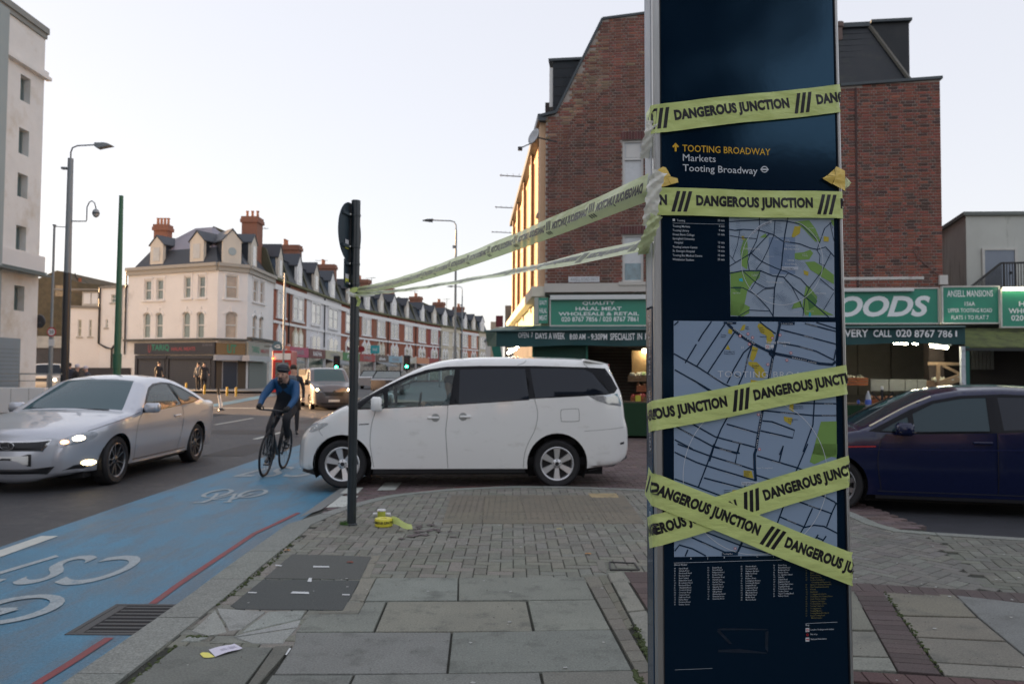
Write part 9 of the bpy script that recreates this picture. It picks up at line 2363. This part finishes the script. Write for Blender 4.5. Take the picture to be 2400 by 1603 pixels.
for(y0,nm)in((0.0,'front_wheel'),(.99,'rear_wheel')):
 b=MB(ML_);b.tube([(0,y0+RW*cos(a),RW+(RW-.012)*sin(a))for a in[2*pi*k/40 for k in range(40)]],.016,8,closed=True);w0_=obj(nm,b,M_tyre,bk,smooth='all')
 b=MB(ML_);b.tube([(0,y0+(RW-.036)*cos(a),RW+(RW-.036)*sin(a))for a in[2*pi*k/40 for k in range(40)]],.009,6,closed=True);obj('rim',b,M_bk,w0_,smooth='all')
 b=MB(ML_)
 for k in range(20):
  a=2*pi*k/20;s_=.02 if k%2 else-.02;b.bar((s_,y0,RW),(0,y0+(RW-.03)*cos(a),RW+(RW-.03)*sin(a)),.003)
 obj('spokes',b,M_galv,w0_);b=MB(ML_);b.lathe([(.0,-.05),(.018,-.05),(.018,.05),(0,.05)],10,axis='x',c=(0,y0,RW));obj('hub',b,M_bk,w0_)
b=MB(ML_)
HT,HB,BB,ST,RH=(0,.19,.90),(0,.14,.72),(0,.56,.28),(0,.72,.86),(0,.99,RW)
b.tube([HT,HB],.022,8);b.tube([HT,ST],.017,8);b.tube([HB,BB],.022,8);b.tube([BB,ST],.017,8)
for s_ in(-1,1):b.tube([(s_*.012,.56,.28),(s_*.055,.99,RW)],.010,6);b.tube([(s_*.012,.72,.84),(s_*.055,.99,RW)],.008,6)
obj('frame',b,M_bk,bk,smooth='all')
b=MB(ML_)
for s_ in(-1,1):b.tube([(s_*.03,.13,.70),(s_*.055,.05,.5),(s_*.055,0,RW)],.012,6)
obj('fork',b,M_bk,bk,smooth='all')
b=MB(ML_);b.tube([(-.23,.06,1.00),(-.20,.10,.985),(0,.12,.985),(.20,.10,.985),(.23,.06,1.00)],.014,8);b.tube([(0,.19,.90),(0,.13,.985)],.016,8);obj('handlebar',b,M_bk,bk,smooth='all')
b=MB(ML_);b.ball((0,.78,.95),.065,.13,.03,10,6);b.tube([ST,(0,.76,.94)],.014,8);obj('saddle',b,M_bk,bk,smooth='all')
b=MB(ML_);b.lathe([(.0,-.01),(.09,-.01),(.09,.01),(0,.01)],20,axis='x',c=(-.06,.56,.28));b.bar((-.07,.56,.28),(-.09,.50,.12),.02);b.bar((.07,.56,.28),(.09,.62,.44),.02);b.box(-.17,-.08,.45,.55,.10,.125);b.box(.08,.17,.57,.67,.43,.455);obj('crank',b,M_bk,bk)
M_bj=mat('blue_jacket',(.007,.068,.180),.6,var=.1,scale=8,bump=.4,bscale=18);M_vest=mat('dark_vest',(.012,.016,.022),.7,bump=.4,bscale=20);M_gl=mat('black_glove',(.012,.012,.012),.7)
cy=root('person',tuple(fc+Vector((0,.5,0))),'cyclist in a blue jacket and dark helmet riding towards the camera','person')
R={'pelvis':((0,.78,1.03),(.14,.12)),'spine':((0,.70,1.20),(.15,.13)),'chest':((0,.58,1.36),(.165,.13)),'neck':((0,.46,1.46),.060),'head':((0,.33,1.50),(.080,.09)),'crown':((0,.345,1.60),(.078,.088)),'shl':((.175,.54,1.38),.080),'ell':((.245,.34,1.18),.058),'wrl':((.215,.11,1.04),.040),'hal':((.20,.055,1.02),(.035,.04)),'shr':((-.175,.54,1.38),.080),'elr':((-.255,.35,1.17),.058),'wrr':((-.22,.11,1.04),.040),'har':((-.21,.055,1.02),(.035,.04)),'hil':((.10,.76,.99),.10),'knl':((.13,.36,.86),.070),'anl':((.12,.60,.53),.045),'tol':((.125,.47,.47),(.042,.035)),'hir':((-.10,.76,.99),.10),'knr':((-.125,.42,.66),.068),'anr':((-.12,.56,.22),.043),'tor':((-.125,.42,.15),(.042,.035))}
bm2=bonemats(M_bj,M_skin,M_tr,M_bk,M_gl);bm2['mats'].append(M_vest);bm2['bone'][1]=5;bm2['bone'][0]=5;bm2['bone'][2]=5
skin_body('body',cy,BON,R,bm2,2,ML_)
b=MB(ML_);b.ball((0,.350,1.625),.103,.125,.082,18,10);hm=obj('helmet',b,mat('helmet_dark',(.012,.018,.026),.4),cy,smooth='all')
b=MB(ML_);b.tube([(.105*cos(a),.350+.125*sin(a),1.605)for a in[2*pi*k/24 for k in range(24)]],.012,6,closed=True);obj('helmet_rim',b,mat('helmet_rim',(.05,.055,.06),.5),hm,smooth='all')
b=MB(ML_);b.ball((0,.243,1.505),.016,.022,.026,8,6);obj('nose',b,M_skin,cy,smooth='all')
b=MB(ML_);b.ball((0,.250,1.470),.036,.016,.011,10,6);b.ball((0,.268,1.430),.040,.028,.022,10,6);obj('beard',b,mat('dark_beard',(.035,.022,.018),.9),cy,smooth='all')
b=MB(ML_)
for s_ in(-1,1):b.ball((s_*.034,.252,1.535),.013,.010,.008,8,5)
obj('eyes',b,M_ink,cy,smooth='all');b=MB(ML_)
for s_ in(-1,1):b.ball((s_*.085,.345,1.51),.012,.022,.032,8,5)
obj('ears',b,M_skin,cy,smooth='all')
b=MB(ML_);b.box(-.13,.13,.66,.78,1.20,1.52,.04);obj('backpack',b,mat('grey_pack',(.10,.12,.14),.8),cy)
for s_ in(-1,1):
 b=MB(ML_)
 for f_ in range(4):
  x=s_*(.175+f_*.020);b.tube([(x,.075,1.045),(x,.035,1.040),(x,.022,1.012),(x,.045,.990)],[.011,.011,.010,.008],6)
 b.tube([(s_*.165,.09,1.03),(s_*.150,.085,1.005),(s_*.155,.06,.99)],[.012,.011,.009],6);obj('gloved_fingers',b,M_gl,cy,smooth='all')
dr_=root('person',(0,0,0),'driver in dark clothes sitting behind the wheel of the white car','person',rotz=ang1,world=False,scale=sc1)
dr_.location=carrier.location
R={'pelvis':((2.12,-.36,.78),(.15,.14)),'spine':((2.16,-.36,.98),(.14,.12)),'chest':((2.15,-.36,1.18),(.12,.17)),'neck':((2.10,-.36,1.33),.055),'head':((2.07,-.36,1.42),(.088,.075)),'crown':((2.09,-.36,1.51),(.085,.07)),'shl':((2.13,-.54,1.24),.06),'ell':((1.95,-.58,1.06),.048),'wrl':((1.74,-.50,1.14),.035),'hal':((1.67,-.47,1.17),(.03,.04)),'shr':((2.13,-.18,1.24),.06),'elr':((1.93,-.12,1.04),.048),'wrr':((1.74,-.24,1.14),.035),'har':((1.67,-.27,1.17),(.03,.04)),'hil':((2.05,-.46,.76),.09),'knl':((1.70,-.46,.86),.07),'anl':((1.45,-.46,.55),.05),'tol':((1.33,-.46,.52),.04),'hir':((2.05,-.27,.76),.09),'knr':((1.70,-.27,.86),.07),'anr':((1.45,-.27,.55),.05),'tor':((1.33,-.27,.52),.04)}
skin_body('body',dr_,BON,R,bonemats(M_grey,M_skin,M_tr,M_blackp),1)
b=MB();b.ball((2.10,-.36,1.50),.10,.085,.08,12,8);obj('hair',b,MATS['dark_hair'],dr_,smooth='all')
# ================================================================== BEHIND THE CAMERA (seen only as reflections)
nb_=root('shop_terrace',(14,-30,0),'brick shop terrace behind the photographer, mirrored in the totem glass','building')
b=MB();b.box(9,20,-70,-14,0,8.6);obj('wall',b,mat('terrace_behind_brick',(.13,.085,.07),.85,var=.15,scale=1),nb_)
for k in range(9):
 for z in(3.6,6.2):
  b=MB();y=-18-5.6*k;b.box(8.96,8.999,y-1.6,y,z,z+1.5);w_=obj('window',b,M_wfr,nb_);b=MB();b.box(8.94,8.959,y-1.5,y-.1,z+.1,z+1.4);obj('pane',b,M_pane,w_)
b=MB();b.box(8.8,8.999,-70,-14,2.5,3.2);obj('fascia',b,mat('fascia_behind',(.35,.30,.22),.6),nb_)
fb=root('end_terrace',(-5,-95,0),'far brick terrace closing the road behind the photographer','building');b=MB();b.box(-60,60,-100,-92,0,9);obj('wall',b,MATS['terrace_behind_brick'],fb)
for k in range(14):
 b=MB();b.box(-50+7.5*k,-48+7.5*k,-92,-91.95,3.5,5.5);obj('window',b,M_wfr,fb)
tr=root('street_tree',(4.6,-9.0,0),'dark leafy street tree behind the photographer, mirrored in the totem glass','tree')
b=MB();b.tube([(4.6,-9,0),(4.7,-8.9,2.2),(5.0,-8.7,4.6)],[.20,.16,.13],9)
for a in(0,1.3,2.6,3.9,5.2):b.tube([(5.0,-8.7,4.3),(5.1+.8*cos(a),-8.7+.8*sin(a),5.6),(5.2+1.5*cos(a),-8.6+1.5*sin(a),7.2)],[.09,.06,.025],6)
obj('trunk',b,MATS['bark'],tr)
b=MB();rnd=random.Random(9)
cl=[(5.3+rnd.gauss(0,.9),-8.6+rnd.gauss(0,1.0),7.8+rnd.gauss(0,1.6),rnd.uniform(.5,1.0))for _ in range(30)]
for _ in range(9000):
 c_=rnd.choice(cl);v=Vector((rnd.gauss(0,1),rnd.gauss(0,1),rnd.gauss(0,1))).normalized()*c_[3]*rnd.uniform(.5,1.05);p=Vector(c_[:3])+v;s_=.14
 b.raw([p+Vector((rnd.uniform(-s_,s_),rnd.uniform(-s_,s_),rnd.uniform(-s_,s_)))for _ in range(3)],[(0,1,2)])
obj('crown',b,mat('leaves',(.045,.07,.025),.7,var=.4,scale=3),tr)
